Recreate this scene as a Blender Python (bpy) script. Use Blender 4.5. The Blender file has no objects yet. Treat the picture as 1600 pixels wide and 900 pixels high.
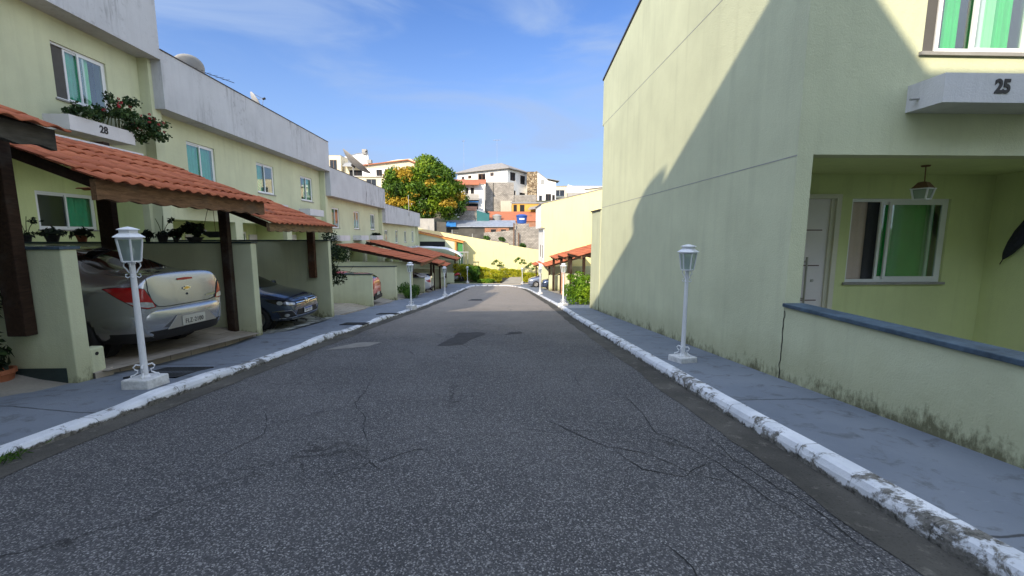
import bpy, bmesh, math, random
import numpy as np
from mathutils import Vector, Matrix, noise as mnoise
from mathutils.geometry import delaunay_2d_cdt
from mathutils.bvhtree import BVHTree

random.seed(7)
RNG = np.random.default_rng(7)
SC = bpy.context.scene
COL = SC.collection
PI = math.pi
R = math.radians

# ------------------------------------------------------------------ camera
cam_data = bpy.data.cameras.new("camera")
cam = bpy.data.objects.new("camera", cam_data)
COL.objects.link(cam)
cam.location = (0, 0, 1.5)
cam.rotation_euler = (R(90 - 7.3), 0, R(-1.9))
cam_data.sensor_width = 36
cam_data.lens = 36 * 640 / 1600
cam_data.clip_start = 0.05
cam_data.clip_end = 6000
SC.camera = cam

# ------------------------------------------------------------------ sun, sky, exposure
SUN_DIR = Vector((0.88, 1.70, -1.0)).normalized()          # the way the light travels
SUN_EL = math.asin(-SUN_DIR.z)
SUN_AZ = math.atan2(-SUN_DIR.x, -SUN_DIR.y)                # from +Y towards +X
sun_data = bpy.data.lights.new("sun", 'SUN')
sun_data.energy = 2.5
FILL_CLOUD = 4.6
sun_data.angle = R(0.5)
sun_data.color = (1.0, 0.87, 0.68)
sun = bpy.data.objects.new("sun", sun_data)
COL.objects.link(sun)
sun.rotation_euler = SUN_DIR.to_track_quat('-Z', 'Y').to_euler()
sun.location = (-30, -50, 40)

world = bpy.data.worlds.new("World")
SC.world = world
world.use_nodes = True
wn, wl = world.node_tree.nodes, world.node_tree.links
wn.clear()
w_out = wn.new('ShaderNodeOutputWorld')
w_bg = wn.new('ShaderNodeBackground')
w_bg.inputs['Strength'].default_value = 0.15
w_sky = wn.new('ShaderNodeTexSky')
w_sky.sky_type = 'NISHITA'
w_sky.sun_disc = False
w_sky.sun_elevation = SUN_EL
w_sky.sun_rotation = SUN_AZ
w_sky.air_density = 1.0
w_sky.dust_density = 0.3
w_sky.ozone_density = 3.0
w_hs = wn.new('ShaderNodeHueSaturation')
w_hs.inputs['Hue'].default_value = 0.513
w_hs.inputs['Saturation'].default_value = 1.18
w_hs.inputs['Value'].default_value = 0.58
wl.new(w_sky.outputs[0], w_hs.inputs['Color'])
w_tc = wn.new('ShaderNodeTexCoord')


def w_math(op, a, b=0.0, c=0.0):
    n = wn.new('ShaderNodeMath')
    n.operation = op
    for k, v in enumerate((a, b, c)):
        if isinstance(v, (int, float)):
            n.inputs[k].default_value = v
        else:
            wl.new(v, n.inputs[k])
    return n.outputs[0]


def w_range(v, a, b, lo, hi):
    n = wn.new('ShaderNodeMapRange')
    n.interpolation_type = 'SMOOTHSTEP'
    wl.new(v, n.inputs[0])
    for k, q in enumerate((a, b, lo, hi)):
        n.inputs[k + 1].default_value = q
    return n.outputs[0]


def w_clouds(scale, stretch, detail, dist):
    m = wn.new('ShaderNodeMapping')
    m.inputs['Rotation'].default_value = (0.2, 0.25, 0.5)
    m.inputs['Scale'].default_value = stretch
    n = wn.new('ShaderNodeTexNoise')
    n.inputs['Scale'].default_value = scale
    n.inputs['Detail'].default_value = detail
    n.inputs['Roughness'].default_value = 0.52
    n.inputs['Distortion'].default_value = dist
    wl.new(w_tc.outputs['Generated'], m.inputs['Vector'])
    wl.new(m.outputs[0], n.inputs['Vector'])
    return n.outputs['Fac']


def w_mixc(f, a, b):
    n = wn.new('ShaderNodeMix')
    n.data_type = 'RGBA'
    wl.new(f, n.inputs[0])
    for k, v in ((6, a), (7, b)):
        if isinstance(v, tuple):
            n.inputs[k].default_value = (*v, 1)
        else:
            wl.new(v, n.inputs[k])
    return n.outputs[2]


w_sep = wn.new('ShaderNodeSeparateXYZ')
wl.new(w_tc.outputs['Generated'], w_sep.inputs[0])
# thin cirrus streaks, and a pale veil towards the horizon
w_cir = w_range(w_clouds(1.7, (1.3, 2.2, 6.0), 7, 0.7), 0.36, 0.72, 0.0, 0.80)
w_low = w_range(w_sep.outputs[2], 0.50, 0.0, 0.0, 0.85)
w_col = w_mixc(w_low, w_hs.outputs[0], (0.98, 1.42, 2.30))
w_col = w_mixc(w_cir, w_col, (1.15, 1.55, 2.35))
# bright bank added out of view on the sun's side, to lift the shade
w_side = w_math('ADD', w_math('MULTIPLY', w_sep.outputs[0], -SUN_DIR.x), w_math('ADD', w_math('MULTIPLY', w_sep.outputs[1], -SUN_DIR.y), w_math('MULTIPLY', w_sep.outputs[2], -SUN_DIR.z * 1.6)))
w_fill_bank = w_math('MULTIPLY', w_range(w_side, 0.10, 0.75, 0.0, 1.0), w_range(w_clouds(1.4, (1, 1, 2.2), 6, 0.4), 0.30, 0.62, 0.35, 1.0))
w_col = w_mixc(w_fill_bank, w_col, (FILL_CLOUD * 0.97, FILL_CLOUD * 1.13, FILL_CLOUD * 1.42))
# second bank added out of view beyond the corner house, brightening the shaded row
w_fill_east = w_math('MULTIPLY', w_range(w_sep.outputs[0], 0.55, 0.95, 0.0, 1.0), w_range(w_clouds(1.9, (1, 1, 2.0), 6, 0.4), 0.28, 0.60, 0.4, 1.0))
w_col = w_mixc(w_fill_east, w_col, (FILL_CLOUD, FILL_CLOUD * 1.06, FILL_CLOUD * 1.10))
wl.new(w_col, w_bg.inputs['Color'])
wl.new(w_bg.outputs[0], w_out.inputs['Surface'])

SC.view_settings.view_transform = 'Standard'
SC.view_settings.look = 'None'
SC.view_settings.gamma = 1
SC.view_settings.use_curve_mapping = False
SC.view_settings.exposure = 1.3

# ------------------------------------------------------------------ materials
S = 0.0933                                                   # fall of the street


class NT:
    """small node-tree helper"""
    def __init__(self, name):
        self.m = bpy.data.materials.new(name)
        self.m.use_nodes = True
        self.n, self.l = self.m.node_tree.nodes, self.m.node_tree.links
        self.n.clear()
        self.out = self.n.new('ShaderNodeOutputMaterial')
        self.p = self.n.new('ShaderNodeBsdfPrincipled')
        self.l.new(self.p.outputs[0], self.out.inputs['Surface'])
        self.geo = self.n.new('ShaderNodeNewGeometry').outputs['Position']

    def link(self, a, b):
        if isinstance(a, (int, float)):
            b.default_value = a
        elif isinstance(a, (tuple, list)):
            b.default_value = a if len(a) == 4 or b.type == 'VECTOR' else (*a, 1)
        else:
            self.l.new(a, b)

    def math(self, op, a, b=0.0, c=None, clamp=False):
        n = self.n.new('ShaderNodeMath')
        n.operation = op
        n.use_clamp = clamp
        self.link(a, n.inputs[0])
        self.link(b, n.inputs[1])
        if c is not None:
            self.link(c, n.inputs[2])
        return n.outputs[0]

    def scaled(self, vec, s):
        n = self.n.new('ShaderNodeVectorMath')
        n.operation = 'MULTIPLY'
        self.link(vec, n.inputs[0])
        n.inputs[1].default_value = s
        return n.outputs[0]

    def noise(self, scale, detail=4, rough=0.55, vec=None, dist=0.0):
        n = self.n.new('ShaderNodeTexNoise')
        n.inputs['Scale'].default_value = scale
        n.inputs['Detail'].default_value = detail
        n.inputs['Roughness'].default_value = rough
        n.inputs['Distortion'].default_value = dist
        self.l.new(vec or self.geo, n.inputs['Vector'])
        return n.outputs['Fac']

    def voro(self, scale, feature='F1', vec=None, out='Distance'):
        n = self.n.new('ShaderNodeTexVoronoi')
        n.feature = feature
        n.inputs['Scale'].default_value = scale
        self.l.new(vec or self.geo, n.inputs['Vector'])
        return n.outputs[out]

    def ramp(self, fac, a, b, lo=0.0, hi=1.0):
        n = self.n.new('ShaderNodeMapRange')
        n.clamp = True
        self.link(fac, n.inputs[0])
        n.inputs[1].default_value = a
        n.inputs[2].default_value = b
        n.inputs[3].default_value = lo
        n.inputs[4].default_value = hi
        return n.outputs[0]

    def mix(self, fac, a, b, mode='MIX'):
        n = self.n.new('ShaderNodeMix')
        n.data_type = 'RGBA'
        n.blend_type = mode
        self.link(fac, n.inputs[0])
        self.link(a, n.inputs[6])
        self.link(b, n.inputs[7])
        return n.outputs[2]

    def xyz(self, vec=None):
        n = self.n.new('ShaderNodeSeparateXYZ')
        self.l.new(vec or self.geo, n.inputs[0])
        return n.outputs

    def comb(self, x, y, z):
        n = self.n.new('ShaderNodeCombineXYZ')
        for i, v in enumerate((x, y, z)):
            self.link(v, n.inputs[i])
        return n.outputs[0]

    def attr(self, name):
        n = self.n.new('ShaderNodeAttribute')
        n.attribute_name = name
        return n.outputs['Fac']

    def bump(self, h, strength=0.3, dist=0.01):
        n = self.n.new('ShaderNodeBump')
        n.inputs['Strength'].default_value = strength
        n.inputs['Distance'].default_value = dist
        self.l.new(h, n.inputs['Height'])
        self.l.new(n.outputs[0], self.p.inputs['Normal'])

    def fin(self, col, rough=0.8, metal=0.0, spec=0.3):
        self.link(col, self.p.inputs['Base Color'])
        self.link(rough, self.p.inputs['Roughness'])
        self.p.inputs['Metallic'].default_value = metal
        self.p.inputs['Specular IOR Level'].default_value = spec
        return self.m


def srgb(r, g, b):
    f = lambda c: c / 12.92 if c <= 0.04045 else ((c + 0.055) / 1.055) ** 2.4
    return (f(r / 255), f(g / 255), f(b / 255))


def mul(c, k):
    return tuple(min(1, x * k) for x in c)


def M(name, col, rough=0.7, var=0.12, scale=3.0, fine=40.0, bump=0.0, metal=0.0, spec=0.3):
    t = NT(name)
    a = t.noise(scale, 5)
    b = t.noise(fine, 3)
    f = t.ramp(t.math('ADD', t.math('MULTIPLY', a, 0.65), t.math('MULTIPLY', b, 0.35)), 0.3, 0.7)
    c = t.mix(f, mul(col, 1 - var), mul(col, 1 + var))
    if bump:
        t.bump(b, bump, 0.01)
    return t.fin(c, rough, metal, spec)


def stucco(name, col, base=None, var=0.085, dirt=1.0, streak=0.0):
    """painted rough render; base = height of the ground line above the road plane where moss climbs"""
    t = NT(name)
    big = t.ramp(t.noise(0.7, 5, 0.6), 0.3, 0.7)
    c = t.mix(big, mul(col, 1 - var), mul(col, 1 + var))
    grain = t.noise(55, 4, 0.7)
    c = t.mix(t.ramp(grain, 0.62, 0.74, 0, 0.30), c, mul(col, 0.55))
    xyz = t.xyz()
    sv = t.comb(t.math('MULTIPLY', xyz[0], 5.0), t.math('MULTIPLY', xyz[1], 5.0), t.math('MULTIPLY', xyz[2], 0.35))
    st = t.noise(1.0, 5, 0.6, vec=sv)
    c = t.mix(t.ramp(st, 0.50, 0.74, 0, 0.24), c, mul(col, 0.62))
    if streak:
        sv2 = t.comb(t.math('MULTIPLY', xyz[0], 7.0), t.math('MULTIPLY', xyz[1], 7.0), t.math('MULTIPLY', xyz[2], 0.8))
        s2 = t.noise(1.0, 7, 0.7, vec=sv2)
        zone = t.noise(0.45, 3, vec=t.scaled(t.geo, (1, 1, 0.6)))
        m = t.math('MULTIPLY', t.ramp(s2, 0.50, 0.68), t.ramp(zone, 0.50, 0.66))
        m2 = t.math('MULTIPLY', t.ramp(t.noise(6, 6, 0.7), 0.55, 0.75), t.ramp(zone, 0.46, 0.60, 0, 0.6))
        c = t.mix(t.math('MULTIPLY', t.math('MAXIMUM', m, m2), streak), c, (0.045, 0.043, 0.042, 1))
    if base is not None:
        h = t.math('ADD', t.math('ADD', xyz[2], t.math('MULTIPLY', xyz[1], S)), -base)
        n1 = t.noise(1.6, 3, 0.6)
        n2 = t.noise(17, 6, 0.75, vec=t.scaled(t.geo, (1, 1, 0.45)))
        reach = t.ramp(n1, 0.38, 0.68, 0.055, 0.27)
        edge = t.math('SUBTRACT', reach, h)
        m = t.math('MULTIPLY_ADD', edge, 4.5, t.math('MULTIPLY', t.math('SUBTRACT', n2, 0.5), 3.6), clamp=True)
        c = t.mix(t.math('MULTIPLY', m, 0.92 * dirt), c, (0.035, 0.034, 0.026, 1))
        # thin yellow-brown wash above the moss
        m3 = t.ramp(t.math('SUBTRACT', h, t.math('MULTIPLY', n1, 0.7)), 0.25, -0.15, 0, 0.35)
        c = t.mix(m3, c, (0.30, 0.29, 0.15, 1))
    t.bump(t.math('ADD', grain, t.math('MULTIPLY', t.noise(12, 3), 0.6)), 0.55, 0.012)
    return t.fin(c, 0.92, spec=0.15)


WALL_C = (0.60, 0.62, 0.425)
MAT = {}
MAT['wall'] = stucco('yellow_green_stucco', WALL_C)
MAT['wall_low'] = stucco('yellow_green_stucco_mossy_base', WALL_C, base=0.12)
MAT['wall_far'] = stucco('yellow_garden_wall_paint', (0.78, 0.70, 0.36), var=0.03)
MAT['porch'] = stucco('porch_green_yellow_stucco', (0.62, 0.68, 0.35))
MAT['fascia'] = stucco('weathered_white_parapet', (0.53, 0.535, 0.55), streak=0.95)
MAT['planter'] = stucco('white_planter_paint', (0.66, 0.65, 0.66), streak=0.25)
MAT['white_wall'] = stucco('white_house_paint', (0.80, 0.78, 0.74), streak=0.15)
MAT['cream_wall'] = stucco('cream_house_paint', (0.72, 0.64, 0.46), streak=0.15)
MAT['grey_wall'] = stucco('grey_cement_render', (0.40, 0.38, 0.35), var=0.16, streak=0.5)
MAT['dark_wall'] = stucco('shaded_stained_cement', (0.10, 0.095, 0.085), var=0.3, streak=0.6)  # shade under the tree put into the dark base; streaks are stains
MAT['orange_wall'] = stucco('orange_house_paint', (0.62, 0.36, 0.09))
MAT['teal_wall'] = stucco('teal_shed_paint', (0.045, 0.15, 0.155), streak=0.2)
MAT['white_metal'] = M('white_painted_metal', (0.74, 0.75, 0.78), 0.45, 0.06, fine=25, spec=0.4)
MAT['white_pvc'] = M('white_window_frame', (0.78, 0.79, 0.80), 0.35, 0.03, spec=0.5)
MAT['cap_blue'] = M('blue_grey_coping_paint', (0.060, 0.092, 0.125), 0.6, 0.55, 3, 24)
MAT['cap_dark'] = M('dark_green_coping', (0.030, 0.045, 0.045), 0.6, 0.3)
MAT['roof_edge'] = M('dark_roof_flashing', (0.06, 0.05, 0.05), 0.6)
MAT['soffit'] = M('roof_slab_cement', (0.30, 0.29, 0.27), 0.9, 0.2)
MAT['curtain_green'] = M('green_curtain', (0.03, 0.42, 0.26), 0.9, 0.2)
MAT['curtain_bright'] = M('bright_green_curtain', (0.02, 0.55, 0.10), 0.9, 0.15)
MAT['curtain_pale'] = M('pale_green_blind', (0.30, 0.72, 0.36), 0.9, 0.1)
MAT['curtain_beige'] = M('beige_curtain', (0.58, 0.47, 0.42), 0.95, 0.1)
MAT['room_grey'] = M('charcoal_room_sheet', (0.055, 0.055, 0.065), 0.95, 0.2)  # added sheet whose grey stands for the dim room in the open window
MAT['dark_room'] = M('dark_interior', (0.020, 0.022, 0.025), 0.9)
MAT['screen'] = M('grey_fly_screen', (0.10, 0.095, 0.09), 0.9, 0.1, 8, 200)
MAT['black'] = M('black_rubber', (0.018, 0.018, 0.019), 0.75)
MAT['number'] = M('black_number_paint', (0.03, 0.028, 0.03), 0.6)
MAT['steel'] = M('brushed_steel', (0.42, 0.41, 0.40), 0.35, metal=0.9)
MAT['chrome'] = M('chrome', (0.75, 0.76, 0.78), 0.15, 0.03, metal=1.0)
MAT['rust'] = M('rusty_iron', (0.16, 0.085, 0.05), 0.8, 0.4, 6, 40)
MAT['copper'] = M('aged_copper_shade', (0.16, 0.085, 0.055), 0.5, 0.3, 8, 60)
MAT['plastic_grey'] = M('grey_plastic', (0.33, 0.33, 0.32), 0.6)
MAT['dish'] = M('grey_dish_paint', (0.34, 0.335, 0.33), 0.6, 0.15)
MAT['mesh_dish'] = M('dish_mesh', (0.25, 0.23, 0.21), 0.7, 0.2, 4, 120)
MAT['blue_tank'] = M('blue_water_tank', (0.03, 0.09, 0.34), 0.5, 0.1)
MAT['tarp_blue'] = M('blue_tarpaulin', (0.04, 0.20, 0.52), 0.6)
MAT['awning'] = M('white_awning_sheet', (0.72, 0.73, 0.77), 0.6, 0.08)
MAT['terracotta_pot'] = M('terracotta_pot', (0.34, 0.12, 0.06), 0.85, 0.2)
MAT['pot_dark'] = M('black_plastic_pot', (0.03, 0.03, 0.03), 0.6)
MAT['soil'] = M('soil', (0.05, 0.035, 0.022), 0.95)
MAT['door_white'] = M('white_door_paint', (0.70, 0.66, 0.67), 0.45, 0.04)
MAT['door_frame'] = M('cream_door_frame', (0.62, 0.60, 0.50), 0.5, 0.05)
MAT['dark_red'] = M('dark_red_inlay', (0.09, 0.025, 0.025), 0.5)
MAT['umbrella'] = M('navy_umbrella_fabric', (0.022, 0.024, 0.035), 0.85, 0.3, 20)
MAT['stick'] = M('wooden_stick', (0.22, 0.13, 0.07), 0.6)
MAT['bulb'] = M('frosted_bulb', (0.62, 0.64, 0.62), 0.4)
MAT['tin'] = M('corrugated_tin_sheet', (0.33, 0.36, 0.41), 0.5, 0.25, 2, 20, metal=0.3)
MAT['asbestos'] = M('grey_fibre_cement_roof', (0.29, 0.27, 0.25), 0.85, 0.25, 2, 14)
MAT['trunk'] = M('tree_bark', (0.085, 0.065, 0.048), 0.95, 0.35, 6, 30, bump=0.5)
MAT['stem'] = M('plant_stem', (0.10, 0.12, 0.04), 0.8)
MAT['petal'] = M('red_geranium_petal', (0.42, 0.03, 0.045), 0.7, 0.25, 30)
MAT['pink'] = M('pale_pink_petal', (0.75, 0.38, 0.40), 0.7, 0.2, 30)
MAT['green_door'] = M('green_painted_wood', (0.05, 0.22, 0.06), 0.6)
MAT['orange_post'] = M('orange_painted_post', (0.62, 0.27, 0.07), 0.7)
MAT['bronze'] = M('gold_emblem', (0.60, 0.40, 0.10), 0.3, 0.05, metal=0.8)
MAT['lens_red'] = M('red_lamp_lens', (0.32, 0.008, 0.010), 0.12, 0.15, 14, spec=0.6)
MAT['lens_white'] = M('clear_lamp_lens', (0.46, 0.47, 0.48), 0.10, 0.35, 18, 60, metal=0.4, spec=0.6)
MAT['plate_grey'] = M('grey_number_plate', (0.47, 0.46, 0.40), 0.5)
MAT['plate_white'] = M('white_number_plate', (0.70, 0.71, 0.73), 0.5)
MAT['plate_blue'] = M('blue_plate_band', (0.02, 0.06, 0.34), 0.5)
MAT['car_trim'] = M('black_car_plastic', (0.022, 0.022, 0.024), 0.6)
MAT['grate'] = M('iron_grate', (0.030, 0.033, 0.038), 0.7, 0.3)


def car_paint(name, col, metal=0.5, rough=0.3):
    t = NT(name)
    fl = t.noise(900, 2)
    c = t.mix(t.ramp(fl, 0.35, 0.65), mul(col, 0.88), mul(col, 1.12))
    t.p.inputs['Coat Weight'].default_value = 1.0
    t.p.inputs['Coat Roughness'].default_value = 0.04
    return t.fin(c, rough, metal, 0.5)


MAT['paint_silver'] = car_paint('silver_car_paint', (0.42, 0.435, 0.46), 0.75, 0.26)
MAT['paint_blue'] = car_paint('dark_blue_car_paint', (0.045, 0.066, 0.120), 0.5, 0.22)
MAT['paint_red'] = car_paint('red_car_paint', (0.52, 0.035, 0.04), 0.2, 0.3)
MAT['paint_white'] = car_paint('pale_grey_car_paint', (0.60, 0.60, 0.60), 0.3, 0.3)
MAT['paint_slate'] = car_paint('slate_blue_car_paint', (0.17, 0.20, 0.28), 0.4, 0.3)

# dark car glass: opaque glossy
MAT['car_glass'] = M('tinted_car_glass', (0.010, 0.011, 0.012), 0.05, 0.0, spec=0.6)


def glass_mat(name, tint, refl=0.12, rough=0.02, op=0.0, opcol=(0.5, 0.5, 0.5)):
    m = bpy.data.materials.new(name)
    m.use_nodes = True
    n, l = m.node_tree.nodes, m.node_tree.links
    n.clear()
    out = n.new('ShaderNodeOutputMaterial')
    tr = n.new('ShaderNodeBsdfTransparent')
    tr.inputs[0].default_value = (*tint, 1)
    gl = n.new('ShaderNodeBsdfGlossy')
    gl.inputs['Roughness'].default_value = rough
    fr = n.new('ShaderNodeLayerWeight')
    fr.inputs['Blend'].default_value = refl
    mx = n.new('ShaderNodeMixShader')
    l.new(fr.outputs['Facing'], mx.inputs[0])
    l.new(tr.outputs[0], mx.inputs[1])
    l.new(gl.outputs[0], mx.inputs[2])
    last = mx.outputs[0]
    if op:
        df = n.new('ShaderNodeBsdfDiffuse')
        df.inputs[0].default_value = (*opcol, 1)
        tl = n.new('ShaderNodeBsdfTranslucent')
        tl.inputs[0].default_value = (*opcol, 1)
        a = n.new('ShaderNodeAddShader')
        l.new(df.outputs[0], a.inputs[0])
        l.new(tl.outputs[0], a.inputs[1])
        m2 = n.new('ShaderNodeMixShader')
        m2.inputs[0].default_value = op
        l.new(last, m2.inputs[1])
        l.new(a.outputs[0], m2.inputs[2])
        last = m2.outputs[0]
    l.new(last, out.inputs['Surface'])
    return m


MAT['glass'] = glass_mat('window_glass', (0.90, 0.96, 0.93), 0.16)
MAT['lamp_glass'] = glass_mat('frosted_lamp_glass', (0.75, 0.80, 0.78), 0.16, 0.15, 0.30, (0.30, 0.36, 0.35))


def leaf_mat(name, dark, mid, pale_leaf, alt=None):
    t = NT(name)
    a = t.attr('tint')
    c = t.mix(t.ramp(a, 0.0, 0.5), dark, mid)
    c = t.mix(t.ramp(a, 0.5, 1.0), c, pale_leaf)  # palest tone of the random leaf tint
    if alt:
        c = t.mix(t.ramp(a, 1.4, 1.6), c, alt)
    t.link(c, t.p.inputs['Base Color'])
    t.p.inputs['Roughness'].default_value = 0.55
    t.p.inputs['Specular IOR Level'].default_value = 0.3
    tl = t.n.new('ShaderNodeBsdfTranslucent')
    t.l.new(c, tl.inputs[0])
    mx = t.n.new('ShaderNodeMixShader')
    mx.inputs[0].default_value = 0.3
    t.l.new(t.p.outputs[0], mx.inputs[1])
    t.l.new(tl.outputs[0], mx.inputs[2])
    t.l.new(mx.outputs[0], t.out.inputs['Surface'])
    return t.m


MAT['leaf_mango'] = leaf_mat('mango_leaves', (0.024, 0.055, 0.010), (0.085, 0.170, 0.014), (0.26, 0.36, 0.018), (0.46, 0.31, 0.03))
MAT['leaf_hedge'] = leaf_mat('golden_hedge_leaves', (0.09, 0.13, 0.010), (0.34, 0.36, 0.014), (0.55, 0.50, 0.02))
MAT['leaf_green'] = leaf_mat('shrub_leaves', (0.025, 0.06, 0.012), (0.06, 0.15, 0.018), (0.12, 0.24, 0.02))
MAT['leaf_lime'] = leaf_mat('lime_shrub_leaves', (0.045, 0.11, 0.012), (0.13, 0.26, 0.014), (0.26, 0.38, 0.016))
MAT['leaf_dark'] = leaf_mat('dark_pot_leaves', (0.008, 0.016, 0.006), (0.018, 0.035, 0.012), (0.04, 0.075, 0.02))
MAT['leaf_geranium'] = leaf_mat('geranium_leaves', (0.018, 0.040, 0.014), (0.04, 0.085, 0.025), (0.09, 0.15, 0.04))
MAT['grass'] = leaf_mat('grass_blades', (0.03, 0.07, 0.012), (0.06, 0.14, 0.02), (0.10, 0.20, 0.03))


def asphalt():
    t = NT('worn_asphalt')
    agg = t.voro(125, out='Color')
    ax = t.xyz(agg)
    big = t.noise(0.5, 5, 0.6)
    mid = t.noise(3.2, 5, 0.6)
    base = t.mix(t.ramp(big, 0.32, 0.68), (0.052, 0.052, 0.056), (0.100, 0.098, 0.101))
    base = t.mix(t.ramp(mid, 0.5, 0.75, 0, 0.45), base, (0.066, 0.065, 0.067))
    # far stretch paler and warmer: its sunlight is put into the colour
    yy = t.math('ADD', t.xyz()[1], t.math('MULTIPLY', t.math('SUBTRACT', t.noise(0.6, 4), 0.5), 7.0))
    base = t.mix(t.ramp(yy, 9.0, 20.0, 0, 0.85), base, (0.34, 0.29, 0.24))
    # stones: some cells pale, some nearly black
    pale = t.ramp(ax[0], 0.66, 1.0)
    dk = t.ramp(ax[1], 0.5, 1.0)
    base = t.mix(t.math('MULTIPLY', dk, 0.55), base, (0.016, 0.016, 0.018))
    base = t.mix(t.math('MULTIPLY', pale, 0.60), base, (0.40, 0.385, 0.38))
    spark = t.voro(52, out='Color')
    sp = t.xyz(spark)
    dd = t.voro(52)
    base = t.mix(t.math('MULTIPLY', t.ramp(sp[2], 0.86, 0.98), t.ramp(dd, 0.30, 0.22, 0, 0.85)), base, (0.46, 0.45, 0.44))
    # cracks: warped cell borders, only where a slow noise lets them
    warp = t.n.new('ShaderNodeVectorMath')
    warp.operation = 'ADD'
    wn_ = t.n.new('ShaderNodeTexNoise')
    wn_.inputs['Scale'].default_value = 1.6
    wn_.inputs['Detail'].default_value = 5
    t.l.new(t.geo, wn_.inputs['Vector'])
    t.l.new(t.scaled(wn_.outputs['Color'], (0.9, 0.9, 0)), warp.inputs[0])
    t.l.new(t.geo, warp.inputs[1])
    xy = t.scaled(warp.outputs[0], (1, 1, 0))
    for sc_, wd, lo, hi, k in ((0.42, 0.006, 0.46, 0.56, 0.55), (1.9, 0.014, 0.60, 0.66, 0.55)):
        e = t.voro(sc_, 'DISTANCE_TO_EDGE', vec=xy)
        msk = t.ramp(t.noise(0.37 if sc_ < 1 else 0.33, 2, vec=t.scaled(t.geo, (1, 1, 0.0))), lo, hi)
        cr = t.math('MULTIPLY', t.ramp(e, wd, wd * 0.35), msk)
        base = t.mix(t.math('MULTIPLY', cr, k), base, (0.008, 0.008, 0.008))
    h = t.math('ADD', t.math('MULTIPLY', ax[2], 0.6), t.noise(120, 3))
    t.bump(h, 0.8, 0.008)
    return t.fin(base, 0.85, spec=0.25)


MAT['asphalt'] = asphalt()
MAT['asphalt_patch'] = M('fresh_asphalt_patch', (0.040, 0.039, 0.041), 0.9, 0.35, 6, 120, bump=0.6)
MAT['cement_patch'] = M('pale_cement_patch', (0.20, 0.19, 0.175), 0.95, 0.22, 5, 70, bump=0.4)


def gutter():
    t = NT('dirty_concrete_gutter')
    a = t.noise(1.2, 5, 0.6)
    b = t.noise(9, 6, 0.7)
    c = t.mix(t.ramp(a, 0.35, 0.65), (0.058, 0.055, 0.049), (0.105, 0.098, 0.086))
    c = t.mix(t.ramp(b, 0.56, 0.72, 0, 0.8), c, (0.19, 0.175, 0.15))
    c = t.mix(t.ramp(t.noise(70, 3), 0.55, 0.75, 0, 0.7), c, (0.025, 0.024, 0.02))
    t.bump(t.noise(60, 4), 0.7, 0.01)
    return t.fin(c, 0.95, spec=0.15)


MAT['gutter'] = gutter()


def kerb():
    t = NT('chipped_white_kerb_paint')
    xyz = t.xyz()
    h = t.math('ADD', xyz[2], t.math('MULTIPLY', xyz[1], S))
    n1 = t.noise(5.5, 6, 0.72, dist=0.4)
    n2 = t.noise(22, 5, 0.7)
    zone = t.noise(0.8, 2)
    white = t.mix(t.ramp(t.noise(3, 5), 0.35, 0.7), (0.56, 0.58, 0.62), (0.74, 0.75, 0.78))
    worn = t.mix(t.ramp(n2, 0.35, 0.65), (0.045, 0.043, 0.038), (0.22, 0.21, 0.19))
    thr = t.math('MULTIPLY_ADD', zone, 0.30, t.math('MULTIPLY', n1, 0.62))
    thr = t.math('ADD', thr, t.math('MULTIPLY', n2, 0.16))
    m = t.ramp(thr, 0.555, 0.61)
    low = t.math('ADD', t.ramp(h, 0.085, 0.015), t.math('MULTIPLY', t.math('SUBTRACT', n1, 0.5), 2.6))
    low = t.ramp(low, 0.5, 0.75)
    c = t.mix(t.math('MAXIMUM', m, low), white, worn)
    # joints between kerb stones
    j = t.math('PINGPONG', xyz[1], 0.5)
    c = t.mix(t.ramp(t.math('ADD', j, t.math('MULTIPLY', t.math('SUBTRACT', n2, 0.5), 0.012)), 0.006, 0.002, 0, 0.7), c, (0.03, 0.03, 0.028))
    t.bump(t.math('ADD', n1, n2), 0.6, 0.012)
    return t.fin(c, 0.8, spec=0.2)


MAT['kerb'] = kerb()


def sidewalk():
    t = NT('blue_grey_painted_pavement')
    a = t.noise(0.9, 5, 0.6)
    c = t.mix(t.ramp(a, 0.3, 0.7), (0.140, 0.162, 0.200), (0.195, 0.218, 0.255))
    n = t.noise(4.2, 6, 0.72, dist=0.5)
    c = t.mix(t.ramp(n, 0.54, 0.70, 0, 0.75), c, (0.062, 0.062, 0.060))
    c = t.mix(t.ramp(t.noise(7, 6, 0.7, vec=t.scaled(t.geo, (1, 3, 1))), 0.62, 0.74, 0, 0.5), c, (0.27, 0.30, 0.34))
    xyz = t.xyz()
    nn = t.noise(6, 3)
    j = t.math('PINGPONG', t.math('ADD', xyz[1], t.math('MULTIPLY_ADD', nn, 0.05, 0.42)), 1.15)
    c = t.mix(t.ramp(j, 0.014, 0.006, 0, 0.85), c, (0.030, 0.030, 0.032))
    t.bump(t.math('ADD', t.noise(70, 3), t.math('MULTIPLY', n, 1.0)), 0.35, 0.01)
    return t.fin(c, 0.72, spec=0.3)


MAT['sidewalk'] = sidewalk()


def wood(name, col, k=0.5):
    t = NT(name)
    v = t.scaled(t.geo, (9, 1.6, 9))
    a = t.noise(3, 7, 0.7, vec=v, dist=0.6)
    c = t.mix(t.ramp(a, 0.3, 0.7), mul(col, 1 - k), mul(col, 1 + k))
    c = t.mix(t.ramp(t.noise(2.2, 4), 0.5, 0.75, 0, 0.5), c, (0.12, 0.115, 0.10))
    t.bump(a, 0.5, 0.01)
    return t.fin(c, 0.8, spec=0.2)


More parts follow.
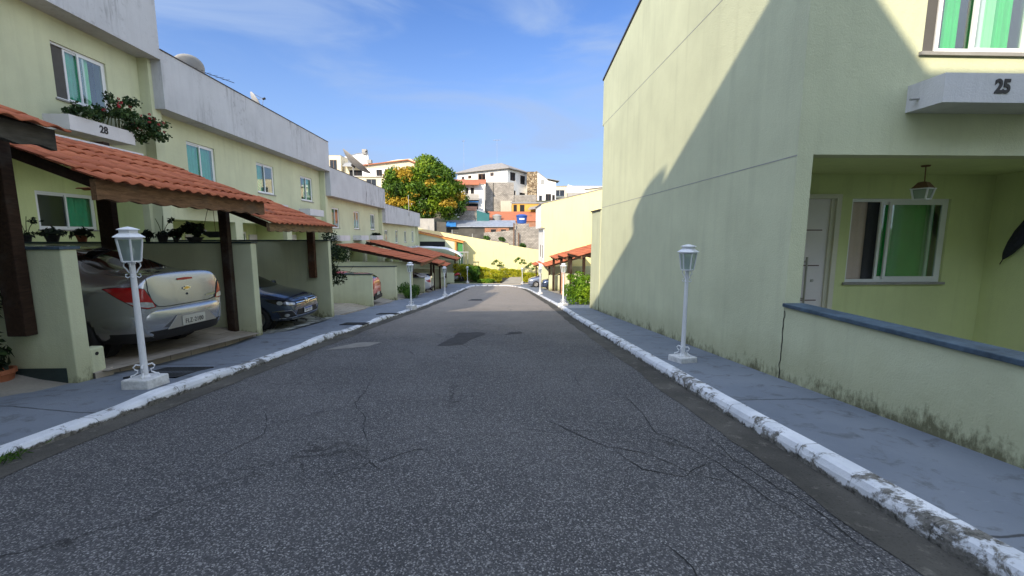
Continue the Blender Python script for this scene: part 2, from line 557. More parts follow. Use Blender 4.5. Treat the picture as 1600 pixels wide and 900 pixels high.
MAT['wood_dark'] = wood('dark_stained_timber', (0.035, 0.019, 0.012))
MAT['wood_mid'] = wood('weathered_brown_timber', (0.19, 0.105, 0.055))
MAT['wood_light'] = wood('pale_weathered_timber', (0.27, 0.185, 0.10))
MAT['wood_grey'] = wood('greyed_beam_timber', (0.065, 0.058, 0.048))


def tiles(name, a, b, c_):
    t = NT(name)
    ti = t.attr('tint')
    n = t.noise(5, 5, 0.65)
    c = t.mix(t.ramp(ti, 0, 1), a, b)
    c = t.mix(t.ramp(n, 0.52, 0.72, 0, 0.55), c, c_)
    c = t.mix(t.ramp(t.noise(34, 4, 0.7), 0.58, 0.76, 0, 0.55), c, (0.07, 0.04, 0.03))
    c = t.mix(t.math('MULTIPLY', t.ramp(t.noise(0.9, 4), 0.60, 0.70, 0, 0.75), t.ramp(t.noise(14, 4), 0.4, 0.6)), c, (0.10, 0.085, 0.072))
    t.bump(t.noise(50, 3), 0.3, 0.006)
    return t.fin(c, 0.78, spec=0.25)


MAT['tile'] = tiles('terracotta_roof_tile', (0.37, 0.105, 0.050), (0.49, 0.155, 0.072), (0.25, 0.080, 0.046))


def paving_tiles():
    t = NT('beige_driveway_tiles')
    b = t.n.new('ShaderNodeTexBrick')
    b.offset = 0.5
    b.inputs['Scale'].default_value = 1.0
    b.inputs['Mortar Size'].default_value = 0.006
    b.inputs['Brick Width'].default_value = 0.45
    b.inputs['Row Height'].default_value = 0.45
    b.inputs['Color1'].default_value = (0.40, 0.35, 0.29, 1)
    b.inputs['Color2'].default_value = (0.31, 0.265, 0.215, 1)
    b.inputs['Mortar'].default_value = (0.06, 0.055, 0.05, 1)
    t.l.new(t.geo, b.inputs['Vector'])
    c = t.mix(t.ramp(t.noise(3, 5), 0.4, 0.7, 0, 0.5), b.outputs['Color'], (0.20, 0.175, 0.145))
    return t.fin(c, 0.55, spec=0.4)


MAT['paving_tiles'] = paving_tiles()


def cobble():
    t = NT('irregular_slate_paving')
    e = t.voro(3.4, 'DISTANCE_TO_EDGE', vec=t.scaled(t.geo, (1, 1, 0.0)))
    cc = t.voro(3.4, out='Color', vec=t.scaled(t.geo, (1, 1, 0.0)))
    x = t.xyz(cc)
    c = t.mix(x[0], (0.16, 0.17, 0.16), (0.42, 0.44, 0.40))
    c = t.mix(t.ramp(t.noise(9, 5), 0.4, 0.7, 0, 0.5), c, (0.10, 0.10, 0.09))
    c = t.mix(t.ramp(e, 0.05, 0.035), c, (0.028, 0.026, 0.024))
    t.bump(t.ramp(e, 0.02, 0.08), 0.6, 0.02)
    return t.fin(c, 0.8)


MAT['cobble'] = cobble()


def blockwork(name, a, b, mortar, w=0.4, h=0.2):
    t = NT(name)
    xyz = t.xyz()
    v = t.comb(t.math('ADD', xyz[0], xyz[1]), xyz[2], 0.0)
    k = t.n.new('ShaderNodeTexBrick')
    k.inputs['Scale'].default_value = 1.0
    k.inputs['Mortar Size'].default_value = 0.018
    k.inputs['Brick Width'].default_value = w
    k.inputs['Row Height'].default_value = h
    k.inputs['Color1'].default_value = (*a, 1)
    k.inputs['Color2'].default_value = (*b, 1)
    k.inputs['Mortar'].default_value = (*mortar, 1)
    t.l.new(v, k.inputs['Vector'])
    c = t.mix(t.ramp(t.noise(0.8, 6, 0.7), 0.4, 0.68, 0, 0.6), k.outputs['Color'], (0.12, 0.11, 0.10))
    c = t.mix(t.ramp(t.noise(14, 5, 0.7), 0.55, 0.72, 0, 0.6), c, mul(a, 0.55))
    t.bump(t.noise(24, 4), 0.6, 0.02)
    return t.fin(c, 0.95, spec=0.1)


MAT['block'] = blockwork('grey_concrete_blockwork', (0.47, 0.43, 0.38), (0.33, 0.30, 0.265), (0.15, 0.14, 0.125))
MAT['brick'] = blockwork('orange_hollow_brick', (0.52, 0.20, 0.09), (0.42, 0.16, 0.075), (0.33, 0.28, 0.23), 0.3, 0.2)


def stone_clad():
    t = NT('mottled_stone_cladding')
    cc = t.voro(2.4, out='Color')
    x = t.xyz(cc)
    e = t.voro(2.4, 'DISTANCE_TO_EDGE')
    c = t.mix(x[0], (0.20, 0.13, 0.07), (0.52, 0.42, 0.28))
    c = t.mix(t.ramp(e, 0.10, 0.03), c, (0.04, 0.03, 0.022))
    return t.fin(c, 0.9)


MAT['stone'] = stone_clad()


def ground_mat():
    t = NT('bare_earth_and_grass')
    a = t.noise(0.35, 6, 0.65)
    c = t.mix(t.ramp(a, 0.4, 0.6), (0.10, 0.085, 0.06), (0.05, 0.075, 0.025))
    c = t.mix(t.ramp(t.noise(8, 5), 0.45, 0.7, 0, 0.6), c, (0.15, 0.13, 0.10))
    return t.fin(c, 0.95, spec=0.1)


MAT['ground'] = ground_mat()
MAT['path'] = M('worn_garden_path', (0.36, 0.32, 0.26), 0.9, 0.25, 3, 30)
MAT['concrete_floor'] = M('bare_concrete_floor', (0.27, 0.25, 0.22), 0.85, 0.2, 2.5, 40)

# ------------------------------------------------------------------ object helpers
def root(name, label, cat, loc, group=None):
    o = bpy.data.objects.new(name, None)
    COL.objects.link(o)
    o.location = loc
    o.empty_display_size = 0.2
    tag(o, label, cat, group)
    return o


def tag(o, label, cat=None, group=None):
    if label:
        o["label"] = label
    if cat:
        o["category"] = cat
    if group:
        o["group"] = group
    return o


def wloc(o):
    v = Vector((0, 0, 0))
    while o is not None:
        v = v + o.location
        o = o.parent
    return v


def link_mesh(name, me, mat, parent=None, kind=None):
    o = bpy.data.objects.new(name, me)
    COL.objects.link(o)
    if mat is not None:
        for m in (mat if isinstance(mat, (list, tuple)) else [mat]):
            me.materials.append(MAT[m] if isinstance(m, str) else m)
    if parent is not None:
        o.parent = parent
    if kind:
        o["kind"] = kind
    return o


def copy_tree(o, parent=None):
    c = o.copy()
    COL.objects.link(c)
    c.parent = parent
    for ch in o.children:
        copy_tree(ch, c)
    return c


class MB:
    """collects shapes in world coordinates and links them as ONE mesh object"""
    def __init__(self):
        self.bm = bmesh.new()
        self.mi = 0

    def face(self, vs):
        try:
            f = self.bm.faces.new(vs)
            f.material_index = self.mi
            return f
        except ValueError:
            return None

    def v(self, p):
        return self.bm.verts.new(p)

    def quad(self, *ps):
        return self.face([self.v(p) for p in ps])

    def hexa(self, p):
        """8 corners: bottom loop 0-3, top loop 4-7"""
        v = [self.v(q) for q in p]
        for f in ((3, 2, 1, 0), (4, 5, 6, 7), (0, 1, 5, 4), (1, 2, 6, 5), (2, 3, 7, 6), (3, 0, 4, 7)):
            self.face([v[i] for i in f])
        return self

    def box(self, x0, x1, y0, y1, z0, z1):
        x0, x1 = min(x0, x1), max(x0, x1)
        y0, y1 = min(y0, y1), max(y0, y1)
        return self.hexa([(x0, y0, z0), (x1, y0, z0), (x1, y1, z0), (x0, y1, z0),
                          (x0, y0, z1), (x1, y0, z1), (x1, y1, z1), (x0, y1, z1)])

    def prism(self, poly, axis, a, b):
        """polygon in the two other axes, extruded along axis 'x','y','z'"""
        def P(u, w, t):
            return {'x': (t, u, w), 'y': (u, t, w), 'z': (u, w, t)}[axis]
        A = [self.v(P(u, w, a)) for u, w in poly]
        B = [self.v(P(u, w, b)) for u, w in poly]
        n = len(poly)
        self.face(A[::-1])
        self.face(B)
        for i in range(n):
            self.face([A[i], A[(i + 1) % n], B[(i + 1) % n], B[i]])
        return self

    def tube(self, pts, r, seg=8, cap=True):
        pts = [Vector(p) for p in pts]
        rs = r if isinstance(r, (list, tuple)) else [r] * len(pts)
        rings = []
        up = None
        for i, p in enumerate(pts):
            d = (pts[min(i + 1, len(pts) - 1)] - pts[max(i - 1, 0)]).normalized()
            if up is None:
                up = Vector((0, 0, 1)) if abs(d.z) < 0.9 else Vector((1, 0, 0))
            a = d.cross(up)
            if a.length < 1e-5:
                a = d.cross(Vector((0.3, 1, 0.2)))
            a.normalize()
            b = d.cross(a).normalized()
            up = b.cross(d) * 1.0 if False else up
            rings.append([self.v(p + (a * math.cos(2 * PI * k / seg) + b * math.sin(2 * PI * k / seg)) * rs[i]) for k in range(seg)])
        for i in range(len(rings) - 1):
            for k in range(seg):
                self.face([rings[i][k], rings[i][(k + 1) % seg], rings[i + 1][(k + 1) % seg], rings[i + 1][k]])
        if cap:
            self.face(rings[0][::-1])
            self.face(rings[-1])
        return self

    def lathe(self, prof, c, seg=16, axis='z', cap=True, phase=0.0):
        """prof: list of (r, h) along axis from centre c"""
        rings = []
        for r_, h in prof:
            ring = []
            for k in range(seg):
                t = 2 * PI * k / seg + phase
                u, w = r_ * math.cos(t), r_ * math.sin(t)
                d = {'z': (u, w, h), 'y': (u, h, w), 'x': (h, u, w)}[axis]
                ring.append(self.v((c[0] + d[0], c[1] + d[1], c[2] + d[2])))
            rings.append(ring)
        for i in range(len(rings) - 1):
            for k in range(seg):
                self.face([rings[i][k], rings[i][(k + 1) % seg], rings[i + 1][(k + 1) % seg], rings[i + 1][k]])
        if cap:
            self.face(rings[0][::-1])
            self.face(rings[-1])
        return self

    def wall_x(self, x0, x1, ys, zs, holes):
        """wall slab between x0 and x1 over ys=(y0,y1), zs=(z0,z1) with rectangular holes (y0,y1,z0,z1)"""
        return self._wall('x', x0, x1, ys, zs, holes)

    def wall_y(self, y0, y1, xs, zs, holes):
        return self._wall('y', y0, y1, xs, zs, holes)

    def _wall(self, ax, a, b, us, zs, holes):
        U = sorted(set([us[0], us[1]] + [h[i] for h in holes for i in (0, 1) if us[0] < h[i] < us[1]]))
        Z = sorted(set([zs[0], zs[1]] + [h[i] for h in holes for i in (2, 3) if zs[0] < h[i] < zs[1]]))
        def filled(i, j):
            if i < 0 or j < 0 or i >= len(U) - 1 or j >= len(Z) - 1:
                return False
            u, z = (U[i] + U[i + 1]) / 2, (Z[j] + Z[j + 1]) / 2
            return not any(h[0] < u < h[1] and h[2] < z < h[3] for h in holes)
        P = (lambda t, u, z: (t, u, z)) if ax == 'x' else (lambda t, u, z: (u, t, z))
        for i in range(len(U) - 1):
            for j in range(len(Z) - 1):
                if not filled(i, j):
                    continue
                u0, u1, z0, z1 = U[i], U[i + 1], Z[j], Z[j + 1]
                self.quad(P(a, u0, z0), P(a, u1, z0), P(a, u1, z1), P(a, u0, z1))
                self.quad(P(b, u0, z0), P(b, u0, z1), P(b, u1, z1), P(b, u1, z0))
                for (di, dj, e) in ((-1, 0, ((u0, z0), (u0, z1))), (1, 0, ((u1, z0), (u1, z1))), (0, -1, ((u0, z0), (u1, z0))), (0, 1, ((u0, z1), (u1, z1)))):
                    if not filled(i + di, j + dj):
                        (p, q), (r_, s_) = e
                        self.quad(P(a, p, q), P(a, r_, s_), P(b, r_, s_), P(b, p, q))
        return self

    def build(self, name, mat, parent=None, kind=None, smooth=False, bevel=0.0, merge=1e-4):
        bm = self.bm
        if merge:
            bmesh.ops.remove_doubles(bm, verts=bm.verts, dist=merge)
        bmesh.ops.recalc_face_normals(bm, faces=bm.faces)
        if parent is not None:
            bmesh.ops.translate(bm, verts=bm.verts, vec=-wloc(parent))
        me = bpy.data.meshes.new(name)
        bm.to_mesh(me)
        bm.free()
        if smooth:
            for p in me.polygons:
                p.use_smooth = True
        o = link_mesh(name, me, mat, parent, kind)
        if bevel:
            bv = o.modifiers.new("bevel", 'BEVEL')
            bv.width = bevel
            bv.segments = 2
            bv.limit_method = 'ANGLE'
            bv.angle_limit = R(40)
        return o


def arrays_to_mesh(name, verts, faces_n, loops, mat, parent=None, tint=None, kind=None, off=None):
    """verts (N,3); faces_n: verts per face; loops flat index array"""
    me = bpy.data.meshes.new(name)
    V = np.asarray(verts, dtype=np.float32)
    if parent is not None:
        V = V - np.array(wloc(parent), dtype=np.float32)
    me.vertices.add(len(V))
    me.vertices.foreach_set('co', V.ravel())
    nl = len(loops)
    nf = nl // faces_n
    me.loops.add(nl)
    me.loops.foreach_set('vertex_index', np.asarray(loops, dtype=np.int32))
    me.polygons.add(nf)
    me.polygons.foreach_set('loop_start', np.arange(nf, dtype=np.int32) * faces_n)
    me.polygons.foreach_set('loop_total', np.full(nf, faces_n, dtype=np.int32))
    me.update(calc_edges=True)
    if tint is not None:
        a = me.attributes.new('tint', 'FLOAT', 'POINT')
        a.data.foreach_set('value', np.asarray(tint, dtype=np.float32))
    me.validate()
    return link_mesh(name, me, mat, parent, kind)


def leaves(name, pos, nrm, size, tint, mat, parent=None, aspect=0.45, jitter=0.7, kind=None):
    """one folded leaf blade (two triangles sharing a midrib -> quad) per position"""
    pos = np.asarray(pos, dtype=float)
    n = len(pos)
    nv = np.asarray(nrm, dtype=float) + RNG.normal(0, jitter, (n, 3))
    nv /= np.linalg.norm(nv, axis=1, keepdims=True) + 1e-9
    rv = RNG.normal(0, 1, (n, 3))
    t = np.cross(nv, rv)
    t /= np.linalg.norm(t, axis=1, keepdims=True) + 1e-9
    b = np.cross(nv, t)
    sz = (np.asarray(size) * RNG.uniform(0.7, 1.3, n))[:, None]
    p0 = pos - t * sz * 0.5
    p2 = pos + t * sz * 0.5 - nv * sz * 0.12
    p1 = pos + b * sz * aspect * 0.5 + nv * sz * 0.10
    p3 = pos - b * sz * aspect * 0.5 + nv * sz * 0.10
    V = np.stack([p0, p1, p2, p3], axis=1).reshape(-1, 3)
    L = np.arange(4 * n)
    T = np.repeat(np.asarray(tint, dtype=float), 4)
    return arrays_to_mesh(name, V, 4, L, mat, parent, T, kind)


def text_mesh(txt, size, depth=0.006, bold=0.0, spacing=1.0):
    """returns verts/faces of an extruded text in its own XY plane, centred"""
    cu = bpy.data.curves.new("text", 'FONT')
    cu.body = txt
    cu.size = size
    cu.extrude = depth
    cu.offset = bold
    cu.align_x = 'CENTER'
    cu.align_y = 'CENTER'
    cu.space_character = spacing
    cu.resolution_u = 4
    ob = bpy.data.objects.new("text", cu)
    COL.objects.link(ob)
    dg = bpy.context.evaluated_depsgraph_get()
    me = bpy.data.meshes.new_from_object(ob.evaluated_get(dg))
    bpy.data.objects.remove(ob)
    bpy.data.curves.remove(cu)
    return me


def put_text(name, txt, size, origin, right, up, mat, parent, bold=0.0, depth=0.004, squash=1.0, spacing=1.0):
    me = text_mesh(txt, size, depth, bold, spacing)
    r_, u_ = Vector(right).normalized(), Vector(up).normalized()
    n_ = r_.cross(u_)
    o_ = Vector(origin) - wloc(parent)
    for v in me.vertices:
        c = v.co.copy()
        v.co = o_ + r_ * c.x * squash + u_ * c.y + n_ * c.z
    me.name = name
    return link_mesh(name, me, mat, parent)


# ------------------------------------------------------------------ the ground
def smooth(a, b, x):
    t = min(1, max(0, (x - a) / (b - a)))
    return t * t * (3 - 2 * t)


def zr(y):
    """height of the street"""
    if y < -3:
        return 0.28 + 0.12 * smooth(-3, -7, y)
    if y > 41:
        return -S * 41 - 0.12 * smooth(41, 46, y)
    return -S * y


END_Z = zr(60)
HILL = [(-400, 0.3), (-7, 0.3), (-3, 0.1), (41, -4.1), (59.0, -4.25), (60.2, -1.2), (64, 0.5), (70, 2.6), (78, 6.0), (86, 8.5), (96, 10.2), (115, 11.5), (400, 12), (5000, 12)]


def zg(y):
    for (a, za), (b, zb) in zip(HILL, HILL[1:]):
        if a <= y <= b:
            return za + (zb - za) * (y - a) / (b - a) - (0.12 if y < 58 else 0)
    return HILL[-1][1]


def lx(y):
    """front edge of the kerb on the houses' side of the street"""
    pts = [(-40, -4.0), (4, -3.97), (11, -3.80), (18, -3.42), (26, -3.28), (38, -3.28), (41.5, -3.15), (43.2, -2.75), (44.2, -1.9)]
    for (a, xa), (b, xb) in zip(pts, pts[1:]):
        if a <= y <= b:
            return xa + (xb - xa) * (y - a) / (b - a)
    return pts[-1][1]


def rx(y):
    pts = [(-40, 2.36), (4, 2.38), (13, 2.48), (19, 2.66), (34, 2.72), (39, 2.66), (41.5, 2.3), (43.0, 1.6), (44.2, 0.6)]
    for (a, xa), (b, xb) in zip(pts, pts[1:]):
        if a <= y <= b:
            return xa + (xb - xa) * (y - a) / (b - a)
    return pts[-1][1]


def frange(a, b, n):
    return [a + (b - a) * i / n for i in range(n + 1)]


def ribbon(name, ys, xa, xb, z, mat, kind='structure', nx=1, dz=None):
    mb = MB()
    rows = []
    for y in ys:
        a, b = xa(y), xb(y)
        rows.append([mb.v((a + (b - a) * i / nx, y, z(y, a + (b - a) * i / nx))) for i in range(nx + 1)])
    for r0, r1 in zip(rows, rows[1:]):
        for i in range(nx):
            mb.face([r0[i], r0[i + 1], r1[i + 1], r1[i]])
    return mb.build(name, mat, kind=kind, smooth=True)


YS = sorted(set(frange(-60, -8, 6) + frange(-8, 40, 60) + frange(40, 44.2, 20)))
# one sheet of earth out to the horizon, rising to the hillside beyond the street
mb = MB()
gx = [-5000, -600, -120, -60, -30, -14, 14, 30, 60, 120, 600, 5000]
gy = [-5000, -600, -120, -40, -7, -3] + frange(0, 40, 10) + [41, 46, 52, 58.9, 60.2, 64, 70, 78, 86, 96, 115, 200, 400, 1500, 5000]
rows = [[mb.v((x, y, zg(y))) for x in gx] for y in gy]
for r0, r1 in zip(rows, rows[1:]):
    for i in range(len(gx) - 1):
        mb.face([r0[i], r0[i + 1], r1[i + 1], r1[i]])
mb.build('ground', 'ground', kind='structure')

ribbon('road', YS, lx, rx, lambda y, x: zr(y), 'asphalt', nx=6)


def wob(y, k):
    return 0.055 * mnoise.noise(Vector((y * 0.9, k, 0.3))) + 0.03 * mnoise.noise(Vector((y * 3.7, k, 2.3)))


GY = frange(-8, 41, 220)
ribbon('gutter', GY, lambda y: lx(y) - 0.01, lambda y: lx(y) + 0.29 + wob(y, 1), lambda y, x: zr(y) + 0.005, 'gutter')
ribbon('gutter', GY, lambda y: rx(y) - 0.31 - wob(y, 5), lambda y: rx(y) + 0.01, lambda y, x: zr(y) + 0.005, 'gutter')

# driveways dip the kerb a little: bays between the carport walls
BAYS = [(1.2, 5.2), (5.4, 9.15), (9.35, 13.2), (13.4, 17.4), (17.6, 21.5), (21.7, 25.5), (25.7, 29.8), (30, 33.9), (34.1, 38.4)]


def dip(y):
    return max(smooth(a + 0.3, a + 1.0, y) * smooth(b - 0.3, b - 1.0, y) for a, b in BAYS)


def kz(y):
    return 0.125 - 0.045 * dip(y)


def kerb_strip(name, edge, sgn, top, ys, width=0.17):
    """kerb with a rounded front edge and small chips"""
    mb = MB()
    prev = None
    for y in ys:
        e = edge(y)
        h = top(y) + 0.006 * mnoise.noise(Vector((y * 2.2, sgn, 0)))
        c = 0.012 * mnoise.noise(Vector((y * 5.1, sgn * 3, 1.5)))
        sec = [(0.0 + c * 0.3, -0.05), (0.008 + c, h * 0.55), (0.028 + c, h * 0.88), (0.06, h), (width, h + 0.004), (width, -0.05)]
        ring = [mb.v((e + sgn * a, y, zr(y) + b)) for a, b in sec]
        if prev:
            for i in range(len(sec) - 1):
                mb.face([prev[i], prev[i + 1], ring[i + 1], ring[i]])
        else:
            mb.face(ring)
        prev = ring
    mb.face(prev)
    return mb.build(name, 'kerb', kind='structure', smooth=False)


KY = frange(-8, 40.5, 330) + frange(40.7, 43.9, 24)
kerb_strip('kerb', lx, -1, kz, KY)
kerb_strip('kerb', rx, 1, lambda y: 0.13 - 0.04 * smooth(17, 18.5, y), KY, 0.16)
# kerb closing the end of the street
mb = MB()
mb.box(lx(43.9) - 0.02, rx(43.9) + 0.02, 43.9, 44.08, END_Z - 0.1, END_Z + 0.13)
mb.build('kerb', 'kerb', kind='structure', bevel=0.02)

WL = -5.40          # street face of the carport walls
WR = 3.64           # street face of the corner house
SY = frange(-8, 41.2, 150)


def swz(y, x):
    """pavement on the houses' side: ramps up from the kerb towards the bays"""
    t = (lx(y) - 0.17 - x) / (lx(y) - 0.17 - WL)
    ramp_ = 0.0
    wedge = 0.09 * smooth(4.9, 4.2, y) * smooth(0.0, 0.8, t)
    return zr(y) + kz(y) - 0.002 + ramp_ + wedge


ribbon('pavement', SY, lambda y: WL - 0.12, lambda y: lx(y) - 0.165, swz, 'sidewalk', nx=10)
ribbon('pavement', frange(-8, 16.0, 60), lambda y: rx(y) + 0.155, lambda y: WR + 0.05, lambda y, x: zr(y) + 0.126, 'sidewalk', nx=2)
ribbon('pavement', frange(16.0, 43, 60), lambda y: rx(y) + 0.155, lambda y: 4.15, lambda y, x: zr(y) + 0.126 - 0.04 * smooth(17, 18.5, y), 'sidewalk', nx=2)
# flat paved edge round the end of the street
mb = MB()
mb.prism([(-5.6, 41.2), (lx(41.2) - 0.16, 41.2), (lx(42.3) - 0.15, 42.3), (lx(43.2) - 0.12, 43.2), (-2.2, 44.07), (1.2, 44.07), (rx(43.0) + 0.15, 43.0), (rx(41.9) + 0.16, 41.9), (rx(41.0) + 0.17, 41.0), (5.2, 41.0), (5.2, 45.4), (-5.6, 45.4)], 'z', END_Z - 0.2, END_Z + 0.10)
mb.build('pavement', 'sidewalk', kind='structure')


def bay_z(y, x, y0, y1, off):
    """bay floor: follows the street at its front edge, nearly level further in"""
    k = smooth(WL, WL - 0.9, x)
    ym = (y0 + y1) / 2
    return (zr(y) + off) * (1 - k) + (zr(ym) + off - 0.15 * S * (y - ym)) * k


def floor_slab(name, y0, y1, mat, x0=-10.7, x1=WL - 0.02, off=0.12):
    mb = MB()
    rows = []
    for y in frange(y0, y1, 6):
        rows.append([mb.v((x, y, bay_z(y, x, y0, y1, off))) for x in frange(x0, x1, 16)])
    for r0, r1 in zip(rows, rows[1:]):
        for i in range(16):
            mb.face([r0[i], r0[i + 1], r1[i + 1], r1[i]])
    # front riser
    for r0, r1 in zip(rows, rows[1:]):
        a, b = r0[-1].co.copy(), r1[-1].co.copy()
        mb.quad(a, b, b - Vector((0, 0, 0.3)), a - Vector((0, 0, 0.3)))
    return mb.build(name, mat, kind='structure')


floor_slab('driveway', 1.2, 5.3, 'concrete_floor')
floor_slab('driveway', 5.3, 9.24, 'paving_tiles', off=0.20)
floor_slab('driveway', 9.24, 13.3, 'cobble', off=0.06)
floor_slab('driveway', 13.3, 17.5, 'paving_tiles')
floor_slab('driveway', 17.5, 21.6, 'concrete_floor')
floor_slab('driveway', 21.6, 25.6, 'concrete_floor')
floor_slab('driveway', 25.6, 34.0, 'concrete_floor')
floor_slab('driveway', 34.0, 44.0, 'concrete_floor')
# pale stone border strip of the cobbled and tiled bays
for y0, y1, m in ((5.5, 9.05, 'paving_tiles'), (9.45, 13.1, 'cobble')):
    ribbon('driveway_edge', frange(y0, y1, 6), lambda y: WL - 0.10, lambda y: WL + 0.16, lambda y, x: max(swz(y, x), zr(y) + (0.20 if y < 9.24 else 0.10)) + 0.012, m)


# irregular repairs lying on the asphalt
def patch(name, pts, mat, lift):
    mb = MB()
    c = Vector((sum(p[0] for p in pts) / len(pts), sum(p[1] for p in pts) / len(pts), 0))
    out = []
    n = len(pts)
    for i in range(n):
        for k in range(6):
            t = k / 6
            p = Vector((*pts[i], 0)).lerp(Vector((*pts[(i + 1) % n], 0)), t)
            d = (p - c).normalized()
            p += d * 0.10 * mnoise.noise(Vector((p.x * 3.1, p.y * 3.1, 0)))
            out.append(mb.v((p.x, p.y, zr(p.y) + lift)))
    mb.face(out)
    return mb.build(name, mat, kind='structure', merge=0)


patch('asphalt_repair', [(-1.30, 8.35), (-0.78, 8.40), (-0.62, 9.2), (-0.30, 9.95), (-0.55, 10.3), (-1.0, 10.2), (-1.12, 9.3)], 'asphalt_patch', 0.005)
patch('asphalt_repair', [(0.10, 9.75), (0.55, 10.0), (0.56, 10.35), (0.34, 10.3)], 'asphalt_patch', 0.005)
patch('asphalt_repair', [(-1.75, 22.8), (-0.9, 22.7), (-1.0, 24.1), (-1.6, 24.0)], 'asphalt_patch', 0.005)
patch('cement_repair', [(-3.42, 8.0), (-2.95, 8.15), (-2.62, 8.55), (-2.60, 8.85), (-2.95, 8.85), (-3.25, 8.5)], 'cement_patch', 0.006)


# long cracks in the asphalt, cut as thin dark sheets
def crack(pts, w=0.007):
    mb = MB()
    P = []
    for a, b in zip(pts, pts[1:]):
        n = max(2, int(math.dist(a, b) / 0.06))
        for k in range(n):
            t = k / n
            P.append((a[0] + (b[0] - a[0]) * t, a[1] + (b[1] - a[1]) * t))
    P.append(pts[-1])
    prev = None
    m = len(P)
    for i, (x, y) in enumerate(P):
        q = P[min(i + 1, m - 1)] if i < m - 1 else (2 * x - P[i - 1][0], 2 * y - P[i - 1][1])
        d = Vector((q[0] - x, q[1] - y, 0)).normalized()
        nrm = Vector((-d.y, d.x, 0))
        o = nrm * 0.05 * mnoise.noise(Vector((x * 2.3, y * 2.3, 4))) + nrm * 0.02 * mnoise.noise(Vector((x * 11, y * 11, 4)))
        ww = w * (0.35 + 1.1 * abs(mnoise.noise(Vector((x * 5, y * 5, 9))))) * min(1, 0.25 + 3 * min(i, m - 1 - i) / m)
        c = Vector((x, y, 0)) + o
        L_, R_ = c + nrm * ww, c - nrm * ww
        pr = (mb.v((L_.x, L_.y, zr(L_.y) + 0.004)), mb.v((R_.x, R_.y, zr(R_.y) + 0.004)))
        if prev:
            mb.face([prev[0], prev[1], pr[1], pr[0]])
        prev = pr
    return mb.build('road_crack', 'black', kind='structure', merge=0)


for pts in ([(-1.75, 6.6), (-1.85, 5.9), (-1.72, 5.2), (-1.66, 4.6), (-1.42, 4.15), (-1.15, 3.35), (-1.02, 3.1)],
            [(-0.35, 7.0), (-0.45, 7.6), (-0.75, 8.4), (-0.95, 9.3)],
            [(0.35, 4.2), (0.62, 3.7), (0.95, 3.3), (1.25, 3.1), (1.55, 2.75), (1.85, 2.5)],
            [(-1.75, 6.6), (-1.2, 6.75), (-0.6, 6.9), (-0.35, 7.0)],
            [(1.45, 5.0), (1.55, 4.2), (1.48, 3.6), (1.72, 3.0), (1.78, 2.4), (1.95, 1.9)],
            [(1.15, 5.9), (1.05, 5.3), (1.12, 4.9)],
            [(1.72, 3.0), (1.35, 2.75), (1.1, 2.9), (0.95, 3.3)],
            [(1.95, 3.6), (1.85, 3.0), (2.0, 2.4), (1.95, 1.7)],
            [(0.9, 1.55), (0.98, 1.85), (0.9, 2.05)],
            [(-2.3, 3.9), (-1.9, 4.3), (-1.75, 4.35)],
            [(-2.6, 4.4), (-2.2, 3.7), (-2.3, 3.2)],
            [(-0.95, 3.1), (-0.7, 3.3), (-0.55, 3.28)],
            [(-1.3, 2.75), (-1.02, 3.1), (-0.9, 2.95), (-0.7, 2.98)]):
    crack(pts)

# ------------------------------------------------------------------ windows and doors on a wall plane
class Plane:
    """a vertical wall face: axis 'x' (u runs along y) or 'y' (u runs along x); out = +1/-1 outward direction"""
    def __init__(self, axis, c, out):
        self.axis, self.c, self.out = axis, c, out

    def box(self, mb, u0, u1, d0, d1, z0, z1):
        a, b = self.c + self.out * d0, self.c + self.out * d1
        if self.axis == 'x':
            mb.box(a, b, u0, u1, z0, z1)
        else:
            mb.box(u0, u1, a, b, z0, z1)

    def pt(self, u, d, z):
        a = self.c + self.out * d
        return (a, u, z) if self.axis == 'x' else (u, a, z)


def curtain(mb, pl, u0, u1, d, z0, z1, waves=7, amp=0.025):
    n = waves * 8
    prev = None
    for i in range(n + 1):
        u = u0 + (u1 - u0) * i / n
        dd = d + amp * math.sin(i / 8 * 2 * PI) + amp * 0.6 * math.sin(i * 0.37 + u0)
        p = (mb.v(pl.pt(u, dd, z0)), mb.v(pl.pt(u, dd, z1)))
        if prev:
            mb.face([prev[0], p[0], p[1], prev[1]])
        prev = p


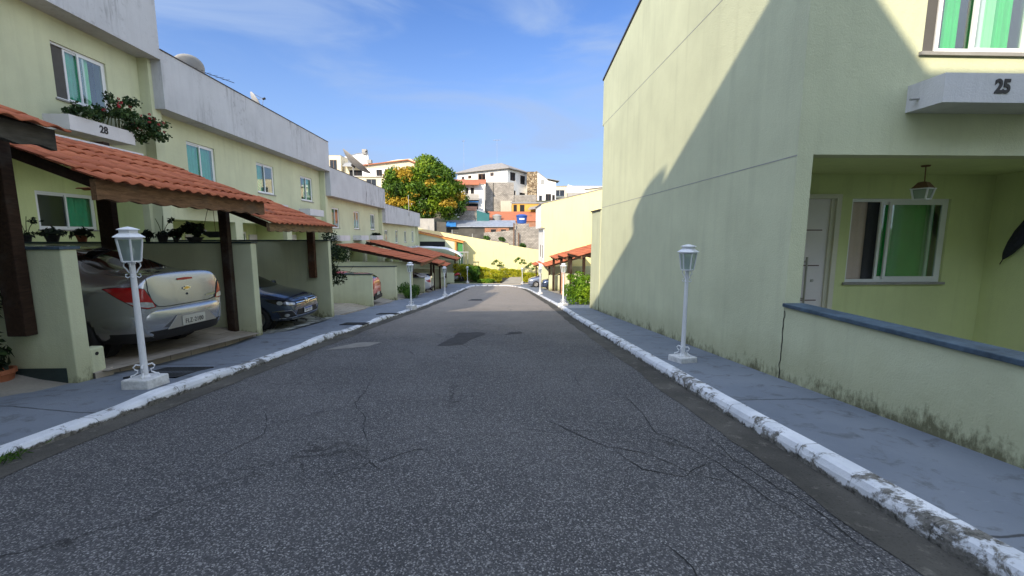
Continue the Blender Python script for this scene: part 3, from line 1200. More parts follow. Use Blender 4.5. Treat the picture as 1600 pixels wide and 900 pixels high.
def sliding_window(par, pl, u0, u1, z0, z1, cur='curtain_green', cover=((0.0, 1.0),), extra=(), screen=None, open_left=False, fw=0.05, deep=0.11, sill=True, custom=None):
    """two-leaf sliding window: frame with leaf frames, panes, curtain, dark room behind and a sill"""
    mb = MB()
    um = (u0 + u1) / 2
    B = lambda *a: pl.box(mb, *a)
    # outer frame
    B(u0, u1, -deep, -deep + 0.06, z1 - fw, z1)
    B(u0, u1, -deep, -deep + 0.06, z0, z0 + fw)
    B(u0, u0 + fw, -deep, -deep + 0.06, z0 + fw, z1 - fw)
    B(u1 - fw, u1, -deep, -deep + 0.06, z0 + fw, z1 - fw)
    # leaves: front leaf and rear leaf
    leafs = [(u0 + fw, um + 0.03, -deep + 0.002), (um - 0.03, u1 - fw, -deep + 0.032)]
    if custom:
        leafs = [(custom[0], custom[1], -deep + 0.002), (custom[2], u1 - fw, -deep + 0.032)]
    elif open_left:
        sh = open_left
        leafs = [(u0 + fw + sh, um + 0.03 + sh * 0.45, -deep + 0.002), (um - 0.03, u1 - fw, -deep + 0.032)]
    panes = []
    for a, b, d in leafs:
        e = 0.045
        B(a, b, d, d + 0.028, z1 - fw - e, z1 - fw - 0.001)
        B(a, b, d, d + 0.028, z0 + fw + 0.001, z0 + fw + e)
        B(a, a + e, d, d + 0.028, z0 + fw + e, z1 - fw - e)
        B(b - e, b, d, d + 0.028, z0 + fw + e, z1 - fw - e)
        panes.append((a + e, b - e, d))
    w = mb.build('window', 'white_pvc', par)
    mb = MB()
    for a, b, d in panes:
        pl.box(mb, a, b, d + 0.010, d + 0.016, z0 + fw + 0.045, z1 - fw - 0.045)
    mb.build('pane', 'glass', w)
    if screen:
        mb = MB()
        pl.box(mb, u0 + fw, u0 + fw + (open_left or custom[0] - u0 - fw), -deep + 0.006, -deep + 0.012, z0 + fw, z1 - fw)
        mb.build('insect_screen', screen, w)
    # curtains
    mb = MB()
    for a, b in cover:
        curtain(mb, pl, u0 + (u1 - u0) * a, u0 + (u1 - u0) * b, -deep - 0.06, z0 - 0.1, z1 + 0.05, max(3, int(9 * (b - a))))
    mb.build('curtain', cur, w, smooth=True)
    for a, b, m in extra:
        mb = MB()
        curtain(mb, pl, u0 + (u1 - u0) * a, u0 + (u1 - u0) * b, -deep - 0.035, z0 - 0.1, z1 + 0.05, 2, 0.014)
        mb.build('curtain', m, w, smooth=True)
    mb = MB()
    pl.box(mb, u0 - 0.3, u1 + 0.3, -0.62, -0.60, z0 - 0.3, z1 + 0.3)
    mb.build('room_backdrop', 'dark_room', w)
    if sill:
        mb = MB()
        pl.box(mb, u0 - 0.04, u1 + 0.04, -deep + 0.061, 0.035, z0 - 0.035, z0 + 0.004)
        mb.build('sill', 'soffit', w)
    return w


def planter_box(par, pl, u0, u1, z0, z1, depth=0.45, num=None, num_u=None, size=0.22):
    mb = MB()
    t = 0.05
    pl.box(mb, u0, u1, depth - t, depth, z0, z1)
    pl.box(mb, u0, u0 + t, 0.0, depth - t, z0, z1)
    pl.box(mb, u1 - t, u1, 0.0, depth - t, z0, z1)
    pl.box(mb, u0 + t, u1 - t, 0.0, depth - t, z0, z0 + t)
    o = mb.build('planter', 'planter', par)
    mb = MB()
    pl.box(mb, u0 + t, u1 - t, 0.0, depth - t, z0 + t, z1 - 0.07)
    mb.build('planter_soil', 'soil', o)
    mb = MB()
    p, q = pl.pt(u0, depth * 0.35, z0 + 0.12), pl.pt(u0 - 0.10, depth * 0.35, z0 + 0.11)
    mb.tube([p, q], 0.014, 8)
    mb.build('drain_pipe', 'plastic_grey', o)
    if num:
        if pl.axis == 'x':
            org = pl.pt(num_u, depth + 0.004, (z0 + z1) / 2 + 0.01)
            put_text('house_number', num, size, org, (0, 1, 0) if pl.out > 0 else (0, -1, 0), (0, 0, 1), 'number', o, bold=0.008, squash=0.9)
        else:
            org = pl.pt(num_u, depth + 0.004, (z0 + z1) / 2 + 0.01)
            put_text('house_number', num, size, org, (1, 0, 0), (0, 0, 1), 'number', o, bold=0.008, squash=0.9)
    return o


# ------------------------------------------------------------------ the row of houses with stepped parapets
XW, XF = -10.65, -10.05
ROWG = 'terraced houses in the stepped row'


def row_house(y0, y1, F, label, win=(1.55, 2.95), num=None, cover=((0.05, 0.55),), extra=(), end=False, start=False, wmat='curtain_green', screen=None, opn=False, pwin=None):
    zb = F - 7.4
    h = root('terraced_house', label, 'house', (XW, (y0 + y1) / 2, F - 5.9), ROWG)
    pl = Plane('x', XW, 1)
    mb = MB()
    wy0, wy1 = y0 + win[0], y0 + win[1]
    wz0, wz1 = F - 1.90, F - 0.58
    px0, px1 = y0 + 0.24, y1 - 0.24
    mb.wall_x(XW - 0.2, XW, (y0, y1), (zb, F + 0.05), [(wy0, wy1, wz0, wz1), (px0, px1, F - 5.9, F - 3.27)])
    mb.box(-17.5, XW - 0.201, y0 + 0.001, y0 + 0.10, zb, F + 0.05)
    mb.box(-17.5, XW - 0.201, y1 - 0.10, y1 - 0.001, zb, F + 0.05)
    mb.box(-17.5, -17.3, y0 + 0.101, y1 - 0.101, zb, F + 0.05)
    mb.build('wall', 'wall', h)
    # recessed porch
    mb = MB()
    PX = -12.15
    pw = (y0 + 1.35, y0 + 2.95, F - 4.98, F - 3.62)
    if pwin:
        pw = (y0 + pwin[0], y0 + pwin[1], F + pwin[2], F + pwin[3])
    pd = (y0 + 0.5, y0 + 1.2, F - 5.9, F - 3.75) if pwin else (y0 + 3.1, y0 + 3.75, F - 5.9, F - 3.75)
    mb.wall_x(PX - 0.15, PX, (px0 - 0.14, px1 + 0.14), (F - 5.9, F - 3.20), [pw])
    mb.box(PX, XW - 0.201, px0 - 0.141, px0, F - 5.9, F - 3.27)
    mb.box(PX, XW - 0.201, px1, px1 + 0.141, F - 5.9, F - 3.27)
    mb.box(PX + 0.001, XW - 0.201, px0 - 0.13, px1 + 0.13, F - 3.268, F - 3.15)
    mb.build('porch_wall', 'porch', h)
    mb = MB()
    mb.box(PX, XW + 0.25, px0, px1, F - 6.05, F - 5.903)
    mb.build('porch_floor', 'concrete_floor', h)
    sliding_window(h, Plane('x', PX, 1), pw[0], pw[1], pw[2], pw[3], cover=((0.55, 1.0),) if pwin else ((0.0, 1.0),), extra=() if pwin else ((0.42, 0.52, 'curtain_pale'),), deep=0.08)
    mb = MB()
    mb.box(PX + 0.003, PX + 0.05, pd[0], pd[1], pd[2], pd[3])
    mb.build('door', 'door_white', h, bevel=0.01)
    sliding_window(h, pl, wy0, wy1, wz0, wz1, cur=wmat, cover=cover, extra=extra, screen=screen, open_left=opn)
    planter_box(h, pl, y0 + 1.15, y0 + 2.9, F - 2.72, F - 2.37, 0.60, num, y0 + 2.0 if num else None, 0.25)
    # parapet box projecting over the upper floor, sheet flashing on top
    mb = MB()
    mb.box(XF - 0.15, XF, y0, y1, F, F + 1.68)
    mb.box(XW - 0.15, XF - 0.151, y0, y1, F, F + 0.14)
    if start:
        mb.box(XW - 0.6, XF - 0.151, y0, y0 + 0.14, F + 0.141, F + 1.68)
    if end:
        mb.box(-17.5, XF - 0.151, y1 - 0.14, y1, F + 0.141, F + 1.68)
    mb.build('parapet', 'fascia', h)
    mb = MB()
    mb.box(XF - 0.19, XF + 0.025, y0, y1, F + 1.683, F + 1.71)
    mb.build('flashing', 'roof_edge', h)
    mb = MB()
    mb.box(-17.5, XF - 0.16, y0 + 0.002, y1 - 0.002, F + 0.9, F + 1.05)
    mb.build('roof', 'soffit', h)
    if end:
        mb = MB()
        mb.box(XW + 0.002, XW + 0.30, y1 - 0.12, y1 + 0.22, zb, F - 0.003)
        mb.build('pilaster', 'wall', h)
    return h


row_house(1.00, 5.09, 6.70, 'terraced house nearest the viewer, mostly hidden by the nearest tiled carport')
row_house(5.10, 9.22, 6.70, 'terraced house at the near end of the row, upper floor above the nearest tiled carport')
house28 = row_house(9.22, 13.32, 6.70, 'terraced house numbered 28, red geraniums spilling from its white planter', num='28', end=True, pwin=(2.16, 3.74, -5.04, -4.02), opn=0.30, screen='screen', cover=((0.28, 0.55),), extra=((0.66, 0.74, 'curtain_pale'),))
row_house(13.32, 17.40, 5.30, 'terraced house just beyond number 28, first under the second stepped parapet', start=True, cover=((0.0, 1.0),))
row_house(17.40, 21.45, 5.30, 'terraced house in the middle of the second parapet, plain narrow window', cover=((0.0, 0.5),))
row_house(21.45, 25.50, 5.30, 'terraced house at the far end of the second parapet, planter over a carport roof', end=True, cover=((0.45, 1.0),))
row_house(25.50, 29.50, 3.88, 'terraced house at the near end of the third parapet, below the mesh satellite dish', start=True, win=(1.5, 2.7))
row_house(29.50, 33.45, 3.88, 'terraced house in the middle of the third parapet, narrow white window', win=(1.5, 2.7), cover=((0.4, 1.0),))
row_house(33.45, 37.45, 3.88, 'terraced house at the far end of the third parapet, dried plant on its planter', end=True, win=(1.5, 2.7))
row_house(37.45, 41.5, 2.62, 'terraced house at the near end of the last and lowest parapet', start=True, win=(1.6, 2.7))
row_house(41.5, 45.55, 2.62, 'second terraced house under the last and lowest parapet', win=(1.6, 2.7), cover=((0.4, 1.0),))
row_house(45.55, 49.6, 2.62, 'third terraced house under the last and lowest parapet', win=(1.6, 2.7))
row_house(49.6, 53.7, 2.62, 'terraced house at the far end of the row, beside the orange lean-to roof', end=True, win=(1.6, 2.7))


# ------------------------------------------------------------------ walls between the carports
WALLG = 'walls between the carports'


def carport_wall(y0, y1, x0, x1, top, label, cap='cap_dark', mat='wall_low', group=WALLG, skirting=False):
    c = root('carport_wall', label, 'wall', (x1, (y0 + y1) / 2, zr(y0) + 0.1), group)
    lo = min(zr(y0), zr(y1)) - 0.25
    mb = MB()
    mb.box(x0, x1, y0, y1, lo, top)
    mb.build('wall_face', mat, c, bevel=0.012)
    if skirting:
        mb = MB()
        mb.box(x0, x1 - 0.12, y0 - 0.012, y0 - 0.001, zr(y0) + 0.12, zr(y0) + 0.32)
        mb.build('skirting', 'cap_dark', c)
    if cap:
        mb = MB()
        mb.box(x0, x1 + 0.02, y0 - 0.025, y1 + 0.025, top + 0.002, top + 0.035)
        mb.build('coping', cap, c)
    return c


carport_wall(5.20, 5.40, -10.4, -5.35, 1.33, 'pale green carport wall beside the silver car, nearest to the street lamp', cap='cap_blue', skirting=True)
carport_wall(9.13, 9.33, -10.4, -5.38, 1.33, 'pale green carport wall between the silver car and the dark blue car, pots on top')
carport_wall(13.2, 13.4, -10.4, -5.38, 1.33, 'pale green carport wall beyond the dark blue car, chipped at its foot')
carport_wall(17.4, 17.58, -10.4, -5.36, -0.14, 'low wall in front of the red car')
carport_wall(21.5, 21.7, -10.4, -5.36, -0.12, 'low wall behind the red car, thin dark coping')
carport_wall(25.5, 25.7, -10.4, -5.36, -0.11, 'pale wall beside the green bush and the second far lamp', cap=None)
carport_wall(29.75, 29.95, -10.4, -5.38, -1.55, 'dark capped low wall hiding the lower half of the pale grey car')
carport_wall(33.85, 34.05, -10.4, -5.38, -1.56, 'wall just beyond the pale grey car', cap=None)
carport_wall(38.3, 38.5, -10.4, -5.38, -1.56, 'tall pale wall under the lowest far carport roof', cap=None)
carport_wall(41.9, 42.1, -10.4, -5.35, -2.82, 'short dark capped wall near the far end of the row')
carport_wall(47.0, 47.2, -10.4, -5.1, -2.75, 'pale wall near the red motorcycle at the far end', cap=None)
carport_wall(50.0, 50.3, -10.4, -4.80, -1.42, 'tall end wall carrying the white awning', cap=None)

t = root('gate_stop', 'small stepped concrete block with a hole at the foot of the carport wall', 'block', (-5.45, 5.5, -0.35))
mb = MB()
mb.box(-5.52, -5.36, 5.403, 5.60, -0.42, 0.02)
mb.build('block', 'wall', t, bevel=0.02)
mb = MB()
mb.box(-5.54, -5.33, 5.402, 5.66, -0.44, -0.30)
mb.build('stone_foot', 'paving_tiles', t, bevel=0.01)
mb = MB()
mb.lathe([(0.024, 0.0), (0.024, 0.004)], (-5.36, 5.49, -0.06), 14, 'x')
mb.build('hole', 'black', t)

# ------------------------------------------------------------------ tiled carport roofs
MAT['wood_post'] = wood('red_brown_timber', (0.085, 0.040, 0.022))

def tile_slope(name, par, y0, y1, xe, ze, xr, zrr, mat='tile', pitch=0.232, row=0.36, amp=0.024, seedv=0):
    """rows of barrel tiles from the eave (xe,ze) up to (xr,zrr)"""
    n = max(2, round((y1 - y0) / pitch))
    pw = (y1 - y0) / n
    L_ = math.hypot(xr - xe, zrr - ze)
    m = max(1, round(L_ / row))
    dx, dz = (xr - xe) / m, (zrr - ze) / m
    nx_, nz_ = -(zrr - ze) / L_, (xr - xe) / L_
    if nz_ < 0:
        nx_, nz_ = -nx_, -nz_
    seg = 8
    V, F_, T = [], [], []
    rg = np.random.default_rng(seedv + int(abs(y0 * 10)))
    for r_ in range(m):
        a0 = r_ - 0.12
        a1 = r_ + 1.0
        sag = 0.010 * math.sin(r_ * 1.7 + y0)
        for c in range(n):
            tint = rg.uniform(0, 1)
            jx, jz = rg.normal(0, 0.005), rg.normal(0, 0.002)
            base = len(V)
            for a, lift in ((a0 + jx / 0.36, 0.017), (a1, 0.0)):
                for s_ in range(seg + 1):
                    u = s_ / seg
                    h = amp * (math.sin(PI * u / 0.62) if u < 0.62 else -0.55 * math.sin(PI * (u - 0.62) / 0.38))
                    y = y0 + (c + u) * pw
                    off = h + lift + jz + sag
                    for t_ in (0.0, -0.016):
                        V.append((xe + dx * a + nx_ * (off + t_), y, ze + dz * a + nz_ * (off + t_)))
                        T.append(tint)
            w = 2 * (seg + 1)
            for s_ in range(seg):
                i = base + 2 * s_
                F_ += [i, i + 2, i + w + 2, i + w]
                F_ += [i + 1, i + w + 1, i + w + 3, i + 3]
                F_ += [i, i + 1, i + 3, i + 2]
    return arrays_to_mesh(name, V, 4, np.array(F_), mat, par, T)


def carport(y0, y1, xe, ze, xr, zrr, label, posts, beam='wood_mid', back=True, post_mat='wood_dark', beam_h=0.20, xback=-9.9, flash=False, shade_back=False):
    c = root('tiled_carport', label, 'carport', (xe, (y0 + y1) / 2, zr((y0 + y1) / 2) + 0.2), 'tiled carport roofs over the driveways')
    tile_slope('tile_slope', c, y0, y1, xe, ze, xr, zrr)
    pitch = (zrr - ze) / (xr - xe)
    if shade_back:
        tile_slope('tile_slope', c, y0, y1, -9.1, zrr - 0.16, xr - 0.5, zrr - 0.06)  # low rear slope added behind the ridge to dim the carport
    if back:
        tile_slope('tile_slope', c, y0, y1, xback, zrr - abs(pitch) * abs(xback - xr), xr, zrr)
        mb = MB()
        for k in range(int((y1 - y0) / 0.36)):
            ya = y0 + k * 0.36
            mb.tube([(xr, ya, zrr + 0.02), (xr, ya + 0.39, zrr + 0.035)], 0.085, 10)
        mb.build('ridge_tiles', 'roof_edge' if False else 'tile', c)
    if flash:
        mb = MB()
        mb.box(xr - 0.42, xr - 0.005, y0 + 0.2, y1 - 0.2, zrr + 0.02, zrr + 0.05)
        mb.build('gutter_sheet', 'awning', c)
    # eave beam, a touch uneven
    mb = MB()
    mb.box(xe - 0.36, xe - 0.27, y0 - 0.0, y1 + 0.0, ze - beam_h + 0.06, ze + 0.0) if False else None
    xb = xe - 0.10 if xr < xe else xe + 0.10
    sg = -1 if xr < xe else 1
    zb = ze + pitch * (xb - xe)
    ny = 56
    prev = None
    for i in range(ny + 1):
        y = y0 + 0.04 + (y1 - y0 - 0.08) * i / ny
        e = 0.010 * mnoise.noise(Vector((y * 2.5, 0, ze))) + 0.016 * math.sin(y * 17)
        ring = [mb.v((xb, y, zb - beam_h - 0.03 + e)), mb.v((xb + sg * 0.07, y, zb - beam_h - 0.03 + e)), mb.v((xb + sg * 0.07, y, zb - 0.035)), mb.v((xb, y, zb - 0.035))]
        if prev:
            for k in range(4):
                mb.face([prev[k], prev[(k + 1) % 4], ring[(k + 1) % 4], ring[k]])
        else:
            mb.face(ring[::-1])
        prev = ring
    mb.face(prev)
    mb.build('eave_beam', beam, c)
    # rafters under the tiles, and the end beams
    for y in frange(y0 + 0.10, y1 - 0.10, 4):
        mb = MB()
        xa = xb + sg * 0.075
        zc = lambda x: ze + pitch * (x - xe) - 0.045
        mb.hexa([(xa, y - 0.035, zc(xa) - 0.13), (xr, y - 0.035, zc(xr) - 0.13), (xr, y + 0.035, zc(xr) - 0.13), (xa, y + 0.035, zc(xa) - 0.13),
                 (xa, y - 0.035, zc(xa)), (xr, y - 0.035, zc(xr)), (xr, y + 0.035, zc(xr)), (xa, y + 0.035, zc(xa))])
        mb.build('rafter', 'wood_dark', c)
    mb = MB()
    xm = (xe + xr) / 2
    mb.box(xr - 0.06, xr + 0.06, y0 + 0.05, y1 - 0.05, zrr - 0.36, zrr - 0.18)
    if back:
        mb.hexa([(xback, y0 + 0.05, zrr - abs(pitch) * abs(xback - xr) - 0.15), (xr - 0.061, y0 + 0.05, zrr - 0.15), (xr - 0.061, y0 + 0.12, zrr - 0.15), (xback, y0 + 0.12, zrr - abs(pitch) * abs(xback - xr) - 0.15),
                 (xback, y0 + 0.05, zrr - abs(pitch) * abs(xback - xr) - 0.045), (xr - 0.061, y0 + 0.05, zrr - 0.045), (xr - 0.061, y0 + 0.12, zrr - 0.045), (xback, y0 + 0.12, zrr - abs(pitch) * abs(xback - xr) - 0.045)])
    mb.build('purlin', 'wood_dark', c)
    for (x0, x1, a, b, z0) in posts:
        mb = MB()
        zt = ze + pitch * ((x0 + x1) / 2 - xe) - 0.05
        if zt - z0 > 0.3:
            mb.box(x0, x1, a, b, z0, zt)
        mb.build('post', post_mat, c, bevel=0.012)
    return c


carport(0.9, 5.12, -5.0, 2.70, -7.4, 3.65, 'nearest tiled carport roof, grey end beam against the upper wall', [(-5.96, -5.73, 5.05, 5.185, 0.28), (-10.0, -9.85, 4.93, 5.1, 0.4)], beam='wood_grey', beam_h=0.22, back=False, shade_back=True)
carport(5.45, 9.30, -5.0, 2.21, -7.4, 3.14, 'tiled carport roof over the silver car, brown scalloped eave beam', [(-5.93, -5.76, 8.98, 9.115, -0.66), (-8.38, -8.08, 8.97, 9.115, 0.4), (-7.55, -7.4, 5.42, 5.54, 0.4)], back=False, flash=True, beam_h=0.26, shade_back=True)
carport(9.38, 12.95, -5.0, 1.78, -7.2, 2.66, 'tiled carport roof over the dark blue car, sunlit far corner', [(-5.97, -5.76, 13.05, 13.19, 0.17)], beam='wood_light', beam_h=0.19, post_mat='wood_post', back=False, shade_back=True)
carport(24.9, 28.9, -4.55, -0.12, -9.8, 0.98, 'long low tiled carport roof beyond the red car', [(-6.4, -6.25, 28.6, 28.75, -2.6), (-5.6, -5.45, 25.75, 25.9, -2.2)], back=False)
carport(30.2, 34.0, -4.75, -0.12, -9.6, 1.12, 'tiled carport roof above the pale grey car', [(-5.6, -5.45, 33.65, 33.8, -3.1), (-6.4, -6.25, 30.3, 30.45, -2.8)], back=False)
carport(34.3, 38.2, -4.9, -0.85, -9.5, 0.25, 'short tiled carport roof just beyond the pale grey car', [(-5.5, -5.35, 38.0, 38.15, -3.5), (-5.5, -5.35, 34.4, 34.55, -3.1)], back=False)
carport(39.0, 43.0, -5.0, -1.40, -9.2, -0.3, 'old dark tiled carport roof, lowest of the far carports', [(-5.5, -5.35, 42.2, 42.35, -3.8)], back=False, beam='wood_grey')
carport(45.8, 49.6, -4.60, -1.16, -9.5, 0.13, 'farthest tiled carport roof, in front of the white awning', [(-5.3, -5.15, 49.4, 49.55, -4.0)], back=False)

# ------------------------------------------------------------------ the corner house (number 25)
H = root('corner_house', 'big yellow-green corner house numbered 25, tall blank side wall half in shadow', 'house', (6.5, 8.0, 0.0))
YF = 5.03
mb = MB()
mb.prism([(YF, -0.75), (14.55, -1.75), (14.55, 5.26), (14.72, 5.26), (14.72, 6.77), (YF, 8.36)], 'x', WR, WR + 0.2)
mb.build('side_wall', stucco('corner_house_stucco', WALL_C, base=0.13), H)
mb = MB()
mb.wall_y(YF, YF + 0.2, (WR + 0.201, 10.5), (-1.2, 8.34), [(3.80, 8.16, -1.2, 2.48), (5.05, 6.45, 3.66, 5.0)])
mb.build('front_wall', 'wall', H)
mb = MB()
mb.box(10.3, 10.5, YF + 0.201, 14.55, -1.5, 7.0)
mb.box(WR + 0.201, 10.299, 14.35, 14.55, -1.75, 6.7)
mb.build('rear_wall', 'wall', H)
mb = MB()
mb.prism([(YF - 0.05, 8.372), (14.78, 6.775), (14.78, 6.83), (YF - 0.05, 8.43)], 'x', WR - 0.03, 10.55)
mb.build('roof', 'roof_edge', H)
# expansion joints cut in the side wall
mb = MB()
for z in (2.47, 5.28):
    mb.box(WR - 0.003, WR, YF, 14.55 if z < 3 else 14.72, z - 0.006, z + 0.006)
mb.build('wall_joint', 'plastic_grey', H)
# porch recess
mb = MB()
mb.wall_y(6.62, 6.8, (3.80, 8.30), (-1.2, 2.62), [(5.78, 7.45, 0.72, 2.10)])
mb.box(8.16, 8.34, YF + 0.201, 6.619, -1.2, 2.62)
mb.box(3.845, 8.159, YF + 0.201, 6.618, 2.482, 2.62)
mb.build('porch_wall', 'porch', H)
mb = MB()
mb.box(3.85, 8.155, YF - 0.0, 6.615, -1.15, -0.78)
mb.build('porch_floor', 'concrete_floor', H)
sliding_window(H, Plane('y', 6.62, -1), 5.78, 7.45, 0.72, 2.10, cur='curtain_bright', cover=((0.40, 0.95),), extra=((0.04, 0.24, 'curtain_beige'), (0.23, 0.44, 'room_grey'), (0.84, 0.89, 'curtain_pale')), fw=0.05, deep=0.10, custom=(6.34, 7.25, 6.46))
sliding_window(H, Plane('y', YF, -1), 5.05, 6.45, 3.66, 5.0, cur='curtain_bright', cover=((0.30, 0.42), (0.52, 0.62), (0.76, 0.90)), extra=((0.62, 0.74, 'curtain_pale'),), screen='screen', open_left=0.20, fw=0.05, deep=0.13)
planter_box(H, Plane('y', YF, -1), 4.93, 6.75, 2.97, 3.28, 0.42, '25', 5.60, 0.20)
# front door
D = MB()
D.box(4.62, 4.69, 6.56, 6.618, -0.779, 2.16)
D.box(5.46, 5.54, 6.54, 6.618, -0.779, 2.16)
D.box(4.69, 5.46, 6.54, 6.618, 2.09, 2.16)
D.box(5.40, 5.459, 6.575, 6.619, -0.779, 2.089)
df = D.build('door_frame', 'door_frame', H)
mb = MB()
mb.box(4.69, 5.40, 6.60, 6.619, -0.779, 2.089)
dl = mb.build('door', 'door_white', df)
mb = MB()
for z in (0.42, 1.0, 1.58):
    mb.box(4.69, 5.30, 6.597, 6.60, z, z + 0.016)
mb.tube([(4.86, 6.597, 2.0), (4.90, 6.597, 1.5), (4.90, 6.597, 0.9), (4.86, 6.597, 0.3), (4.84, 6.597, -0.05)], 0.008, 6)
mb.build('door_inlay', 'dark_red', dl)
mb = MB()
mb.tube([(5.05, 6.545, 0.38), (5.05, 6.545, 1.15)], 0.016, 10)
mb.tube([(5.05, 6.55, 0.46), (5.05, 6.60, 0.46)], 0.010, 8)
mb.tube([(5.05, 6.55, 1.07), (5.05, 6.60, 1.07)], 0.010, 8)
mb.build('door_handle', 'steel', dl)
mb = MB()
mb.lathe([(0.026, 0.0), (0.026, 0.012)], (5.20, 6.588, 0.76), 14, 'y')
mb.build('lock', 'steel', dl)
# lower extension at the far end of the side wall
mb = MB()
mb.box(WR + 0.02, 6.0, 14.73, 16.12, -1.8, 2.40)
mb.build('side_extension', stucco('extension_stucco', WALL_C, base=0.10), H)
mb = MB()
mb.box(WR - 0.03, 6.05, 14.74, 16.17, 2.403, 2.44)
mb.build('flashing', 'roof_edge', H)

t = root('front_yard_wall', 'low yard wall with a blue-grey coping in front of the corner house porch', 'wall', (WR, 2, -0.2))
mb = MB()
mb.prism([(-3.0, -0.2), (YF - 0.003, -0.75), (YF - 0.003, 0.60), (-3.0, 0.60)], 'x', WR + 0.004, WR + 0.19)
mb.build('wall_face', stucco('yard_wall_stucco', WALL_C, base=0.13), t)
mb = MB()
mb.box(WR - 0.035, WR + 0.235, -3.0, YF - 0.005, 0.602, 0.648)
mb.build('coping', 'cap_blue', t, bevel=0.008)
# crack where the yard wall meets the house
mb = MB()
prev = None
for i in range(36):
    z = 0.55 - i * 0.026
    y = YF - 0.01 + 0.030 * mnoise.noise(Vector((z * 9, 3, 1)))
    w = 0.006 + 0.006 * abs(mnoise.noise(Vector((z * 17, 1, 5))))
    pr = (mb.v((WR - 0.002, y - w, z)), mb.v((WR - 0.002, y + w, z)))
    if prev:
        mb.face([prev[0], prev[1], pr[1], pr[0]])
    prev = pr
mb.build('wall_crack', 'number', t, merge=0)
mb = MB()
mb.box(WR + 0.19, 12.0, -3.0, YF - 0.001, -1.2, -0.80)
mb.build('front_yard', 'concrete_floor', kind='structure')


def hanging_lantern(loc, label, drop=0.22, k=1.0):
    t = root('hanging_lantern', label, 'lantern', loc, 'lanterns hanging in the porches')
    x, y, z = loc
    mb = MB()
    mb.lathe([(0.055 * k, 0.0), (0.045 * k, -0.018)], (x, y, z), 14)
    mb.tube([(x, y, z - 0.01), (x + 0.01, y, z - drop)], 0.007 * k, 6)
    mb.build('hanging_rod', 'rust', t)
    zt = z - drop
    mb = MB()
    mb.lathe([(0.02 * k, 0.0), (0.065 * k, -0.012), (0.10 * k, -0.055), (0.135 * k, -0.095)], (x, y, zt), 4, phase=PI / 4 + 0.35)
    mb.build('lamp_shade', 'copper', t)
    z0 = zt - 0.096
    mb = MB()
    mb.lathe([(0.150 * k, 0.0), (0.150 * k, -0.014)], (x, y, z0), 4, phase=PI / 4 + 0.35)
    hh = 0.145 * k
    for q in range(4):
        a = PI / 2 * q + PI / 4 + 0.35
        p0 = (x + 0.128 * k * math.cos(a), y + 0.128 * k * math.sin(a), z0 - 0.012)
        p1 = (x + 0.098 * k * math.cos(a), y + 0.098 * k * math.sin(a), z0 - hh)
        mb.tube([p0, p1], 0.012 * k, 6)
    mb.lathe([(0.106 * k, -hh), (0.106 * k, -hh - 0.016)], (x, y, z0), 4, phase=PI / 4 + 0.35)
    mb.build('lamp_frame', 'white_metal', t)
    mb = MB()
    mb.lathe([(0.118 * k, -0.015), (0.090 * k, -hh)], (x, y, z0), 4, phase=PI / 4 + 0.35)
    mb.build('lamp_glass', 'lamp_glass', t)
    return t


hanging_lantern((6.03, 5.75, 2.48), 'white lantern with a copper top hanging in the corner house porch')
hanging_lantern((-11.3, 16.2, 2.03), 'small white lantern hanging in the porch beyond the silver car', 0.22, 0.95)

t = root('folded_umbrella', 'dark folded umbrella hung on the porch side wall by a wire', 'umbrella', (8.1, 6.1, 1.5))
mb = MB()
ax0, ax1 = Vector((8.07, 6.30, 1.12)), Vector((8.05, 5.86, 1.98))
pts = [ax0.lerp(ax1, s_) for s_ in (0.0, 0.05, 0.12, 0.3, 0.5, 0.7, 0.85, 1.0)]
mb.tube(pts, [0.008, 0.030, 0.055, 0.085, 0.098, 0.085, 0.05, 0.03], 9)
mb.build('canopy', 'umbrella', t)
mb = MB()
mb.tube([ax0, ax0 + Vector((0, 0.03, -0.08))], 0.006, 6)
mb.build('tip', 'black', t)
mb = MB()
mb.tube([ax1, ax1 + Vector((0, -0.04, 0.12)), ax1 + Vector((0, -0.10, 0.16)), ax1 + Vector((0, -0.14, 0.10))], 0.013, 8)
mb.build('handle', 'stick', t)


# ------------------------------------------------------------------ garden lamps along both kerbs
LAMPG = 'white garden lamps along the kerbs'


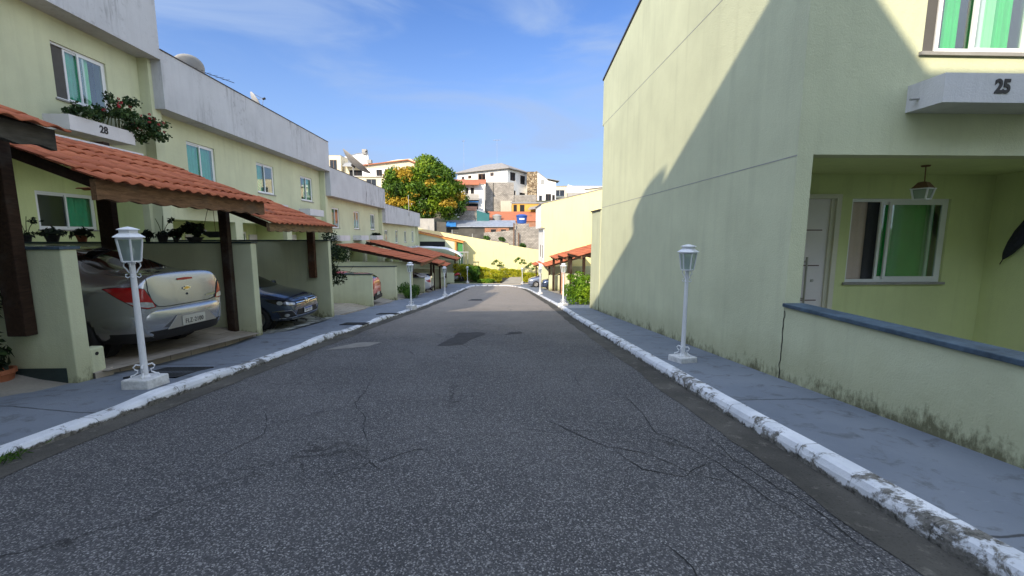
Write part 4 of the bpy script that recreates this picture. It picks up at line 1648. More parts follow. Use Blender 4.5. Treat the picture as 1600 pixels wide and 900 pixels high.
def garden_lamp(label):
    t = root('garden_lamp', label, 'street lamp', (0, 0, 0), LAMPG)
    mb = MB()
    mb.hexa([(-0.16, -0.16, -0.10), (0.16, -0.16, -0.10), (0.16, 0.16, -0.10), (-0.16, 0.16, -0.10), (-0.155, -0.155, 0.10), (0.155, -0.155, 0.10), (0.155, 0.155, 0.085), (-0.155, 0.155, 0.09)])
    mb.build('base_block', 'kerb_block', t, bevel=0.015)
    mb = MB()
    mb.lathe([(0.055, 0.085), (0.05, 0.10), (0.036, 0.12), (0.034, 0.40), (0.028, 1.44), (0.036, 1.445), (0.036, 1.47), (0.02, 1.475)], (0, 0, 0), 14)
    mb.build('pole', 'white_metal', t, smooth=False)
    mb = MB()
    for q in range(4):
        a = PI / 2 * q + 0.5
        ca, sa = math.cos(a), math.sin(a)
        P = lambda r_, z: (r_ * ca, r_ * sa, z)
        mb.tube([P(0.036, 0.24), P(0.075, 0.25), P(0.098, 0.22), P(0.085, 0.19), P(0.06, 0.18), P(0.065, 0.15), P(0.10, 0.125), P(0.125, 0.12), P(0.128, 0.10)], 0.009, 6)
    mb.build('base_scroll', 'white_metal', t)
    mb = MB()
    for q in range(4):
        a = PI / 2 * q + 0.5
        ca, sa = math.cos(a), math.sin(a)
        P = lambda r_, z: (r_ * ca, r_ * sa, z)
        mb.tube([P(0.03, 1.30), P(0.05, 1.285), P(0.068, 1.30), P(0.064, 1.325), P(0.05, 1.325)], 0.007, 6)
        mb.tube([P(0.032, 1.34), P(0.05, 1.38), P(0.075, 1.42), P(0.07, 1.455), P(0.05, 1.462)], 0.007, 6)
    mb.build('bracket_scroll', 'white_metal', t)
    ph = 0.25
    mb = MB()
    for r_, z in ((0.095, 1.475), (0.128, 1.735)):
        mb.lathe([(r_, z - 0.008), (r_, z + 0.008)], (0, 0, 0), 6, phase=ph)
    for q in range(6):
        a = PI / 3 * q + ph
        mb.tube([(0.092 * math.cos(a), 0.092 * math.sin(a), 1.475), (0.126 * math.cos(a), 0.126 * math.sin(a), 1.735)], 0.0095, 6)
    mb.build('lantern_frame', 'white_metal', t)
    mb = MB()
    mb.lathe([(0.086, 1.483), (0.119, 1.728)], (0, 0, 0), 6, phase=ph, cap=False)
    mb.build('lantern_glass', 'lamp_glass', t)
    mb = MB()
    mb.lathe([(0.018, 1.484), (0.02, 1.53), (0.034, 1.57), (0.038, 1.61), (0.026, 1.645), (0.004, 1.66)], (0, 0, 0), 12)
    mb.build('bulb', 'bulb', t, smooth=True)
    mb = MB()
    mb.lathe([(0.10, 1.744), (0.160, 1.748), (0.157, 1.757), (0.098, 1.795), (0.092, 1.797), (0.092, 1.832), (0.115, 1.834), (0.112, 1.842), (0.05, 1.862), (0.004, 1.872)], (0, 0, 0), 6, phase=ph)
    mb.build('lamp_roof', 'white_metal', t)
    return t


MAT['kerb_block'] = M('chipped_white_block_paint', (0.60, 0.60, 0.60), 0.85, 0.35, 9, 30, bump=0.4)
lamp = garden_lamp('white garden lamp between the silver car and the kerb')
lamp_spots = [
    (-4.36, 5.02, 1.03, 'white garden lamp in front of the silver car'),
    (2.86, 6.1, 0.97, 'white garden lamp before the shaded blank wall of the corner house'),
    (-3.60, 16.8, 1.0, 'white garden lamp beside the green bush and the low walls'),
    (-3.42, 26.0, 1.0, 'white garden lamp on the far pavement near the pale grey car'),
    (2.80, 17.5, 0.98, 'white garden lamp beside the big lime-green shrub'),
    (2.90, 28.3, 0.98, 'white garden lamp before the slate blue car'),
    (-3.55, 46.8, 1.0, 'white garden lamp before the dark shrub at the end of the street'),
    (2.62, 45.0, 0.98, 'white garden lamp beside the garden path at the end of the street'),
]
for i, (x, y, k, lab) in enumerate(lamp_spots):
    o = lamp if i == 0 else copy_tree(lamp)
    z = (END_Z + 0.10) if y > 41.2 else zr(y) + 0.125
    if i == 0:
        z += 0.02
    o.location = (x, y, z)
    o.scale = (k, k, k)
    o.rotation_euler = (0, 0, (0, 0.3, 1.1, 0.2, 0.7, 0.1, 0.5, 0.9)[i])
    o['label'] = lab

# ------------------------------------------------------------------ iron grates in the pavement
for i, (x, y, lab) in enumerate(((-4.63, 5.75, 'ribbed iron drain grate at the foot of the nearest lamp'), (-4.10, 11.6, 'ribbed iron drain grate in front of the dark blue car'), (-3.95, 14.5, 'ribbed iron drain grate in front of the low wall'))):
    gk = 1.0 if i == 0 else 0.7
    t = root('drain_grate', lab, 'drain grate', (x, y, swz(y, x)), 'drain grates in the pavement')
    f = lambda a, b, c_: (a, b, swz(b, a) + c_)
    mb = MB()
    x0, x1, y0, y1 = x - 0.34, x + 0.34, y - 0.36 * gk, y + 0.36 * gk
    for (a, b, c_, d) in ((x0, x1, y0, y0 + 0.04), (x0, x1, y1 - 0.04, y1), (x0, x0 + 0.04, y0, y1), (x1 - 0.04, x1, y0, y1)):
        mb.hexa([f(a, c_, 0.002), f(b, c_, 0.002), f(b, d, 0.002), f(a, d, 0.002), f(a, c_, 0.018), f(b, c_, 0.018), f(b, d, 0.018), f(a, d, 0.018)])
    mb.build('grate_frame', 'grate', t, merge=0)
    mb = MB()
    for k in range(11):
        a = x0 + 0.05 + k * 0.054
        mb.hexa([f(a, y0 + 0.04, 0.003), f(a + 0.026, y0 + 0.04, 0.003), f(a + 0.026, y1 - 0.04, 0.003), f(a, y1 - 0.04, 0.003), f(a, y0 + 0.04, 0.015), f(a + 0.026, y0 + 0.04, 0.015), f(a + 0.026, y1 - 0.04, 0.015), f(a, y1 - 0.04, 0.015)])
    mb.build('grate_bars', 'grate', t, merge=0)
    mb = MB()
    mb.quad(f(x0, y0, 0.0015), f(x1, y0, 0.0015), f(x1, y1, 0.0015), f(x0, y1, 0.0015))
    mb.build('pit', 'black', t, merge=0)

# ------------------------------------------------------------------ cars
#        x     w    zb   zbelt  wb    wr   z6    ztop
SEDAN = [(-2.140, .46, .40, .66, .43, .36, .72, .74),
         (-2.128, .58, .30, .80, .55, .46, .90, .92),
         (-2.105, .66, .25, .90, .63, .54, 1.05, 1.06),
         (-2.092, .68, .25, .92, .655, .565, 1.095, 1.11),
         (-2.06, .715, .24, .93, .69, .59, 1.10, 1.118),
         (-1.95, .785, .22, .94, .745, .635, 1.09, 1.115),
         (-1.75, .835, .20, .945, .79, .655, 1.085, 1.11),
         (-1.42, .86, .20, .95, .815, .635, 1.11, 1.145),
         (-0.95, .865, .20, .955, .82, .575, 1.32, 1.365),
         (-0.50, .865, .20, .955, .82, .55, 1.415, 1.465),
         (0.00, .865, .20, .95, .82, .555, 1.435, 1.485),
         (0.38, .865, .20, .945, .82, .565, 1.39, 1.44),
         (0.80, .865, .20, .94, .82, .61, 1.19, 1.24),
         (1.12, .865, .20, .93, .82, .67, 1.00, 1.035),
         (1.55, .855, .20, .885, .80, .64, .93, .965),
         (1.85, .825, .21, .82, .765, .60, .855, .885),
         (2.02, .775, .23, .755, .715, .54, .785, .81),
         (2.10, .70, .26, .69, .645, .47, .715, .735),
         (2.14, .58, .32, .58, .53, .40, .61, .63)]
WHEELX = (-1.25, 1.30)


def car_body(name, mat, par, stations, clear=0.335):
    mb = MB()
    prev = None
    rings = []
    for (x, w, zb, zbelt, wb, wr, z6, zt) in stations:
        half = [(0, zb), (.70 * w, zb), (.955 * w, zb + .055), (w, zb + .20), (w * .992, zbelt - .14), (wb, zbelt), (wr, z6), (wr * .55, zt), (0, zt + .008)]
        pts = [(y, z) for y, z in half] + [(-y, z) for y, z in half[-2:0:-1]]
        rings.append([mb.v((x, y, z)) for y, z in pts])
    for a, b in zip(rings, rings[1:]):
        n = len(a)
        for i in range(n):
            mb.face([a[i], a[(i + 1) % n], b[(i + 1) % n], b[i]])
    mb.face(rings[0][::-1])
    mb.face(rings[-1])
    tmp = mb.build('body_cage', None)
    sb = tmp.modifiers.new('s', 'SUBSURF')
    sb.levels = 3
    sb.render_levels = 3
    cut = MB()
    for x in WHEELX:
        for s_ in (-1, 1):
            cut.lathe([(clear, 0.52), (clear, 1.2)] if s_ > 0 else [(clear, -1.2), (clear, -0.52)], (x, 0, 0.31), 28, 'y')
    co = cut.build('arch_cutter', None, merge=0)
    bo = tmp.modifiers.new('b', 'BOOLEAN')
    bo.operation = 'DIFFERENCE'
    bo.object = co
    dg = bpy.context.evaluated_depsgraph_get()
    me = bpy.data.meshes.new_from_object(tmp.evaluated_get(dg))
    bpy.data.objects.remove(tmp)
    bpy.data.objects.remove(co)
    for p in me.polygons:
        p.use_smooth = True
    me.materials.clear()
    me.name = name
    o = link_mesh(name, me, mat, par)
    bv = BVHTree.FromPolygons([v.co for v in me.vertices], [tuple(p.vertices) for p in me.polygons])
    return o, bv


VIEWS = {'rear': (Vector((1, 0, 0)),), 'front': (Vector((-1, 0, 0)),), 'left': (Vector((0, -1, 0)),), 'right': (Vector((0, 1, 0)),),
         'rear_left': (Vector((.8, -.6, 0)),), 'rear_right': (Vector((.8, .6, 0)),), 'front_right': (Vector((-.8, .6, 0)),), 'front_left': (Vector((-.8, -.6, 0)),),
         'top': (Vector((0, 0, -1)),)}


def decal(name, bv, view, polys, off, mat, par, res=0.04, mirror=False):
    """panels pressed onto the body: polygons given in the plane seen along a direction"""
    D = VIEWS[view][0].normalized()
    up = Vector((0, 0, 1)) if abs(D.z) < .5 else Vector((1, 0, 0))
    U = D.cross(up).normalized()
    bm = bmesh.new()
    for poly in polys:
        if mirror:
            poly = [(-u, v) for u, v in poly]
        # densify the outline
        out = []
        for a, b in zip(poly, poly[1:] + poly[:1]):
            n = max(1, int(math.dist(a, b) / res))
            for k in range(n):
                out.append(Vector((a[0] + (b[0] - a[0]) * k / n, a[1] + (b[1] - a[1]) * k / n)))
        n0 = len(out)
        u0, u1 = min(p.x for p in out), max(p.x for p in out)
        v0, v1 = min(p.y for p in out), max(p.y for p in out)
        pts = list(out)
        nu, nv_ = int((u1 - u0) / res), int((v1 - v0) / res)
        for i in range(1, nu):
            for j in range(1, nv_):
                pts.append(Vector((u0 + (u1 - u0) * (i + 0.13 * (j % 2)) / nu, v0 + (v1 - v0) * j / nv_)))
        vs, _e, fs, *_ = delaunay_2d_cdt(pts, [], [list(range(n0))], 1, 1e-5)
        mp = []
        for p in vs:
            o_ = -D * 6 + U * p.x + up * p.y
            hit, nrm, idx, dist = bv.ray_cast(o_, D)
            mp.append(bm.verts.new(hit - D * off) if hit is not None else None)
        for f in fs:
            q = [mp[i] for i in f]
            if all(q):
                try:
                    bm.faces.new(q)
                except ValueError:
                    pass
    for v in [v for v in bm.verts if not v.link_faces]:
        bm.verts.remove(v)
    bmesh.ops.recalc_face_normals(bm, faces=bm.faces)
    me = bpy.data.meshes.new(name)
    bm.to_mesh(me)
    bm.free()
    for p in me.polygons:
        p.use_smooth = True
    return link_mesh(name, me, mat, par)


def line(pts, w):
    """thin outline polygon following a polyline"""
    L_, R_ = [], []
    for i, p in enumerate(pts):
        a, b = pts[max(0, i - 1)], pts[min(len(pts) - 1, i + 1)]
        d = Vector((b[0] - a[0], b[1] - a[1])).normalized()
        L_.append((p[0] - d.y * w, p[1] + d.x * w))
        R_.append((p[0] + d.y * w, p[1] - d.x * w))
    return L_ + R_[::-1]


def wheel(par, x, side, rim='steel', r_=0.305):
    mb = MB()
    y0 = side * 0.70
    w = side * 0.15
    prof = [(r_ * .66, 0.0), (r_ * .93, -0.01 * side), (r_, w * .12), (r_, w * .88), (r_ * .93, w + 0.005 * side), (r_ * .68, w)]
    mb.lathe([(a, h) for a, h in prof], (x, y0, 0.305), 28, 'y', cap=False)
    o = mb.build('wheel', 'black', par, smooth=True)
    mb = MB()
    mb.lathe([(r_ * .67, w * 0.5), (r_ * .69, w * .97), (r_ * .63, w * .98), (r_ * .60, w * .70), (0.0001, w * .55)], (x, y0, 0.305), 28, 'y', cap=False)
    for k in range(5):
        a = 2 * PI * k / 5 + 0.3
        c, s_ = math.cos(a), math.sin(a)
        for dl in (-0.16, 0.16):
            c2, s2 = math.cos(a + dl), math.sin(a + dl)
            mb.tube([(x + 0.03 * c, y0 + w * .92, 0.305 + 0.03 * s_), (x + r_ * .62 * c2, y0 + w * .90, 0.305 + r_ * .62 * s2)], 0.014, 6)
    mb.lathe([(0.05, w * .6), (0.05, w * .98), (0.03, w * 1.0)], (x, y0, 0.305), 14, 'y')
    mb.build('rim', rim, o)
    return o


def number_plate(par, bv, end, z, txt, mat, size=0.105, band=None, w=0.40, h=0.13, dx=0.0):
    D = VIEWS[end][0]
    hit = bv.ray_cast(-D * 6 + Vector((0, 0, z)), D)[0]
    x = hit.x - D.x * (0.022 + dx)
    mb = MB()
    mb.box(x - 0.006, x + 0.006, -w / 2, w / 2, z - h / 2, z + h / 2)
    p = mb.build('number_plate', mat, par, bevel=0.003)
    right = D.cross(Vector((0, 0, 1)))
    if txt:
        put_text('plate_text', txt, size, (x - D.x * 0.0095, 0, z - 0.012), right, (0, 0, 1), 'number', p, bold=0.0, depth=0.0015, squash=0.84, spacing=1.12)
    if band:
        mb = MB()
        xa, xb = sorted((x - D.x * 0.0065, x - D.x * 0.0085))
        mb.box(xa, xb, -w / 2 + 0.005, w / 2 - 0.005, z + h / 2 - 0.035, z + h / 2 - 0.005)
        mb.build('plate_band', band, p)
    return p


def place_car(o, x, y, rz, k=1.0, lift=0.0, off=0.12, tilt=0.15):
    o.location = (x, y, zr(y) + off + lift)
    o.scale = (k, k, k)
    o.rotation_euler = (Matrix.Rotation(-math.atan(S * tilt), 3, 'X') @ Matrix.Rotation(rz, 3, 'Z')).to_euler()


def car_base(name, label, paint, stations=SEDAN):
    c = root(name, label, 'car', (0, 0, 0))
    body, bv = car_body('body', paint, c, stations)
    mb = MB()
    for x in WHEELX:
        for s_ in (-1, 1):
            mb.lathe([(0.345, 0.50 * s_), (0.345, 0.66 * s_)], (x, 0, 0.31), 24, 'y')
    mb.box(-1.9, 1.9, -0.62, 0.62, 0.24, 0.40)
    mb.build('underbody', 'car_trim', c)
    for x in WHEELX:
        wheel(c, x, 1)
        wheel(c, x, -1)
    # glass all round
    sw1 = [(-1.28, 1.035), (-1.02, 1.20), (-0.78, 1.325), (-0.40, 1.375), (-0.36, 1.375), (-0.36, 1.02), (-0.9, 1.01)]
    sw2 = [(-0.31, 1.375), (0.12, 1.385), (0.38, 1.33), (0.68, 1.17), (0.90, 1.03), (0.60, 1.005), (-0.31, 1.015)]
    for v, m in (('left', True), ('right', False)):
        decal('side_window', bv, v, [sw1], 0.006, 'car_glass', c, mirror=m)
        decal('side_window', bv, v, [sw2], 0.006, 'car_glass', c, mirror=m)
        decal('door_seam', bv, v, [line([(-0.33, 1.0), (-0.33, 0.35)], 0.004), line([(0.82, 0.98), (0.86, 0.6), (0.75, 0.3)], 0.004), line([(-1.28, 1.0), (-1.2, 0.75), (-0.92, 0.62), (-0.9, 0.33)], 0.004)], 0.004, 'car_trim', c, 0.05, mirror=m)
        decal('door_handle', bv, v, [[(-0.62, .86), (-0.42, .865), (-0.42, .89), (-0.62, .885)], [(0.30, .86), (0.50, .86), (0.50, .885), (0.30, .885)]], 0.02, paint, c, mirror=m)
    decal('rear_window', bv, 'rear', [[(-.50, 1.165), (0, 1.155), (.50, 1.165), (.47, 1.33), (.43, 1.405), (0, 1.43), (-.43, 1.405), (-.47, 1.33)]], 0.006, 'car_glass', c)
    decal('windscreen', bv, 'front', [[(-.60, 1.06), (0, 1.045), (.60, 1.06), (.53, 1.30), (.48, 1.385), (0, 1.41), (-.48, 1.385), (-.53, 1.30)]], 0.006, 'car_glass', c)
    for s_ in (-1, 1):
        mb = MB()
        mb.hexa([(0.66, s_ * .84, 1.00), (0.80, s_ * .84, 1.00), (0.80, s_ * 1.00, 1.00), (0.70, s_ * 1.00, 1.00), (0.66, s_ * .84, 1.12), (0.78, s_ * .84, 1.12), (0.78, s_ * .98, 1.13), (0.70, s_ * .98, 1.13)])
        mb.build('mirror', paint, c, bevel=0.03)
    return c, bv


def bumper(par, name, paint, end):
    """wrap-round bumper with a ledge on top, a plate recess and a dark lower lip"""
    plan = [(1.58, .828), (1.76, .825), (1.94, .785), (2.05, .715), (2.125, .61), (2.168, .44), (2.185, .22), (2.19, 0.0)]
    plan = plan + [(x, -y) for x, y in plan[-2::-1]]
    sec = [(-.10, .655), (-.035, .650), (-.010, .632), (.006, .59), (.012, .52), (.004, .44), (-.012, .37)]
    low = [(-.012, .369), (-.03, .30), (-.07, .235), (-.14, .22)]
    for nm, sc, mt in ((name, sec, paint), ('bumper_lip', low, 'car_trim')):
        mb = MB()
        prev = None
        for i, (x, y) in enumerate(plan):
            a, b = plan[max(0, i - 1)], plan[min(len(plan) - 1, i + 1)]
            d = Vector((b[0] - a[0], b[1] - a[1])).normalized()
            n = Vector((-d.y, d.x))
            if n.x * x + n.y * y < 0:
                n = -n
            ring = [mb.v((end * (x + n.x * o_), y + n.y * o_, z)) for o_, z in sc]
            if prev:
                for k in range(len(sc) - 1):
                    mb.face([prev[k], prev[k + 1], ring[k + 1], ring[k]])
            prev = ring
        o = mb.build(nm, mt, par if nm == name else o_b, smooth=True)
        if nm == name:
            o_b = o
            sb = o.modifiers.new('s', 'SUBSURF')
            sb.levels = sb.render_levels = 2
    # dark trapezoid recess carrying the plate
    x = end * 2.205
    mb = MB()
    mb.prism([(-.43, .372), (.43, .372), (.27, .535), (-.27, .535)], 'x', x - .004, x + .004)
    r_ = mb.build('plate_recess', 'paint_silver_dim', o_b)
    return o_b


MAT['paint_silver_dim'] = car_paint('silver_paint_recess', (0.36, 0.355, 0.34), 0.6, 0.4)

# silver saloon, tail to the street
car, bv = car_base('parked_car', 'silver saloon car parked tail out under the tiled carport', 'paint_silver')
TL = [(.38, .945), (.50, .955), (.64, .955), (.76, .93), (.825, .80), (.875, .685), (.78, .675), (.64, .72), (.50, .83)]
TLW = [(.57, .775), (.66, .72), (.78, .690), (.86, .690), (.84, .745), (.76, .765)]
for v, m in (('rear_left', False), ('rear_right', True)):
    l_ = decal('taillight', bv, v, [TL], 0.012, 'lens_red', car, 0.03, mirror=m)
    decal('taillight_lens', bv, v, [TLW], 0.016, 'lens_white', l_, 0.02, mirror=m)
    decal('taillight_surround', bv, v, [line(TL + TL[:1], 0.006)], 0.010, 'car_trim', l_, 0.03, mirror=m)
decal('boot_seam', bv, 'rear', [line([(-.585, .90), (-.55, .76), (-.48, .685), (-.38, .672), (0, .668), (.38, .672), (.48, .685), (.55, .76), (.585, .90)], 0.005),
                               line([(-.56, 1.12), (-.58, 1.0), (-.585, .90)], 0.004), line([(.56, 1.12), (.58, 1.0), (.585, .90)], 0.004)], 0.005, 'car_trim', car, 0.03)
decal('brake_light', bv, 'rear', [[(-.13, 1.005), (0, 1.0), (.13, 1.005), (.125, 1.028), (0, 1.034), (-.125, 1.028)]], 0.012, 'lens_red', car, 0.03)
bow = [(-.088, -.016), (-.036, -.016), (-.046, -.034), (.030, -.034), (.036, -.016), (.076, -.016), (.088, .016), (.036, .016), (.046, .034), (-.030, .034), (-.036, .016), (-.076, .016)]
e_ = decal('emblem', bv, 'rear', [[(u * .78, v * .80 + .885) for u, v in bow]], 0.014, 'chrome', car, 0.03)
decal('emblem_inlay', bv, 'rear', [[(u * .62, v * .52 + .885) for u, v in bow]], 0.018, 'bronze', e_, 0.03)
decal('boot_lock', bv, 'rear', [[(.016 * math.cos(k), .80 + .016 * math.sin(k)) for k in frange(0, 2 * PI * 11 / 12, 11)]], 0.008, 'car_trim', car)
decal('name_badge', bv, 'rear', [[(.33, .735), (.52, .745), (.52, .760), (.33, .750)]], 0.008, 'chrome', car)
decal('plate_recess', bv, 'rear', [[(-.40, .435), (.40, .435), (.30, .585), (-.30, .585)]], 0.003, 'paint_silver_shadow', car) if False else None
bumper(car, 'rear_bumper', 'paint_silver', -1)
number_plate(car, bv, 'rear', .445, 'FLZ-2100', 'plate_grey', 0.088, dx=0.055)
place_car(car, -7.95, 7.55, PI - R(6), 1.17, off=0.20)
car.scale.z = 1.24

# dark blue saloon, nose to the street
car, bv = car_base('parked_car', 'dark blue saloon car parked nose out beside the cobbled strip', 'paint_blue')
HL = [(.24, .80), (.42, .800), (.62, .775), (.80, .735), (.90, .715), (.905, .645), (.74, .635), (.56, .645), (.40, .69), (.30, .74)]
for v, m in (('front_right', False), ('front_left', True)):
    l_ = decal('headlight', bv, v, [HL], 0.010, 'car_glass', car, 0.03, mirror=m)
    decal('headlight_lens', bv, v, [[(.48 + .055 * math.cos(k), .715 + .048 * math.sin(k)) for k in frange(0, 2 * PI * 13 / 14, 13)], [(.60, .735), (.72, .715), (.82, .70), (.82, .655), (.66, .655), (.60, .68)]], 0.016, 'lens_white', l_, 0.02, mirror=m)
    decal('fog_light', bv, v, [[(.60 + .055 * math.cos(k), .405 + .042 * math.sin(k)) for k in frange(0, 2 * PI * 13 / 14, 13)]], 0.014, 'lens_white', car, 0.02, mirror=m)
    decal('fog_recess', bv, v, [[(.42, .50), (.70, .505), (.80, .42), (.84, .36), (.50, .345)]], 0.006, 'car_trim', car, 0.03, mirror=m)
    decal('bumper_chrome', bv, v, [line([(.34, .50), (.44, .518), (.70, .525), (.80, .43), (.86, .35)], 0.006), line([(.46, .325), (.60, .335), (.80, .345), (.86, .34)], 0.011)], 0.012, 'chrome', car, 0.03, mirror=m)
decal('grille', bv, 'front', [[(-.50, .735), (0, .745), (.50, .735), (.52, .64), (0, .625), (-.52, .64)]], 0.008, 'car_trim', car, 0.04)
decal('grille_bar', bv, 'front', [line([(-.50, .69), (-.10, .688)], 0.008), line([(.10, .688), (.50, .69)], 0.008), line([(-.50, .650), (-.1, .640)], 0.005), line([(.1, .640), (.50, .650)], 0.005)], 0.014, 'chrome', car, 0.04)
decal('lower_grille', bv, 'front', [[(-.46, .51), (.46, .51), (.54, .36), (0, .345), (-.54, .36)]], 0.006, 'car_trim', car, 0.04)
decal('bumper_strip', bv, 'front', [line([(-.54, .365), (-.3, .352), (0, .348), (.3, .352), (.54, .365)], 0.007)], 0.014, 'chrome', car, 0.04)
decal('front_lip', bv, 'front', [[(-.66, .315), (-.3, .30), (.3, .30), (.66, .315), (.64, .265), (-.64, .265)]], 0.012, 'steel', car, 0.04)
circ = lambda r_, n=22: [(r_ * math.cos(2 * PI * k / n), .682 + r_ * math.sin(2 * PI * k / n)) for k in range(n)]
e_ = decal('emblem', bv, 'front', [circ(.076)], 0.018, 'chrome', car, 0.03)
decal('emblem_inlay', bv, 'front', [circ(.062)], 0.021, 'car_trim', e_, 0.03)
decal('emblem_letters', bv, 'front', [line([(-.030, .732), (0, .688), (.030, .732)], 0.0065), line([(-.056, .708), (-.026, .634), (0, .676), (.026, .634), (.056, .708)], 0.0065)], 0.025, 'chrome', e_, 0.03)
decal('bonnet_seam', bv, 'front', [line([(-.66, .80), (-.4, .772), (0, .765), (.4, .772), (.66, .80)], 0.005)], 0.004, 'car_trim', car, 0.03)
number_plate(car, bv, 'front', .455, 'IDN 9C21', 'plate_white', 0.078, 'plate_blue')
place_car(car, -7.66, 11.66, R(-2), 1.06, 0.0, 0.06)

# small red hatchback, only its roof and a corner show over the low wall
HATCH = [(x * (0.86 if x < 0 else 0.9), w, zb, zbelt, wb, wr, z6 + (0.0 if x > -1.3 else 0.22), zt + (0.0 if x > -1.3 else 0.24)) for (x, w, zb, zbelt, wb, wr, z6, zt) in SEDAN]
HATCH = [(-1.86, .64, .40, .70, .60, .5, .95, .98), (-1.84, .74, .30, .82, .70, .58, 1.12, 1.14)] + [q for q in HATCH[2:] if q[0] > -1.6]
WHEELX = (-1.12, 1.18)
car, bv = car_base('parked_car', 'small red car half hidden by the low wall, roof aerial raised', 'paint_red', HATCH)
for v, m in (('rear_left', False), ('rear_right', True)):
    decal('taillight', bv, v, [[(.22, .90), (.50, .98), (.62, .96), (.66, .72), (.40, .74)]], 0.012, 'lens_red', car, 0.03, mirror=m)
decal('bumper_trim', bv, 'rear', [[(-.60, .50), (.60, .50), (.55, .30), (-.55, .30)]], 0.008, 'car_trim', car)
number_plate(car, bv, 'rear', .47, '', 'plate_grey')
mb = MB()
mb.tube([(-0.65, 0, 1.43), (-0.85, 0.0, 1.70)], 0.006, 6)
mb.build('roof_aerial', 'black', car)
place_car(car, -7.62, 19.2, PI + R(2), 1.05)

car, bv = car_base('parked_car', 'pale grey car with a dark rear window behind the dark capped low wall', 'paint_white', HATCH)
for v, m in (('rear_left', False), ('rear_right', True)):
    decal('taillight', bv, v, [[(.30, .90), (.52, .98), (.62, .96), (.64, .78), (.45, .76)]], 0.012, 'lens_red', car, 0.03, mirror=m)
decal('bumper_trim', bv, 'rear', [[(-.62, .36), (.62, .36), (.58, .26), (-.58, .26)]], 0.008, 'car_trim', car)
number_plate(car, bv, 'rear', .50, '', 'plate_grey')
place_car(car, -7.15, 31.9, PI, 1.06)

car, bv = car_base('parked_car', 'slate blue car with its front wheel showing at the end of the far pavement', 'paint_slate', HATCH)
for v, m in (('front_right', False), ('front_left', True)):
    decal('headlight', bv, v, [HL], 0.010, 'lens_white', car, 0.03, mirror=m)
place_car(car, 5.0, 42.2, PI, 1.0, -0.02, tilt=0)
car['label'] = 'slate blue car with one front wheel showing beyond the farthest pale wall'

car, bv = car_base('parked_car', 'black car tucked between two sunlit yellow walls', 'paint_blue', HATCH)
place_car(car, 5.75, 36.4, PI, 1.0, off=0.10)
WHEELX = (-1.25, 1.30)

# motorcycle by the far wall
mcy = root('motorcycle', 'red motorcycle parked by the far pale wall', 'motorcycle', (-4.95, 48.0, END_Z + 0.10))
bx_, by_, bz_ = -4.95, 48.0, END_Z + 0.10
for dx in (-0.62, 0.62):
    mb = MB()
    mb.lathe([(0.22, -0.045), (0.30, -0.03), (0.30, 0.03), (0.22, 0.045), (0.03, 0.03), (0.03, -0.03)], (bx_ + dx, by_, bz_ + 0.30), 20, 'y', cap=False)
    mb.build('wheel', 'black', mcy)
mb = MB()
mb.tube([(bx_ - 0.55, by_, bz_ + 0.72), (bx_ - 0.1, by_, bz_ + 0.78), (bx_ + 0.2, by_, bz_ + 0.90), (bx_ + 0.42, by_, bz_ + 0.80)], [0.06, 0.12, 0.16, 0.08], 10)
mb.build('fuel_tank', 'paint_red', mcy, smooth=True)
mb = MB()
mb.tube([(bx_ - 0.70, by_, bz_ + 0.86), (bx_ - 0.35, by_, bz_ + 0.80), (bx_ + 0.0, by_, bz_ + 0.86)], [0.07, 0.11, 0.08], 10)
mb.build('seat', 'black', mcy, smooth=True)
mb = MB()
mb.box(bx_ - 0.22, bx_ + 0.22, by_ - 0.13, by_ + 0.13, bz_ + 0.28, bz_ + 0.62)
mb.tube([(bx_ - 0.2, by_, bz_ + 0.4), (bx_ - 0.62, by_, bz_ + 0.30)], 0.03, 8)
mb.build('engine', 'steel', mcy, bevel=0.03)
mb = MB()
mb.tube([(bx_ + 0.62, by_ - 0.05, bz_ + 0.30), (bx_ + 0.42, by_ - 0.05, bz_ + 0.98)], 0.022, 8)
mb.tube([(bx_ + 0.62, by_ + 0.05, bz_ + 0.30), (bx_ + 0.42, by_ + 0.05, bz_ + 0.98)], 0.022, 8)
mb.tube([(bx_ + 0.30, by_ - 0.36, bz_ + 1.04), (bx_ + 0.42, by_, bz_ + 0.99), (bx_ + 0.30, by_ + 0.36, bz_ + 1.04)], 0.014, 8)
mb.build('fork_and_handlebar', 'chrome', mcy)
mb = MB()
mb.lathe([(0.02, 0.0), (0.085, 0.02), (0.085, 0.09)], (bx_ + 0.44, by_, bz_ + 0.86), 14, 'x')
mb.build('headlight', 'lens_white', mcy)

# ------------------------------------------------------------------ carports and walls on the far right-hand side
carport(20.8, 25.0, 4.12, 0.46, 8.2, 1.75, 'sunlit tiled carport roof above the big lime-green shrub', [(4.35, 4.48, 20.95, 21.13, -1.9), (4.35, 4.48, 24.7, 24.88, -2.2)], back=False, beam_h=0.16)
carport(25.3, 29.0, 4.12, 0.16, 8.2, 1.35, 'sunlit tiled carport roof second from the big lime-green shrub', [(4.35, 4.53, 25.45, 25.6, -2.4), (4.35, 4.53, 28.7, 28.85, -2.6)], back=False, beam_h=0.16)
carport(29.3, 33.0, 4.12, -0.14, 8.2, 1.0, 'sunlit tiled carport roof over the pink post', [(4.35, 4.53, 32.7, 32.85, -3.0)], back=False, beam_h=0.16)
carport(35.4, 39.4, 4.15, -1.15, 8.0, -0.05, 'lower sunlit tiled carport roof over the black car', [(4.4, 4.55, 35.7, 35.85, -3.3)], back=False, beam_h=0.16)
carport(42.0, 45.6, 3.72, -1.55, 4.52, -1.30, 'small sunlit tiled canopy over the slate blue car', [(3.85, 3.97, 42.1, 42.22, -4.0)], back=False, beam_h=0.10)
carport_wall(25.15, 25.35, 4.15, 9.5, -0.85, 'sunlit yellow wall partly behind the big lime-green shrub', cap=None)
